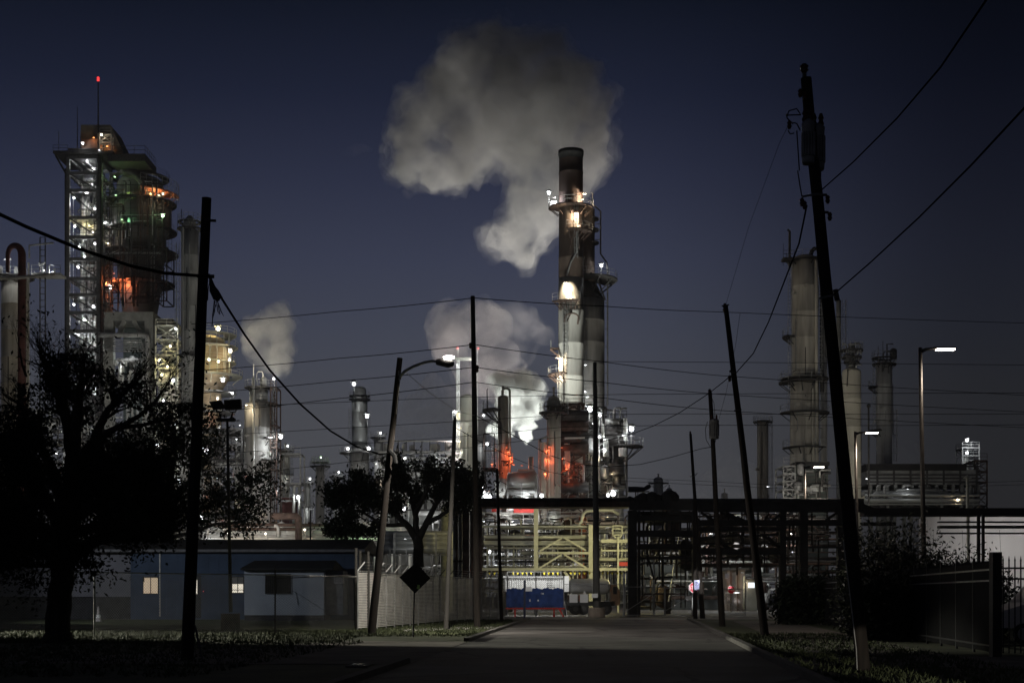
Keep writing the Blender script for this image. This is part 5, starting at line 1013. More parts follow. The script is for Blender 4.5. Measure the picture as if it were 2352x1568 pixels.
# grass blades
def blades(name, regions, mt, lab=None):
    rng = random.Random(3); b = MB(); vs = []; fs = []
    for (x0, x1, y0, y1, n, h, cond) in regions:
        for _ in range(n):
            x, y = rng.uniform(x0, x1), rng.uniform(y0, y1)
            if not cond(x, y): continue
            for k in range(3):
                a = rng.uniform(0, 2*pi); hh = h*rng.uniform(.5, 1.4); w = .02*rng.uniform(.7, 1.6); dx, dy = cos(a)*w, sin(a)*w; lx, ly = rng.uniform(-.08, .08), rng.uniform(-.08, .08); px, py = x+rng.uniform(-.1, .1), y+rng.uniform(-.1, .1)
                o = len(vs); vs += [(px-dx, py-dy, 0), (px+dx, py+dy, 0), (px+lx, py+ly, hh)]; fs.append((o, o+1, o+2))
    b.add(vs, fs); return tag(b.build(name, mt), kind='stuff')
blades('grass', [(-24, -6, 48, 66, 9000, .1, lambda x, y: True), (-16, -2, 28, 50, 3500, .09, lambda x, y: x < Lx(y)-3.5), (5.5, 17, 25, 60, 7000, .1, lambda x, y: Rx(y)+.3 < x < Rx(y)+5), (-7, 0, 56, 95, 3500, .1, lambda x, y: x < Lx(y)-.4)], mat('grass_blades', (.048, .058, .026), .8, 0, .4, 1.))

# ------------------------------------------------------------------ utility poles
def pole(label, top, base, D, w0, w1, mt=WOOD, name='utility_pole', group='leaning wooden utility poles', cat='utility pole'):
    p, q = at(top[0], top[1], D), at(base[0], base[1], D); q.z = 0
    t = thing(name, q, label, cat, group); k = 9; pts = []; rs = []
    rng = random.Random(label)
    for i in range(k+1):
        f = i/k; v = q.lerp(p, f); v.x += rng.uniform(-.012, .012); pts.append(v); rs.append(m(w1+(w0-w1)*f, D)/2)
    q2 = pts[0].copy(); q2.z = -.3; pts = [q2]+pts; rs = [rs[0]*1.05]+rs
    MB().path(pts, rs, 14).build('shaft', mt, t, True); return t
def onpole(top, base, y): f = (y-top[1])/(base[1]-top[1]); return top[0]+(base[0]-top[0])*f
INS = mat('brown_porcelain', (.06, .03, .02), .25, 0, .2, 4); CAN = mat('grey_transformer_paint', (.2, .2, .2), .5, .1, .3, 2, .1)
def insulator(par, x, y, D, r=.09, h=.25, z=0):
    p = at(x, y, D); MB().lathe((p.x, p.y+z), [(.03, p.z-h), (r, p.z-h*.6), (r*.6, p.z-h*.5), (r, p.z-h*.2), (r*.5, p.z-h*.1), (r*.6, p.z)], 8).build('insulator', INS, par, True)
def can(par, x, y0, y1, w, D, dy=0):
    p, q = at(x, y0, D), at(x, y1, D); r = m(w, D)/2
    c = MB().lathe((p.x, D+dy), [(r*.9, q.z), (r, q.z+.05), (r, p.z-.08), (r*1.05, p.z-.06), (r*1.05, p.z), (r*.5, p.z+.08)], 18).build('transformer_can', CAN, par, True)
    for k in (-.5, .5): MB().lathe((p.x+k*r, D+dy), [(.04, p.z), (.07, p.z+.08), (.04, p.z+.16), (.065, p.z+.2), (.03, p.z+.3)], 8).build('bushing', INS, c)
    b = MB()
    for i in range(8): a = pi+i*pi/7; b.box((p.x+r*cos(a)-.012, D+dy+r*sin(a)-.05, q.z+.15), (p.x+r*cos(a)+.012, D+dy+r*sin(a)+.02, p.z-.2))
    b.build('cooling_fins', CAN, c); return c
CBL = mat('black_cable_sheath', (.006, .006, .006), 1., 0, .1, 4, spec=0.)
def cable(label, pts, r, mt=CBL, par=None, name='overhead_cable', group='overhead cables', sag=0, n=18):
    """pts: (x, y, D) in the photo; consecutive spans sag by `sag` metres"""
    P3 = [at(*p) for p in pts]; out = []
    for a, b2 in zip(P3[:-1], P3[1:]):
        for i in range(n): f = i/n; v = a.lerp(b2, f); v.z -= sag*4*f*(1-f); out.append(v)
    out.append(P3[-1]); b = MB().path(out, r, 5)
    if par is not None: return b.build('cable', mt, par)
    return tag(b.build(name, mt), label, 'cable', group)

tA, bA, DA = (474, 455), (430, 1515), 35.5
A = pole('thick bare-topped wooden pole at the left, close behind the broad oak', tA, bA, DA, 22, 30)
MB().path([at(onpole(tA, bA, 506), 506, DA-.15), at(496, 507, DA-.15)], .035, 6).build('bolt', DARKST, A); MB().path([at(onpole(tA, bA, 633)-13, 634, DA-.2), at(492, 635, DA-.2)], .05, 6).build('cable_clamp', DARKST, A)
MB().path([at(448, 1435, DA-.2), at(462, 1500, DA-.6), at(466, 1518, DA-.8)], .03, 6).build('ground_conduit', DARKST, A)
t = thing('splice_box', at(493, 690, DA-.25), 'black cable splice box with dangling wire tails on the thick left pole', 'splice box')
MB().add([tuple(at(x, y, DA-.45)) for x, y in ((482, 640), (486, 638), (507, 684), (503, 692), (490, 688), (481, 668))]+[tuple(at(x, y, DA-.2)) for x, y in ((482, 640), (486, 638), (507, 684), (503, 692), (490, 688), (481, 668))], [(5,4,3,2,1,0),(6,7,8,9,10,11)]+[(i, (i+1) % 6, 6+(i+1) % 6, 6+i) for i in range(6)]).build('box_shell', BLACK, t)
for pts in (((494, 690), (493, 715), (488, 732), (488, 722), (496, 700)), ((497, 690), (500, 715), (505, 722), (501, 700)), ((499, 690), (507, 712), (514, 726), (506, 712)), ((492, 690), (489, 720), (487, 750)), ((482, 645), (478, 665), (477, 690))): MB().path([at(x, y, DA-.3) for x, y in pts], .012, 5).build('wire_tail', BLACK, t)
MB().path([at(480, 630, DA-.2), at(484, 648, DA-.3), at(500, 668, DA-.3), at(510, 685, DA-.3)], .03, 6).build('drop_cable', BLACK, t)
cable('thickest black cable sweeping in from the left edge to the thick left pole', [(-40, 474, 30), (60, 521, 31.2), (180, 571, 32.6), (300, 611, 34), (380, 628, 35), (479, 635, 35.2)], .042)
cable('thick black cable drooping from splice box down to the street lamp pole', [(482, 645, 35.2), (510, 686, 36), (560, 765, 38.5), (620, 850, 41.5), (690, 928, 45), (760, 990, 49), (820, 1026, 54), (872, 1043, 59.5), (893, 1040, 60)], .032)

tB, bB, DB = (918, 822), (853, 1455), 60
Bp = pole('leaning wooden pole carrying the lit street lamp before the slatted fence', tB, bB, DB, 12.5, 19)
MB().path([at(918, 870, DB-.1), at(921, 862, DB-.3), at(930, 852, DB-.5), at(950, 841, DB-.8), at(975, 832, DB-1.1), at(992, 829, DB-1.3), at(1008, 830, DB-1.5)], .06, 8).build('lamp_arm', STEEL, Bp, True)
hd = MB().path([at(1004, 831, DB-1.5), at(1016, 832, DB-1.6), at(1030, 833.5, DB-1.7), at(1040, 836, DB-1.8)], [.13, .17, .2, .1], 10).build('lamp_head', DARKST, Bp, True)
MB().lathe((wx(1031, DB-1.75), DB-1.75), [(.03, wz(840.5, DB)), (.2, wz(838.5, DB)), (.23, wz(835.5, DB)), (.2, wz(834.5, DB))], 12).build('lens', glow('lit_street_lens', (1., .95, .86), 60), hd, True)
MB().path([at(916, 851, DB-.2), at(918, 880, DB-.22), at(913, 920, DB-.22), at(910, 950, DB-.22)], .02, 5).build('lamp_wire', STEEL, Bp)
MB().path([at(895, 1035, DB-.2), at(906, 1046, DB-.35), at(909, 1062, DB-.35), at(903, 1070, DB-.2)], .1, 7).build('cable_coil', BLACK, Bp)
pl = at(1031, 842, DB-1.75); spot(pl+Vector((0, 0, -.1)), (pl.x-1.6, pl.y+7.6, 0), 7800, (1., .94, .84), 74, .75, .15); spot(pl+Vector((0, 0, -.1)), (pl.x+7, pl.y+6, 0), 3600, (1., .92, .82), 120, .8, .15); spot(pl+Vector((-.3, 0, -.05)), at(905, 960, DB), 120, (1., .88, .7), 50, .6, .1)

tC, bC, DC = (1086, 680), (1096, 1440), 72
Cp = pole('tall straight bare pole in the middle carrying four fanning wires', tC, bC, DC, 10, 15)
for y, dx in ((787, -7), (838, 7), (842, 8), (876, 0)): insulator(Cp, onpole(tC, bC, y)+dx, y, DC-.1, .09, .3)
MB().path([at(1083, 787, DC), at(1092, 787, DC)], .04, 5).build('bracket', DARKST, Cp); MB().path([at(1088, 838, DC), at(1100, 842, DC)], .04, 5).build('bracket', DARKST, Cp)
D_ = pole('slim grey round pole before the middle tree', (1045, 963), (1024, 1440), 68, 8, 12, mat('grey_weathered_pole', (.05, .047, .042), .8, 0, .3, 4, streak=True)); insulator(D_, 1045, 958, 68, .06, .2)
E_ = pole('thin black pole behind the barbed fence end', (1141.5, 1076), (1152, 1426), 88, 6, 9)
tF, bF, DF = (1366.5, 832), (1370.5, 1412), 106
Fp = pole('big grey concrete-footed pole standing right in the lit gap', tF, bF, DF, 8, 17, mat('grey_pole_concrete', (.07, .067, .06), .85, 0, .25, 2, streak=True))
MB().lathe((wx(1370.5, DF), DF), [(m(39, DF)/2, 0), (m(38, DF)/2, wz(1396, DF)), (m(36, DF)/2, wz(1394.5, DF))], 20).build('concrete_footing', mat('warm_footing', (.3, .25, .2), .9, 0, .2, 2), Fp)
tag(MB().box((wx(1359, DF-.6), DF-.66, wz(1372, DF)), (wx(1373, DF-.6), DF-.64, wz(1362.5, DF))).build('pole_notice', WHITE), 'small white notice strapped to the concrete-footed pole', 'sign')
tH, bH, DH = (1631, 900), (1659, 1438), 75
Hp = pole('leaning pole with one grey transformer can and looped wires', tH, bH, DH, 9, 15)
can(Hp, 1637, 968, 1010, 22, DH, -.5); insulator(Hp, 1630, 893, DH, .1, .35); MB().path([at(x, y, DH-.9) for x, y in ((1625, 968), (1620, 985), (1622, 1010), (1632, 1026), (1642, 1018), (1647, 995))], .018, 5).build('jumper_wire', BLACK, Hp); MB().path([at(x, y, DH-.8) for x, y in ((1631, 905), (1640, 925), (1642, 950), (1640, 966))], .015, 5).build('jumper_wire', BLACK, Hp)
tG, bG, DG = (1586, 996), (1614, 1420), 101
Gp = pole('slim leaning pole crossing just behind the straight signed pole', tG, bG, DG, 6, 12); insulator(Gp, 1585.5, 990, DG, .08, .3); MB().path([at(1584, 1094, DG-.2), at(1593, 1094, DG-.2), at(1602, 1086, DG-.2)], .03, 5).build('clamp', STEEL, Gp)
Pp = pole('straight pole holding the blue and white parking sign', (1594.5, 1150), (1597, 1420), 99, 7, 10)
tI, bI, DI = (1667, 703), (1757, 1462), 57
Ip = pole('long dark pole leaning left, between transformer pole and modern lamp post', tI, bI, DI, 11, 20); insulator(Ip, 1665, 697, DI, .1, .4); MB().path([at(1676, 852, DI-.2), at(1686, 855, DI-.3), at(1690, 856, DI-.2)], .05, 6).build('bracket', DARKST, Ip); insulator(Ip, 1676, 862, DI-.2, .08, .25)
for y in (940, 700): MB().path([at(onpole(tI, bI, y)-9, y+3, DI-.2), at(onpole(tI, bI, y)+8, y, DI-.2)], .03, 5).build('clamp', DARKST, Ip)

tJ, bJ, DJ = (1851, 180), (1984, 1540), 30
J = pole('biggest near pole on the right with twin transformer cans, leaning left', tJ, bJ, DJ, 25, 33)
MB().path([at(1848, 182, DJ), at(1847.5, 162, DJ)], .045, 7).build('top_pin', DARKST, J); insulator(J, 1847, 148, DJ, .1, .2)
can(J, 1846, 300, 392, 28, DJ, -.45); can(J, 1880, 290, 388, 32, DJ, .1)
for pts in (((1822, 282), (1830, 284), (1838, 300)), ((1806, 262), (1808, 272), (1822, 285)), ((1810, 300), (1815, 308), (1824, 306)), ((1806, 265), (1840, 264)), ((1807, 270), (1812, 255), (1830, 250), (1838, 262)), ((1832, 392), (1838, 430), (1842, 452)), ((1830, 300), (1836, 392)), ((1885, 392), (1884, 440))): MB().path([at(x, y, DJ-.3) for x, y in pts], .014, 5).build('jumper_wire', BLACK, J)
for x, y in ((1813, 278), (1842, 455), (1901, 449), (1906, 488), (1848, 462), (1838, 205), (1849, 212)): insulator(J, x, y, DJ-.1, .055, .17)
for y, dx in ((447, 46), (487, 38)): MB().path([at(onpole(tJ, bJ, y)+8, y+1, DJ-.1), at(onpole(tJ, bJ, y)+22, y+1, DJ-.1)], .03, 5).build('bracket', DARKST, J)
MB().path([at(1842, 452, DJ-.2), at(1876, 446, DJ-.25), at(1890, 447, DJ-.2)], .025, 5).build('clamp', STEEL, J); MB().path([at(1880, 686, DJ-.25), at(1915, 678, DJ-.2)], .022, 5).build('clamp', STEEL, J)
for y0, y1, x0 in ((665, 690, 1918),): MB().path([at(x0, y0, DJ), at(x0+5, y1, DJ)], .06, 5).build('bracket', DARKST, J)
MB().path([at(1937, 1240, DJ-.25), at(1948, 1330, DJ-.25), at(1967, 1490, DJ-.25), at(1969, 1538, DJ-.25)], .012, 5).build('ground_wire', STEEL, J)
cable('upper cable climbing from the biggest right pole out of the top right', [(1876, 446, DJ), (1960, 372, 26), (2060, 272, 22), (2160, 155, 18.5), (2262, 5, 15), (2330, -105, 13)], .013)
cable('lower cable climbing from the biggest right pole to the right edge', [(1908, 682, DJ), (2000, 602, 27), (2110, 500, 23), (2230, 380, 19.5), (2360, 240, 16), (2420, 172, 15)], .014)
cable('dark cable from the biggest right pole down to the long leaning pole', [(1853, 472, DJ), (1835, 560, 33), (1800, 650, 38), (1765, 740, 45), (1730, 812, 51), (1690, 857, DI)], .02)
cable('thin cable from the long leaning pole down to the transformer pole', [(1684, 858, DI), (1660, 878, 64), (1632, 900, DH)], .02, n=8)
cable('cable swinging from transformer pole down across the lit stack foot', [(1630, 902, DH), (1560, 948, 80), (1500, 978, 86), (1440, 1000, 92), (1380, 1014, 96)], .022)
cable('long sagging cable crossing low behind the concrete-footed pole', [(1095, 955, DC), (1180, 1000, 80), (1260, 1044, 88), (1320, 1064, 92), (1390, 1072, 95), (1470, 1066, 98), (1540, 1050, 98), (1610, 1030, 96), (1634, 1026, DH+1)], .022, n=8)
cable('thin drop wire from the lamp arm to the lamp lit mast side', [(932, 855, DB-.3), (985, 900, 64), (1050, 945, 71), (1096, 955, DC)], .012, STEEL, n=8)
cable('cable dipping from the slim grey pole toward the dark exchangers', [(1047, 982, 68), (1095, 1010, 76), (1180, 1052, 86), (1260, 1083, 94), (1330, 1096, 100)], .016, n=8)
cable('thin cable looping from transformer pole to slim leaning pole', [(1636, 1020, DH), (1668, 900, 68), (1690, 790, 62), (1700, 720, DI)], .008, n=6)
cable('faint wire rising from long leaning pole past the near pole top', [(1667, 700, DI), (1720, 520, 48), (1790, 330, 40), (1812, 285, DJ)], .006, n=6)
# four wires fanning from the middle pole, and the far cross-street lines
far = DC+28
for lab, yl, yc, yr, ye in (('wire fanning from the very top of the middle bare pole', 740, 684, 716, 742), ('wire fanning from the second height of the middle bare pole', 848, 791, 862, 908), ('wire fanning from the third height of the middle bare pole', 900, 843, 905, 946), ('wire fanning from the lowest height of the middle bare pole', 946, 877, 942, 982)):
    cable(lab, [(440, yl+4, 98), (780, (yl+yc)/2+3, 86), (1090, yc, DC), (1380, yc+(yr-yc)*.52+2, 84), (1650, yr, 96), (2360, ye, 118)], .022, group='wires fanning from the middle pole', sag=.05)
for lab, pts in (('uppermost of the level far wires along the cross street', ((440, 937), (1060, 912), (1460, 905), (1700, 904), (2000, 903), (2360, 902))), ('second of the level far wires along the cross street', ((440, 1003), (1060, 967), (1300, 952), (1560, 950), (2000, 951), (2360, 950))), ('third of the level far wires along the cross street', ((440, 1046), (1060, 1002), (1300, 980), (1560, 976), (2000, 977), (2360, 975))), ('lowest of the level far wires, dipping to the left', ((440, 1103), (1060, 1030), (1200, 1012), (1330, 1000), (1460, 996))), ('faint far wire above the four fanning ones, right of the stack', ((1380, 830), (1700, 832), (2360, 838)))):
    cable(lab, [(x, y, 108) for x, y in pts], .02, group='level wires along the cross street')
for lab, y in (('upper hair-thin wire low behind the three right poles', 1100), ('lower hair-thin wire low behind the three right poles', 1108)): cable(lab, [(1380, y-6, 140), (1600, y+4, 140), (1800, y+14, 142), (2100, y+12, 145), (2360, y+4, 150)], .018, group='hair-thin low wires')

# ------------------------------------------------------------------ modern lamp posts
def led_post(label, x, ytop, ybase, xe, D, power, w=10):
    t = thing('lamp_post', (wx(x, D), D, 0), label, 'lamp post', 'modern lamp posts with flat heads'); p = at(x+w*.35, ytop, D); q = at(x+w*.5+(ybase-ytop)*.02, ybase, D); q.z = 0
    MB().path([q, p], [m(w*1.25, D)/2, m(w*.85, D)/2], 12).build('post', mat('bronze_lamp_paint', (.12, .105, .09), .45, .4, .2, 3), t, True)
    s = (xe-x)/82; z = p.z-.06; x1, x2, x3 = wx(x+w*.4, D), wx(x+40*s, D), wx(xe, D)
    MB().path([(x1, D, z-.12), (x1+.25, D, z-.02), (x2, D, z+.03)], [.09, .07, .05], 8).build('arm', DARKST, t, True)
    hd = MB().box((x2-.15, D-.17, z), (x3, D+.17, z+.07)).build('lamp_head', DARKST, t); L = (x3-x2)
    for k in (0, 1): MB().box((x2+L*(.02+.5*k), D-.16, z-.055), (x2+L*(.47+.5*k), D+.16, z-.003)).build('led_panel', glow('lit_led_panel', (1., .86, .74), 14), hd)
    spot((x2+L*.5, D, z-.12), (x2+L*.5-.3, D, 0), power, (1., .87, .74), 150, .6, .25); return t
led_post('tallest modern lamp post with glowing flat head above the bush', 2110, 798, 1300, 2193, 62, 380, 10)
led_post('modern lamp post with glowing flat head, half hidden by the biggest pole', 1962, 991, 1330, 2017, 95, 900, 7)
led_post('smallest modern lamp post with glowing flat head before the heater box', 1846, 1070, 1325, 1893, 118, 1100, 5.5)

# twin floodlight, dark from behind
D = 62
t = thing('floodlight_pole', (wx(528, D), D, 0), 'grey pole with two unlit floodlight heads on a brick box', 'floodlight')
GP = mat('grey_weathered_pole', (.05, .047, .042))
MB().path([at(530, 1405, D), at(522, 965, D)], [m(9, D)/2, m(5.5, D)/2], 10).build('post', GP, t, True)
MB().box((wx(498, D), D-.15, wz(967, D)), (wx(540, D), D+.15, wz(961, D))).build('crossarm', DARKST, t)
for k, (pts, yk) in enumerate(((((480, 922), (507, 919), (517, 936), (489, 940)), 945), (((514, 918), (552, 916), (553, 937), (516, 940)), 945))):
    hd = MB().add([tuple(at(x, y, D-.3)) for x, y in pts]+[tuple(at(x+3, y+2, D+.25)) for x, y in pts], [(3,2,1,0),(4,5,6,7),(0,1,5,4),(1,2,6,5),(2,3,7,6),(3,0,4,7)]).build('floodlight_head', SOOT, t)
    xm = (pts[2][0]+pts[3][0])/2; MB().path([at(xm-8, 938, D-.05), at(xm-6, 946, D-.05), at(xm+6, 946, D-.05), at(xm+10, 938, D-.05)], .025, 5).bar(at(xm, 946, D), at(xm+(4 if k == 0 else -4), 962, D), .07).build('yoke', GP, hd)
MB().box((wx(511, D), D-.35, 0), (wx(548, D), D+.35, wz(1408, D))).build('brick_base', mat('dark_brick', (.045, .03, .026), .9, 0, .4, 6, .2), t)

# diamond warning sign seen from behind
D = 55.6
t = thing('warning_sign', (wx(950, D), D, 0), 'dark back of a diamond road sign with a small yellow-green sticker', 'road sign')
MB().path([at(949, 1468, D), at(952, 1300, D)], .035, 8).build('sign_post', BLACK, t)
MB().add([tuple(at(x, y, D-.06)) for x, y in ((953, 1362), (989, 1327), (955, 1291), (917, 1325))]+[tuple(at(x, y, D-.045)) for x, y in ((953, 1362), (989, 1327), (955, 1291), (917, 1325))], [(0,1,2,3),(7,6,5,4),(0,4,5,1),(1,5,6,2),(2,6,7,3),(3,7,4,0)]).build('sign_plate', SOOT, t)
MB().add([tuple(at(x, y, D-.066)) for x, y in ((957, 1351), (963, 1353), (964.5, 1343), (959, 1342))]+[tuple(at(x, y, D-.062)) for x, y in ((957, 1351), (963, 1353), (964.5, 1343), (959, 1342))], [(0,1,2,3),(7,6,5,4),(0,4,5,1),(1,5,6,2),(2,6,7,3),(3,7,4,0)]).build('sticker', mat('lime_sticker', (.55, .75, .25), .5, 0, .05, 3), t)

# ------------------------------------------------------------------ slatted barbed fence
SLAT = mat('pale_privacy_slats', (.55, .53, .49), .6, 0, .2, 2); DSLAT = mat('shaded_privacy_slats', (.12, .115, .105), .7, 0, .3, 2)  # DSLAT is the same slats, darkened in colour for the shaded far run
t = thing('slatted_fence', (-5, 80, 0), 'pale slatted privacy fence with barbed wire arms beside the road', 'fence')
pts = [(wx(822, 66), 66), (wx(866, 68), 68), (wx(942, 76), 76), (wx(1010, 84), 84), (wx(1085, 93), 93), (wx(1162, 101), 101)]
k = 0; hts = 2.75
for i, (a, b2) in enumerate(zip(pts[:-1], pts[1:])):
    A_, B_ = Vector((*a, 0)), Vector((*b2, 0)); L = (B_-A_).length; n = max(1, int(L/1.9)); d = (B_-A_)/L; nrm = Vector((d.y, -d.x, 0))
    for j in range(n):
        P, Q = A_+d*(L*j/n), A_+d*(L*(j+1)/n); b = MB(); ns = 34
        for s in range(ns):
            z = .12+(hts-.16)*s/ns; h = (hts-.16)/ns*.72; off = .012*(s % 2)
            vs = [P+d*.03+nrm*off, Q-d*.03+nrm*off, Q-d*.03+nrm*(off-.01), P+d*.03+nrm*(off-.01)]
            b.add([(v.x, v.y, z) for v in vs]+[(v.x, v.y, z+h) for v in vs], [(0,3,2,1),(4,5,6,7),(0,1,5,4),(1,2,6,5),(2,3,7,6),(3,0,4,7)])
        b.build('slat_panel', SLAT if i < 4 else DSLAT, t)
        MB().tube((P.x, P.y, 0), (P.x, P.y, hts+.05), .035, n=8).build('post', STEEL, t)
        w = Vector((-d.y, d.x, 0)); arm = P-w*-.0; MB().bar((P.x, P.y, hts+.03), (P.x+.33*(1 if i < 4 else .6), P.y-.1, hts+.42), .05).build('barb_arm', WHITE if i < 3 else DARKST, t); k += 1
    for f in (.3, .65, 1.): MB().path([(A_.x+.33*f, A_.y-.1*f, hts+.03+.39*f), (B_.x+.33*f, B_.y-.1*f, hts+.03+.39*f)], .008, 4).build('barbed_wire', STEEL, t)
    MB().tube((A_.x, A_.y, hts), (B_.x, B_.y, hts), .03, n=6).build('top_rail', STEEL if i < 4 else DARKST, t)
for x, yt in ((818, 1258), (827, 1264), (846, 1266)): MB().tube((wx(x, 67), 67, 0), (wx(x, 67), 67, wz(yt, 67)), .07, n=10).build('corner_post', GP, t)

# left chain link fence
t = thing('chain_link_fence', (-12, 58, 0), 'long chain link fence crossing the dark lawn at the left', 'fence')
fp = [(-22.0, 52.6), (wx(217, 54), 54), (wx(632, 61), 61), (wx(818, 66.5), 66.5)]
for a, b2 in zip(fp[:-1], fp[1:]):
    chain_link(t, (*a, 0), (*b2, 0), .05, 2.5, .11, .0035)
    MB().tube((*a, 2.5), (*b2, 2.5), .025, n=6).build('top_rail', STEEL, t)
for i, p in enumerate(fp[:-1]): MB().tube((*p, 0), (*p, 2.85 if i else 2.6), .035, n=8).build('post', STEEL if i < 2 else DARKST, t)
MB().bar((wx(632, 61), 61, wz(1328, 61)), (wx(805, 66), 66, wz(1320, 66)), .04).build('brace', DARKST, t)

# ------------------------------------------------------------------ blue building with lit windows
D = 97
t = thing('site_building', (wx(400, D), D, 0), 'long low blue site building with dark roof and three lit openings', 'building')
BLUE = mat('dull_blue_cladding', (.04, .065, .115), .7, 0, .2, .8); GRY = mat('pale_grey_cladding', (.16, .16, .185), .7, 0, .12, .8); DLOW = mat('dark_plinth', (.035, .035, .04), .8)
x0, x1 = wx(-60, D), wx(826, D); ez = wz(1267, D)
MB().box((wx(300, D), D, 0), (x1, D+10, ez)).build('wall', BLUE, t); MB().box((x0, D+.3, 1.55), (wx(299.9, D), D+10, ez)).build('wall', GRY, t); MB().box((x0, D+.5, 0), (wx(299.9, D), D+10, 1.55-.003)).build('wall', DLOW, t)
MB().add([(x0, D-.6, ez+.003), (x1+.4, D-.6, ez+.003), (x1+.4, D+11, ez+.003), (x0, D+11, ez+.003), (x0, D-.6, ez+.2), (x1+.4, D-.6, ez+.2), (x1+.4, D+5, ez+1.05), (x0, D+5, ez+1.05), (x1+.4, D+11, ez+.2), (x0, D+11, ez+.2)], [(0,3,2,1),(0,1,5,4),(4,5,6,7),(7,6,8,9),(3,9,8,2),(1,2,8,6,5),(0,4,7,9,3)]).build('roof', mat('dark_roof_felt', (.02, .02, .022), .9, 0, .3, 1), t)
MB().box((x0, D-.68, ez-.02), (x1+.4, D-.61, ez+.16)).build('fascia', mat('grey_fascia', (.16, .16, .17), .7), t)
for x in range(310, 820, 24):
    if not (326 < x < 368 or 440 < x < 466 or 530 < x < 565): MB().box((wx(x, D), D-.02, .3), (wx(x+.7, D), D-.003, ez-.05)).build('cladding_seam', mat('seam_blue', (.05, .08, .14)), t)
MB().box((wx(366, D), D-.07, .2), (wx(369, D), D-.003, ez-.1)).build('downpipe', STEEL, t)
WARMW = glow('lit_window_warm', (1., .72, .42), .36); BRIGHTW = glow('lit_window_bright', (1., .9, .72), .85)
def window(x0, x1, y0, y1, mt, nx=2, blind=0):
    w = MB(); e = .05; X0, X1, Z0, Z1 = wx(x0, D), wx(x1, D), wz(y1, D), wz(y0, D)
    for lo, hi in (((X0-e, Z0-e), (X1+e, Z0)), ((X0-e, Z1), (X1+e, Z1+e)), ((X0-e, Z0), (X0, Z1)), ((X1, Z0), (X1+e, Z1))): w.box((lo[0], D-.09, lo[1]), (hi[0], D-.003, hi[1]))
    for i in range(1, nx): xx = X0+(X1-X0)*i/nx; w.box((xx-.025, D-.08, Z0), (xx+.025, D-.003, Z1))
    f = w.build('window', DARKST, t); MB().box((X0, D-.04, Z0), (X1, D-.006, Z1)).build('pane', mt, f); 
    if blind: MB().box((X0, D-.07, Z0+(Z1-Z0)*blind), (X1, D-.045, Z1)).build('blind', mat('grey_blind', (.25, .24, .23), .8), f)
window(330, 363, 1326, 1362, WARMW); window(450.5, 454, 1331, 1363, WARMW, 1); window(534, 559, 1325, 1360, BRIGHTW, 2, .56)
MB().box((wx(534, D), D-.085, wz(1354.6, D)), (wx(559, D), D-.07, wz(1353, D))).build('window_bar', BLACK, t)
MB().box((wx(444, D), D-.06, .2), (wx(461, D), D-.003, wz(1322, D))).box((wx(443, D), D-.03, .1), (wx(462, D), D-.003, wz(1320, D))).build('door', mat('dark_door', (.02, .022, .03), .6), t)
MB().box((wx(450.7, D), D-.075, wz(1363, D)), (wx(454.2, D), D-.062, wz(1331, D))).build('door_light', BRIGHTW, t); MB().ico((wx(468, D), D-.1, wz(1357, D)), .035, 1).build('keypad_light', B_BEAC, t)
D = 93
t = thing('white_shed', (wx(660, D), D, 0), 'small pale blue-white shed with dark hipped roof and barred window', 'shed')
x0, x1 = wx(561, D), wx(744, D); ez = wz(1309, D); SH = mat('pale_blue_shed', (.36, .40, .46), .7, 0, .1, .8)
MB().box((x0, D, .35), (x1, D+3.5, ez)).build('wall', SH, t); MB().box((x1+.003, D+.7, .35), (wx(785, D), D+3.5, ez-.02)).build('side_wall', mat('shaded_grey_shed', (.14, .15, .17), .8), t); MB().box((x0, D+.1, 0), (x1, D+3.4, .347)).build('plinth', DLOW, t)  # side wall is a darker copy of the shed paint, shade in its colour
MB().add([(wx(556, D), D-.6, ez+.003), (wx(768, D), D-.6, ez+.003), (wx(780, D), D+4, ez+.003), (wx(556, D), D+4, ez+.003), (wx(574, D), D+1.7, wz(1285, D)), (wx(764, D), D+1.7, wz(1285, D)), (wx(556, D), D-.6, ez+.12), (wx(768, D), D-.6, ez+.12)], [(0,3,2,1),(0,1,7,6),(6,7,5,4),(1,2,5,7),(0,6,4,3),(3,4,5,2)]).build('roof', mat('dark_roof_felt', (.02, .02, .022)), t)
w = MB(); X0, X1, Z0, Z1 = wx(610, D), wx(668, D), wz(1362, D), wz(1318, D); w.box((X0, D-.05, Z0), (X1, D-.003, Z1)); f = w.build('window', BLACK, t); b = MB()
for i in range(13): xx = X0+(X1-X0)*i/12; b.bar((xx, D-.1, Z0-.05), (xx, D-.1, Z1+.05), .025)
for i in range(3): zz = Z0+(Z1-Z0)*i/2; b.bar((X0, D-.11, zz), (X1, D-.11, zz), .03)
b.build('bars', DARKST, f)
ac = MB().box((wx(768, D), D-.25, wz(1339, D)), (wx(788, D), D+.69, wz(1320, D))).build('air_conditioner', mat('grey_ac_case', (.3, .3, .31), .6), t); b = MB()
for i in range(6): b.box((wx(770.5, D), D-.27, wz(1336-i*2.6, D)), (wx(785.5, D), D-.255, wz(1336-i*2.6, D)+.03))
b.build('grille', DARKST, ac); MB().path([(wx(672, D), D-.05, wz(1356, D)), (wx(700, D), D-.05, wz(1372, D)), (wx(743, D), D-.05, wz(1400, D))], .012, 5).build('loose_wire', BLACK, t); MB().path([(wx(679, D), D-.05, wz(1358, D)), (wx(683, D), D-.05, wz(1376, D)), (wx(685, D), D-.05, wz(1388, D))], .016, 5).build('loose_wire', BLACK, t)
D = 88
t = thing('traffic_cone', (wx(226, D), D, 0), 'pale traffic cone standing by the left building behind the fence', 'traffic cone')
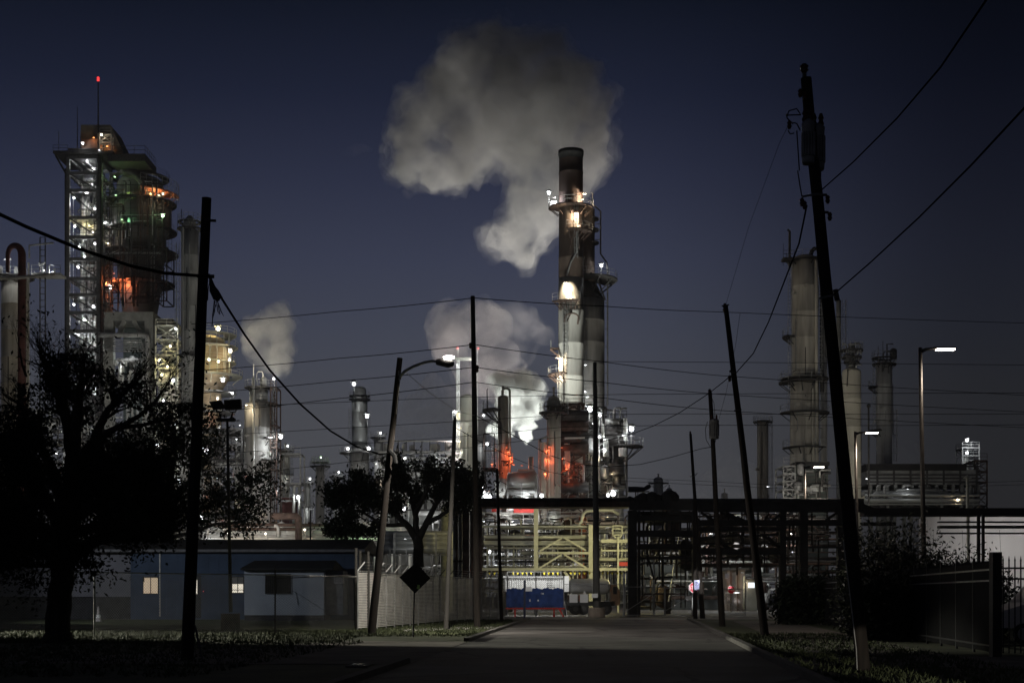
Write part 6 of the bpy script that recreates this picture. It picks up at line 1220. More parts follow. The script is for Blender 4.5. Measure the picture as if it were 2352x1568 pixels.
MB().lathe((wx(226, D), D), [(.2, .04), (.19, .05), (.09, .55), (.05, .9), (.035, .97)], 16).build('cone', mat('faded_cone', (.36, .33, .32), .7), t, True); MB().box((wx(226, D)-.3, D-.3, 0), (wx(226, D)+.3, D+.3, .04)).build('base', BLACK, t); MB().lathe((wx(226, D), D), [(.152, .25), (.112, .45)], 16, False).build('band', WHITE, t)

# ------------------------------------------------------------------ iron fence and van on the right
t = thing('iron_fence', (16, 65, 0), 'long black iron picket fence running away beside the right verge', 'fence')
IRON = mat('black_iron', (.008, .008, .009), .5, .1, .2, 4); RAILM = mat('galvanised_steel', (.3, .3, .29))
a, b2 = Vector((13.0, 38.4, 0)), Vector((19.4, 97, 0)); L = (b2-a).length; d = (b2-a)/L; n = int(L/2.45)
for i in range(n):
    P, Q = a+d*(L*i/n), a+d*(L*(i+1)/n); b = MB()
    for s in range(19): v = P.lerp(Q, (s+.5)/19); b.bar((v.x, v.y, .08), (v.x, v.y, 2.52), .024); b.path([(v.x, v.y, 2.52), (v.x, v.y, 2.6)], [.02, .002], 4)
    b.build('picket_panel', IRON, t); MB().bar((P.x, P.y, 0), (P.x, P.y, 2.68), .065).build('post', IRON, t)
    for z in (.25, 2.02, 2.32): MB().bar((P.x-.026, P.y, z), (Q.x-.026, Q.y, z), .045).build('rail', mat('pale_lit_rail', (.22, .215, .21), .4, .5, .3, 2) if z > 1 else IRON, t)  # upper rails paler: the light on them is put into their colour
t = thing('iron_gate', (15, 37.5, 0), 'nearer spiked black iron gate at the right edge of the road', 'gate')
gx = wx(2285, 37.4); MB().box((gx-.12, 37.2, 0), (gx+.12, 37.5, 2.75)).build('gate_post', IRON, t); b = MB()
for i in range(30): x = gx+.2+i*.155; b.bar((x, 37.35, .1), (x, 37.35, 2.52), .03); b.path([(x, 37.35, 2.52), (x, 37.35, 2.66)], [.026, .002], 5)
b.build('pickets', IRON, t)
for z in (.3, 2.05, 2.33): MB().bar((gx+.12, 37.32, z), (gx+5, 37.32, z), .05).build('rail', IRON, t)
D = 47
t = thing('parked_van', (wx(2390, D), D, 0), 'pale parked vehicle glimpsed through the iron gate at the right edge', 'van')
x0, x1 = wx(2298, D), wx(2500, D); prof = [(x0, .55), (x0+.05, 1.1), (x0+.95, 1.38), (x0+1.55, 2.05), (x0+1.9, 2.12), (x1, 2.12), (x1, .5)]
MB().add([(x, D, z) for x, z in prof]+[(x, D+1.9, z) for x, z in prof], [tuple(range(7)), tuple(range(13, 6, -1))]+[(i, i+7, (i+1) % 7+7, (i+1) % 7) for i in range(7)]).build('body', mat('pale_van_paint', (.6, .54, .52), .3, 0, .05, 1), t)
for x in (x0+.75, x1-.8):
    w = MB().path([(x, D-.02, .35), (x, D+.22, .35)], .35, 20).build('wheel', BLACK, t); MB().path([(x, D-.03, .35), (x, D-.02, .35)], .2, 14).build('rim', STEEL, w)
MB().add([(x0+1.25, D-.008, 1.42), (x0+2.1, D-.008, 1.42), (x0+2.1, D-.008, 1.98), (x0+1.68, D-.008, 1.98), (x0+1.25, D-.003, 1.42), (x0+2.1, D-.003, 1.42), (x0+2.1, D-.003, 1.98), (x0+1.68, D-.003, 1.98)], [(0,1,2,3),(7,6,5,4),(0,4,5,1),(1,5,6,2),(2,6,7,3),(3,7,4,0)]).build('side_window', BLACK, t)
MB().box((x0-.03, D+.2, .75), (x0+.03, D+.5, .95)).build('headlight', PALE, t)
# ------------------------------------------------------------------ trees
def grow(rng, limbs, D, gen, leaf_w, spread, up=.15, depthspread=1.):
    """limbs: [(points in photo px with a depth offset in m, r0, r1)]; returns branch mesh and twig tips"""
    b = MB(); tips = []
    def sub(p, d, L, r, g):
        pts = [p]; q = p.copy(); dd = d.copy(); k = 4
        for i in range(k):
            dd = (dd+Vector((rng.uniform(-1, 1), rng.uniform(-1, 1)*depthspread, rng.uniform(-.8, .9)+up))*.34).normalized(); q = q+dd*(L/k); pts.append(q.copy())
        b.path(pts, [r*(1-.75*i/k) for i in range(k+1)], 5 if g < 2 else 4)
        if g <= 0: tips.extend(pts[1:]); return
        for i in range(1, k+1):
            for _ in range(2 if i == k else rng.choice((1, 1, 2))):
                nd = (dd+Vector((rng.uniform(-1, 1), rng.uniform(-1, 1)*depthspread, rng.uniform(-.6, .8)))*.95).normalized(); sub(pts[i], nd, L*rng.uniform(.5, .8), r*(1-.7*i/k)*.6, g-1)
        if g <= 1: tips.extend(pts[2:])
    for pts, r0, r1, leafy in limbs:
        P = [at(x, y, D)+Vector((0, dy, 0)) for x, y, dy in pts]; k = len(P)
        Q = []
        for i in range(k-1):
            for s in range(3): Q.append(P[i].lerp(P[i+1], s/3)+Vector((rng.uniform(-1, 1), rng.uniform(-1, 1), rng.uniform(-1, 1)))*(r0*.12))
        Q.append(P[-1]); kk = len(Q); b.path(Q, [r0+(r1-r0)*i/(kk-1) for i in range(kk)], 9)
        if leafy:
            for i in range(int(kk*leafy), kk):
                for _ in range(2 if i < kk-1 else 3):
                    d = (Q[min(i+1, kk-1)]-Q[max(0, i-1)]).normalized(); nd = (d+Vector((rng.uniform(-1, 1), rng.uniform(-1, 1)*depthspread, rng.uniform(-.7, .9)))*1.0).normalized()
                    sub(Q[i], nd, spread*rng.uniform(.6, 1.1), (r0+(r1-r0)*i/kk)*.4, gen)
    return b, tips
def leaves(rng, tips, n, size, rad, keep=None):
    vs, fs = [], []
    for _ in range(n):
        c = rng.choice(tips); p = c+Vector((rng.gauss(0, rad), rng.gauss(0, rad), rng.gauss(0, rad*.8)))
        if keep and not keep(p, rng): continue
        u = Vector((rng.uniform(-1, 1), rng.uniform(-1, 1), rng.uniform(-1, 1))).normalized(); v = u.orthogonal().normalized(); s = size*rng.uniform(.6, 1.3); o = len(vs)
        vs += [p-u*s, p+v*s*.45-u*s*.1, p+u*s, p-v*s*.45-u*s*.1]; fs.append((o, o+1, o+2, o+3))
    return MB().add(vs, fs)
rng = random.Random(19); D = 49
limbs = [([(134, 1485, 0), (134, 1440, 0), (138, 1360, 0), (148, 1270, 0), (156, 1190, 0)], .45, .38, 0), ([(134, 1480, 0), (133, 1455, 0)], .62, .45, 0),
  ([(154, 1200, 0), (160, 1110, .3), (160, 1040, .4), (150, 970, .3), (140, 910, 0), (128, 868, -.4), (112, 838, -.6)], .36, .06, .45),
  ([(160, 1060, .3), (172, 1000, .1), (184, 930, -.2), (196, 885, -.4), (205, 850, -.8)], .26, .05, .5),
  ([(160, 1080, 0), (192, 1055, -.3), (225, 1020, -.5), (240, 980, -.5), (262, 945, -.6), (300, 910, -.9), (325, 890, -1)], .24, .045, .55),
  ([(215, 1028, -.4), (260, 1000, -.8), (300, 985, -1), (340, 965, -1.2), (380, 935, -1.4), (412, 892, -1.5)], .14, .03, .6),
  ([(225, 1025, -.5), (270, 985, -.2), (320, 975, .2), (370, 960, .5), (404, 952, .6)], .11, .025, .6),
  ([(152, 1220, 0), (120, 1160, -.4), (80, 1110, -.9), (40, 1050, -1.4), (0, 1010, -1.8), (-40, 990, -2)], .28, .06, .35),
  ([(150, 1180, 0), (110, 1080, .6), (70, 1010, 1), (40, 960, 1.2), (20, 920, 1.2)], .24, .05, .45),
  ([(152, 1250, 0), (90, 1210, .8), (30, 1190, 1.5), (-40, 1180, 2)], .22, .06, .4),
  ([(158, 1200, 0), (210, 1170, -.7), (270, 1150, -1.2), (330, 1120, -1.6), (380, 1100, -1.8)], .26, .05, .35),
  ([(156, 1230, 0), (220, 1200, .8), (290, 1185, 1.4), (350, 1175, 1.8), (400, 1160, 2)], .22, .05, .35),
  ([(150, 1270, 0), (80, 1260, -1), (20, 1255, -1.5), (-30, 1250, -2)], .16, .04, .4), ([(152, 1285, 0), (200, 1275, -.8), (250, 1250, -1.2), (290, 1245, -1.5)], .14, .035, .45),
  ([(160, 1130, 0), (210, 1100, .4), (270, 1070, .8), (330, 1050, 1), (370, 1030, 1.2)], .2, .04, .45), ([(72, 870, -.5), (64, 840, -.6), (58, 805, -.6)], .05, .02, .9), ([(40, 905, 0), (55, 935, 0), (90, 960, 0)], .05, .07, 0), ([(108, 813, -.6), (128, 826, -.5), (145, 845, -.3)], .05, .05, 0)]
limbs += [([(152, 1260, 0), (100, 1200, -1.2), (40, 1150, -2), (-10, 1120, -2.4)], .2, .05, .3), ([(154, 1240, 0), (200, 1150, -1), (250, 1110, -1.6), (300, 1085, -2), (350, 1065, -2)], .2, .05, .3), ([(152, 1280, 0), (210, 1240, .4), (270, 1215, .8), (330, 1215, 1.2), (390, 1215, 1.5)], .18, .04, .3), ([(150, 1290, 0), (100, 1275, .5), (50, 1230, 1), (0, 1220, 1.4)], .18, .04, .3), ([(154, 1220, 0), (130, 1130, -1.5), (100, 1070, -2), (60, 1050, -2.4)], .18, .04, .3), ([(156, 1200, 0), (190, 1120, 1), (230, 1130, 1.6), (280, 1140, 2)], .16, .04, .3), ([(150, 1300, 0), (120, 1300, -.8), (80, 1300, -1.2), (50, 1310, -1.5)], .1, .03, .3), ([(152, 1300, 0), (180, 1305, -.8), (200, 1310, -1.2)], .1, .03, .3)]
t = thing('oak_tree', (wx(134, D), D, 0), 'broad near oak with thick flared trunk and twisted upper limbs', 'tree')
b, tips = grow(rng, limbs, D, 2, .1, 1.15, .1)
b.build('trunk', BARK, t, True)
def keepA(p, r):
    x = CX+p.x*F/p.y; y = YH-(p.z-H)*F/p.y
    top = 955 if x < 40 else 905 if x < 90 else 838 if x < 215 else 870 if x < 270 else 900 if x < 340 else 950
    if y < top-25: return r.random() < .03
    if y < top+40: return r.random() < .35
    if x > 240 and 880 < y < 1050: return r.random() < .14
    if y < 1010: return r.random() < (.6 if x < 235 else .3)
    if x > 400: return r.random() < .3
    if y > 1245 and x > 215: return r.random() < .25
    if y > 1300: return r.random() < .4
    return True
leaves(rng, tips, 95000, .08, .2, keepA).build('crown', LEAF, t)
D = 104; rng = random.Random(23)
limbs = [([(383, 1420, 0), (384, 1300, 0), (386, 1220, 0), (392, 1150, 0)], .5, .35, 0), ([(388, 1210, 0), (350, 1160, -.5), (320, 1110, -1), (300, 1060, -1)], .3, .06, .4), ([(390, 1170, 0), (420, 1120, 0), (450, 1080, .5), (470, 1050, .5)], .28, .05, .4), ([(390, 1150, 0), (390, 1090, .5), (400, 1040, .6), (395, 1010, .6)], .3, .05, .3),
  ([(386, 1220, 0), (430, 1190, -.6), (490, 1160, -1), (540, 1135, -1), (578, 1110, -1)], .2, .035, .4), ([(386, 1235, 0), (440, 1225, -.5), (500, 1205, -1), (560, 1200, -1.2), (585, 1190, -1.2)], .18, .035, .35), ([(384, 1240, 0), (340, 1215, 0), (300, 1190, .6), (270, 1170, 1)], .2, .04, .4)]
t = thing('leafy_tree', (wx(383, D), D, 0), 'second leafy tree rising behind the blue building roof, right of the oak', 'tree')
b, tips = grow(rng, limbs, D, 1, .1, 2.0); b.build('trunk', BARK, t, True); leaves(rng, tips, 12000, .16, .27, lambda p, r: r.random() < (.75 if p.x*F/p.y+CX < 470 else .5)).build('crown', LEAF, t)
D = 104; rng = random.Random(29)
limbs = [([(958, 1420, 0), (960, 1330, 0), (962, 1270, 0), (958, 1230, 0)], .45, .36, 0), ([(958, 1240, 0), (940, 1210, -.2), (915, 1185, -.4), (890, 1165, -.6), (860, 1150, -.8), (830, 1130, -1)], .3, .06, .4), ([(958, 1235, 0), (955, 1190, 0), (945, 1140, .3), (930, 1110, .4), (915, 1085, .4)], .28, .05, .4), ([(960, 1240, 0), (985, 1190, 0), (1010, 1140, .4), (1035, 1110, .6), (1055, 1095, .6)], .28, .05, .4), ([(985, 1200, 0), (1020, 1180, -.5), (1055, 1160, -.8), (1090, 1130, -.8)], .2, .04, .35), ([(935, 1205, 0), (880, 1205, .5), (830, 1215, .8), (780, 1215, 1)], .18, .04, .4), ([(880, 1205, 0), (840, 1180, -.5), (800, 1165, -.8), (780, 1155, -.8)], .12, .03, .35), ([(955, 1180, 0), (980, 1130, -.5), (985, 1100, -.6), (985, 1080, -.6)], .2, .04, .4)]
t = thing('leafy_tree', (wx(958, D), D, 0), 'spreading tree with bent dark trunk behind the slatted fence', 'tree')
b, tips = grow(rng, limbs, D, 1, .1, 1.35, 0); b.build('trunk', BARK, t, True); leaves(rng, tips, 26000, .15, .26, lambda p, r: (lambda x, y: r.random() < min(.85, max(.03, (y-1040-16*sin(x*.06)-10*sin(x*.17))/55, .0))*(1. if 745 < x < 1112 else .25))(CX+p.x*F/p.y, YH-(p.z-H)*F/p.y)).build('crown', LEAF, t)
def bush(name, label, cat, D, cols, n, size, mt=LEAF, seed=3):
    rng = random.Random(seed); tips = []; b = MB(); base = (wx(cols[len(cols)//2][0], D), D, 0)
    t = thing(name, base, label, cat)
    for x, ytop, w in cols:
        X, Z = wx(x, D), wz(ytop, D)
        for k in range(9):
            p = Vector((X+rng.gauss(0, m(w, D)*.4), D+rng.uniform(-1, 1.2), 0)); zt = Z*rng.uniform(.55, 1.); pts = [Vector((X+rng.uniform(-.2, .2), D, 0))]
            for i in range(1, 6): f = i/5; pts.append(pts[0].lerp(Vector((p.x, p.y, zt)), f)+Vector((rng.uniform(-.1, .1),)*3)*f)
            b.path(pts, [.03*(1-.15*i) for i in range(6)], 4); tips += pts[1:]
    b.build('stems', BARK, t); leaves(rng, tips, n, size, .3).build('foliage', mt, t); return t
bush('bush', 'big glossy bush behind the iron fence, under the tallest modern lamp', 'bush', 57, [(1975, 1225, 40), (2000, 1210, 40), (2030, 1204, 40), (2060, 1200, 40), (2090, 1206, 40), (2120, 1206, 40), (2145, 1225, 35), (2165, 1260, 25), (1960, 1260, 30), (2040, 1240, 50), (2100, 1250, 50)], 15000, .1, mat('glossy_bush_leaves', (.035, .04, .022), .4, 0, .4, 2), 5)
bush('shrub', 'low shrub with upright shoots in front of the pale tank', 'shrub', 55, [(2190, 1285, 20), (2205, 1262, 8), (2222, 1250, 6), (2230, 1258, 6), (2245, 1268, 10), (2262, 1280, 14), (2175, 1290, 20)], 2600, .085, seed=7)
bush('hedge', 'dark hedge mass behind the far end of the iron fence', 'hedge', 80, [(1825, 1335, 20), (1840, 1330, 30), (1870, 1335, 40), (1910, 1325, 40), (1950, 1320, 40), (1990, 1320, 40), (1810, 1345, 20)], 14000, .14, seed=9)
bush('hedge', 'dark hedge mass behind the near end of the iron fence', 'hedge', 51, [(2040, 1325, 60), (2090, 1320, 60), (2140, 1320, 60), (2190, 1318, 60), (2240, 1315, 60), (2280, 1318, 50), (2010, 1330, 50)], 15000, .12, seed=10)
# ------------------------------------------------------------------ steam
def steam_mat(name, dens, scale, lo, hi, aniso=.2, col=(.93, .92, .90)):
    mt = bpy.data.materials.new(name); mt.use_nodes = True; nt = mt.node_tree; nt.nodes.clear()
    o = nt.nodes.new('ShaderNodeOutputMaterial'); v = nt.nodes.new('ShaderNodeVolumePrincipled'); v.inputs['Color'].default_value = (*col, 1); v.inputs['Anisotropy'].default_value = aniso
    tc = nt.nodes.new('ShaderNodeTexCoord'); n = nt.nodes.new('ShaderNodeTexNoise'); n.inputs['Scale'].default_value = scale; n.inputs['Detail'].default_value = 5; n.inputs['Roughness'].default_value = .6; n.inputs['Distortion'].default_value = .6
    r = nt.nodes.new('ShaderNodeMapRange'); r.inputs['From Min'].default_value = .38; r.inputs['From Max'].default_value = .66; r.inputs['To Min'].default_value = dens*lo; r.inputs['To Max'].default_value = dens*hi
    nt.links.new(tc.outputs['Object'], n.inputs['Vector']); nt.links.new(n.outputs['Fac'], r.inputs['Value']); nt.links.new(r.outputs[0], v.inputs['Density']); nt.links.new(v.outputs[0], o.inputs['Volume'])
    return mt
CLOUDTEX = bpy.data.textures.new('steam_billow', 'CLOUDS'); CLOUDTEX.noise_scale = 3.2; CLOUDTEX.noise_depth = 3
CLOUDTEX2 = bpy.data.textures.new('steam_curl', 'CLOUDS'); CLOUDTEX2.noise_scale = 1.1; CLOUDTEX2.noise_depth = 2
CLOUDTEX3 = bpy.data.textures.new('steam_fine', 'CLOUDS'); CLOUDTEX3.noise_scale = .5; CLOUDTEX3.noise_depth = 1
def steam(name, label, D, blobs, mt, voxel, disp, curl, dsp=8, parent=None, seed=1, grow=1.):
    """a billowing hull: spheres fused and ruffled, only its outermost skin kept, filled with vapour"""
    rng = random.Random(seed); b = MB()
    for x, y, r in blobs:
        dd = rng.uniform(-1, 1)*min(dsp, m(r, D)*.6); b.ico((wx(x, D+dd), D+dd, wz(y, D+dd)), m(r, D)*grow, 2)
    o = b.build(name, mt, parent)
    md = o.modifiers.new('Remesh', 'REMESH'); md.mode = 'VOXEL'; md.voxel_size = voxel; md.use_smooth_shade = True
    for tx, s in ((CLOUDTEX, disp), (CLOUDTEX2, curl), (CLOUDTEX3, curl*.5)):
        d = o.modifiers.new('Displace', 'DISPLACE'); d.texture = tx; d.strength = s; d.mid_level = .5; d.texture_coords = 'LOCAL'
    md = o.modifiers.new('Refuse', 'REMESH'); md.mode = 'VOXEL'; md.voxel_size = voxel*.9; md.use_smooth_shade = True
    bpy.context.view_layer.update()
    me = bpy.data.meshes.new_from_object(o.evaluated_get(bpy.context.evaluated_depsgraph_get()))
    bm = bmesh.new(); bm.from_mesh(me); seen = set(); best = []
    for v0 in bm.verts:
        if v0.index in seen: continue
        st = [v0]; seen.add(v0.index); comp = []
        while st:
            v = st.pop(); comp.append(v)
            for e in v.link_edges:
                w = e.other_vert(v)
                if w.index not in seen: seen.add(w.index); st.append(w)
        if len(comp) > len(best): best = comp
    keep = set(v.index for v in best); bmesh.ops.delete(bm, geom=[v for v in bm.verts if v.index not in keep], context='VERTS'); bm.to_mesh(me); bm.free()
    o.modifiers.clear(); o.data = me; me.materials.clear(); me.materials.append(mt)
    if parent is None: tag(o, label, 'steam')
    return o
main = [(1345, 445, 14), (1350, 410, 34), (1356, 365, 50), (1352, 310, 64), (1335, 255, 78), (1305, 205, 84), (1255, 170, 88), (1195, 150, 86), (1130, 138, 80), (1075, 165, 80), (1025, 210, 74), (980, 262, 68), (945, 308, 60), (915, 332, 40), (950, 372, 58), (1000, 392, 56), (1045, 390, 52), (1085, 345, 66), (1100, 290, 90), (1170, 270, 95), (1245, 275, 95), (1300, 300, 85), (1180, 325, 78), (1225, 345, 66), (1280, 355, 66), (1130, 95, 50), (1085, 118, 50), (1045, 150, 46), (1190, 100, 40), (1270, 120, 48),
        (1215, 385, 52), (1255, 400, 60), (1300, 405, 60), (1235, 440, 62), (1205, 480, 54), (1225, 505, 54), (1180, 535, 50), (1200, 560, 46), (1185, 588, 34), (1210, 592, 30), (1265, 460, 56), (1250, 520, 48), (1320, 400, 50), (1290, 450, 46), (1155, 545, 44), (1310, 450, 34)]
P1 = steam('steam_plume', 'huge grey steam plume mushrooming over the tall sooty stack', 246, main, steam_mat('grey_steam', .06, .2, .0, 2.3), .55, 5.5, 3.4, 7)
steam('steam_core', '', 246, main, steam_mat('grey_steam_core', .13, .26, .0, 2.2), .6, 5.5, 3.4, 7, P1, 1, .8)
steam('steam_fringe', '', 246, main, steam_mat('grey_steam_fringe', .022, .26, .0, 2.4), .8, 8, 4., 7, P1, 1, 1.16)
b2 = [(1213, 1042, 3), (1213, 1034, 6), (1211, 1020, 11), (1208, 1002, 16), (1208, 985, 21), (1214, 965, 25), (1218, 940, 32), (1218, 912, 36), (1195, 890, 36), (1172, 905, 38), (1172, 945, 34), (1160, 980, 24), (1145, 985, 20), (1128, 990, 14), (1232, 975, 10), (1150, 875, 30), (1200, 870, 32), (1232, 890, 22), (1240, 925, 14)]
P2 = steam('steam_plume', 'brilliant white steam jet narrowing to a tip right of the gooseneck column', 206, b2, steam_mat('bright_steam', .35, .4, .15, 2.), .3, 2., 1.5, 3, seed=4)
steam('steam_core', '', 206, b2, steam_mat('bright_steam_core', .5, .5, .1, 2.), .3, 1.6, 1.2, 3, P2, 4, .82)
b3 = [(1150, 850, 42), (1120, 810, 48), (1095, 770, 50), (1070, 735, 44), (1020, 735, 38), (1005, 765, 32), (1045, 785, 44), (1110, 720, 40), (1140, 745, 36), (1160, 800, 36), (1075, 830, 38), (1110, 860, 40), (1180, 840, 24), (1000, 800, 24), (1130, 895, 34), (1085, 880, 30)]
P3 = steam('steam_plume', 'loose pinkish steam drifting up behind the middle bare pole', 262, b3, steam_mat('loose_steam', .09, .16, .0, 2.2), .7, 5.5, 3.2, 8, seed=5)
steam('steam_fringe', '', 262, b3+[(1200, 740, 44), (1190, 800, 40), (1230, 770, 30)], steam_mat('loose_steam_fringe', .022, .16, .0, 2.2), .9, 7, 3.6, 8, P3, 6, 1.12)
P4 = steam('steam_plume', 'thin low steam bank between lamp pole and bare pole', 275, [(1000, 960, 46), (1040, 975, 44), (960, 970, 42), (1080, 960, 40), (1015, 920, 40), (1060, 916, 40), (930, 980, 30), (1100, 985, 40), (990, 885, 30), (945, 940, 30)], steam_mat('thin_steam', .05, .14, .0, 2.2), .9, 6, 3.4, 8, seed=6)
b5 = [(592, 838, 4), (594, 828, 7), (596, 812, 11), (600, 792, 18), (612, 770, 30), (628, 745, 38), (645, 760, 34), (640, 795, 38), (648, 830, 26), (645, 860, 18), (600, 760, 28), (582, 775, 24), (572, 795, 18), (615, 735, 28), (640, 725, 24), (630, 715, 18), (655, 780, 22), (575, 750, 20), (620, 800, 26), (615, 830, 20)]
P5 = steam('steam_plume', 'yellowish steam puff rising from the thin vent pipe', 245, b5, steam_mat('warm_steam', .1, .22, .1, 2.), .45, 3, 2.2, 4, seed=7)
steam('steam_fringe', '', 245, b5, steam_mat('warm_steam_fringe', .03, .2, .0, 2.2), .7, 4.5, 2.6, 4, P5, 7, 1.18)
P6 = steam('steam_plume', 'faint steam smear low between the far right columns', 330, [(2090, 1040, 30), (2110, 1055, 26), (2070, 1030, 20)], steam_mat('faint_steam', .02, .1, .0, 2.), 1.5, 5, 2, 8, seed=8)
P7 = steam('steam_plume', 'dim steam bank behind the transformer pole, above the black rack', 330, [(1680, 1075, 36), (1720, 1090, 34), (1640, 1095, 34), (1760, 1110, 36), (1700, 1130, 40), (1620, 1130, 34), (1670, 1040, 20), (1800, 1060, 30)], steam_mat('dim_steam', .035, .1, .0, 2.), 1.5, 6, 3, 8, seed=9)
P8 = steam('steam_plume', 'barely visible steam wisp adrift left of the huge plume', 262, [(820, 345, 26), (845, 340, 24), (790, 355, 20)], steam_mat('wisp_steam', .012, .12, .0, 2.), 1.5, 5, 2, 8, seed=12)
W = (.95, .93, .88)  # bare spots below are added to light the steam, exchangers and stack
spot((wx(1310, 172), 172, 9), at(1318, 1050, 196), 2600, (1., .93, .85), 60, .8, .5)
spot((wx(1318, 206), 206, wz(945, 206)), (wx(1322, 220), 220, wz(760, 220)), 3600, (1., .95, .85), 95, .8, .5)
spot((wx(1470, 250), 266, 25), at(1310, 190, 246), 46000, (1., .95, .9), 48, .8, 1.5)
spot((wx(1290, 258), 262, 30), at(1190, 230, 246), 58000, (1., .95, .89), 55, .8, 1.5)
spot((wx(1140, 232), 226, 30), at(1120, 330, 246), 40000, (1., .94, .88), 50, .8, 1.5)
spot((wx(1060, 240), 236, 24), at(960, 340, 246), 30000, (1., .95, .89), 45, .8, 1.5)
spot((wx(1180, 205), 198, 14), at(1200, 930, 206), 52000, (.92, 1., .92), 95, .7, .6)
spot((wx(1240, 205), 203, 16), at(1200, 930, 206), 34000, (.95, 1., .95), 95, .7, .6)
spot((wx(1120, 250), 240, 18), at(1090, 790, 262), 130000, (1., .88, .86), 60, .8, 1)
spot((wx(560, 244), 240, 30), at(625, 770, 245), 19000, (1., .92, .72), 50, .8, 1)
spot((wx(1020, 262), 258, 8), at(1030, 960, 275), 42000, W, 70, .8, 1)
spot((wx(1700, 310), 310, 6), at(1690, 1080, 330), 16000, W, 80, .8, 1); spot((wx(2080, 310), 312, 10), at(2090, 1040, 330), 5000, W, 70, .8, 1)
# plant floodlights washing the big shells (lamps stand low among the racks)
for x, y, D, to, pw, ang, c in ((1830, 1330, 190, (1840, 900, 232), 7500, 55, (1., .93, .8)), (1960, 1330, 190, (1955, 950, 226), 5500, 45, (1., .95, .78)), (2035, 1330, 205, (2031, 950, 262), 3500, 45, (1., .95, .8)), (1752, 1330, 220, (1752, 1050, 300), 3200, 40, (1., .85, .7)), 
   (594, 1300, 200, (594, 1020, 248), 6500, 60, (1., .92, .86)), (430, 1300, 195, (436, 800, 236), 7000, 55, (.95, 1., .92)), (30, 1300, 185, (34, 850, 226), 5500, 55, (1., .9, .72)), (295, 1300, 215, (300, 820, 266), 7000, 55, (.96, 1., .96)), (322, 1250, 225, (322, 620, 290), 3000, 50, (1., .93, .85)), (980, 1330, 205, (980, 1080, 250), 6000, 90, (1., .95, .88)), (1074, 1250, 200, (1076, 980, 236), 2600, 50, (.9, 1., .88)),
   (826, 1250, 290, (826, 1000, 400), 9000, 45, W), (1200, 1330, 150, (1210, 1110, 182), 1600, 80, W), (1160, 1320, 160, (1156, 1000, 190), 1400, 55, W), (1272, 1320, 158, (1272, 1040, 188), 700, 50, (.95, 1., .9)), (1390, 1320, 165, (1400, 1080, 200), 2600, 70, W), (735, 1320, 255, (735, 1120, 300), 2500, 50, W), (2130, 1330, 195, (2130, 1110, 240), 3500, 110, W), (2350, 1330, 148, (2330, 1260, 172), 14000, 110, (1., .95, .92)), (1880, 1330, 180, (1850, 1110, 215), 900, 70, (.9, 1., .9)), (750, 1330, 190, (740, 1220, 225), 2600, 130, W), (520, 1330, 200, (500, 1120, 252), 4200, 90, W), (150, 1330, 220, (140, 1080, 272), 4500, 100, W)):
    spot((wx(x, D), D, max(2.5, wz(y, D))+6), at(*to), pw*(.72 if x > 1700 else 1.55 if x < 780 else 1.1), c, ang, .8, .8)
# damp night air over the whole site
hz = MB().box((-420, -12, -1.2), (420, 640, 125)); hm = bpy.data.materials.new('night_haze'); hm.use_nodes = True; hn = hm.node_tree; hn.nodes.clear()
ho = hn.nodes.new('ShaderNodeOutputMaterial'); hv = hn.nodes.new('ShaderNodeVolumePrincipled'); hv.inputs['Color'].default_value = (.9, .92, 1., 1); hv.inputs['Density'].default_value = .00013; hv.inputs['Anisotropy'].default_value = .55
hn.links.new(hv.outputs[0], ho.inputs['Volume']); tag(hz.build('haze', hm), kind='stuff')
# bare spots added without fixtures to light the street side
spot((-40, 68, 8), (-15.5, 57, 0), 115000, (1., .97, .8), 21, .35, .1); spot((-31, 76, 8), (-17, 97, 2.5), 3200, (.9, .95, 1.), 80, .5, .3)  # unseen lamp for the lawn strip; second spot added to brighten the building
for p, to, pw, sz in (((14, 60, 9), at(1594.7, 1348.7, 103), 90000, 1.5), ((5, 62, 8), at(1599.4, 1343, 98), 50000, .72), ((16, 100, 7), at(1679.6, 1353.6, 140), 90000, 1.6), ((22, 150, 6), at(1648, 1366, 205), 60000, 1.2)): spot(p, to, pw, (1, 1, 1), sz*1.6, .3, .05)  # narrow spots added to brighten the signs, in place of retroreflection
spot((7.5, 10, .75), (7.45, 30, .12), 6000, (1., .93, .8), 5.2, .35, .05); spot((9.5, 14, 5), (10, 31, 0), 70, (1., .95, .8), 34, .9, .3)  # unseen spots added for the near pole's foot and the right grass
spot((3, 92, 9), (2.4, 109, 1.9), 1900, (1., .95, .9), 40, .5, .2); spot((wx(1600, 100), 104, 8.5), (6, 92, 0), 450, (1., .9, .78), 110, .8, .2)
spot((wx(1446, 127), 127, wz(1170, 127)), (wx(1360, 136), 137, wz(1270, 136)), 800, (1., .93, .52), 95, .7, .2); spot((wx(1435, 125), 125, wz(1250, 125)), (wx(1410, 136), 138, wz(1250, 136)), 1500, (1., .93, .5), 110, .7, .2); spot((wx(1180, 127), 127, wz(1170, 127)), (wx(1240, 136), 140, wz(1290, 136)), 520, (1., .95, .75), 100, .7, .2)

spot((wx(1235, 114.6), 114.7, wz(1172, 114.6)), (wx(1235, 117), 117.2, .6), 3600, (1., 1., .97), 80, .6, .3)
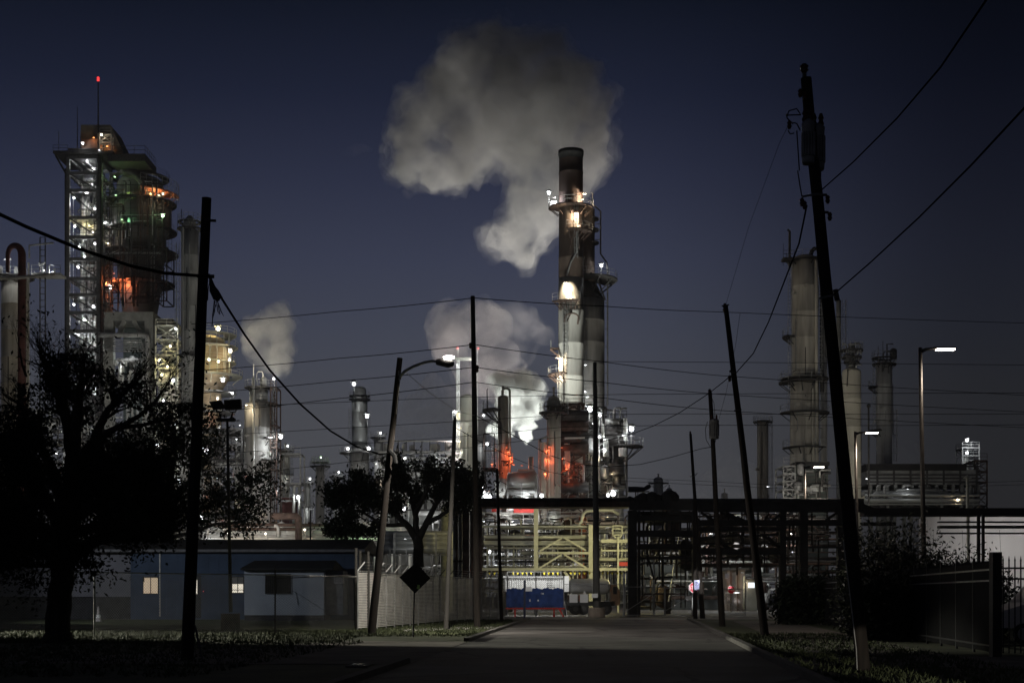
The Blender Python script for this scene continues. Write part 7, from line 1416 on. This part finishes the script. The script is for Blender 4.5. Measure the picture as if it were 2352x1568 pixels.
# ------------------------------------------------------------------ world and camera
w = bpy.data.worlds.new('World'); SC.world = w; w.use_nodes = True; nt = w.node_tree; nt.nodes.clear()
out = nt.nodes.new('ShaderNodeOutputWorld'); bg = nt.nodes.new('ShaderNodeBackground'); sky = nt.nodes.new('ShaderNodeTexSky'); sky.sky_type = 'NISHITA'; sky.sun_disc = False; sky.sun_elevation = radians(-4.5); sky.sun_rotation = radians(-25)
bg.inputs['Strength'].default_value = .012; nt.links.new(sky.outputs[0], bg.inputs['Color'])
tc = nt.nodes.new('ShaderNodeTexCoord'); sep = nt.nodes.new('ShaderNodeSeparateXYZ'); nt.links.new(tc.outputs['Generated'], sep.inputs[0])
rp = nt.nodes.new('ShaderNodeValToRGB'); e = rp.color_ramp.elements
stops = [(0., (.064, .065, .072)), (.07, (.068, .070, .080)), (.128, (.065, .068, .081)), (.18, (.052, .058, .084)), (.228, (.039, .045, .077)), (.28, (.0235, .0282, .0555)), (.33, (.0115, .015, .0335)), (.385, (.0046, .0068, .0155)), (.6, (.0024, .004, .010)), (1., (.0016, .0028, .0075))]
e[0].position, e[0].color = stops[0][0], (*stops[0][1], 1); e[1].position, e[1].color = stops[-1][0], (*stops[-1][1], 1)
for p, c in stops[1:-1]: n = e.new(p); n.color = (*c, 1)
nt.links.new(sep.outputs['Z'], rp.inputs['Fac'])
# the town-glow is brightest over the plant and falls away to the right
mr = nt.nodes.new('ShaderNodeMapRange'); mr.interpolation_type = 'SMOOTHSTEP'; mr.inputs['From Min'].default_value = .04; mr.inputs['From Max'].default_value = .32; mr.inputs['To Min'].default_value = 1.; mr.inputs['To Max'].default_value = .27
mr2 = nt.nodes.new('ShaderNodeMapRange'); mr2.interpolation_type = 'SMOOTHSTEP'; mr2.inputs['From Min'].default_value = -.40; mr2.inputs['From Max'].default_value = -.08; mr2.inputs['To Min'].default_value = .85; mr2.inputs['To Max'].default_value = 1.
nt.links.new(sep.outputs['X'], mr.inputs['Value']); nt.links.new(sep.outputs['X'], mr2.inputs['Value'])
mu = nt.nodes.new('ShaderNodeMath'); mu.operation = 'MULTIPLY'; nt.links.new(mr.outputs[0], mu.inputs[0]); nt.links.new(mr2.outputs[0], mu.inputs[1])
bg2 = nt.nodes.new('ShaderNodeBackground'); nt.links.new(rp.outputs[0], bg2.inputs['Color']); nt.links.new(mu.outputs[0], bg2.inputs['Strength'])
ad = nt.nodes.new('ShaderNodeAddShader'); nt.links.new(bg.outputs[0], ad.inputs[0]); nt.links.new(bg2.outputs[0], ad.inputs[1]); nt.links.new(ad.outputs[0], out.inputs['Surface'])
cam = bpy.data.cameras.new('camera'); co = bpy.data.objects.new('camera', cam); COL.objects.link(co); co.location = (0, 0, H); co.rotation_euler = (pi/2, 0, 0)
cam.sensor_width = 36; cam.lens = F/2352*36; cam.shift_y = (YH-784)/2352; cam.clip_end = 5000; cam.clip_start = .1; SC.camera = co
vs = SC.view_settings; vs.view_transform = 'Standard'; vs.look = 'None'; vs.exposure = 0; vs.gamma = 1; vs.use_curve_mapping = False
cy = SC.cycles; cy.use_denoising = True; cy.use_adaptive_sampling = True; cy.adaptive_threshold = .015; cy.max_bounces = 4; cy.diffuse_bounces = 2; cy.glossy_bounces = 2; cy.transmission_bounces = 2; cy.volume_bounces = 1; cy.transparent_max_bounces = 6
cy.sample_clamp_indirect = 2.; cy.sample_clamp_direct = 0; cy.use_light_tree = True; cy.volume_step_rate = .45; cy.volume_max_steps = 128; cy.caustics_reflective = False; cy.caustics_refractive = False
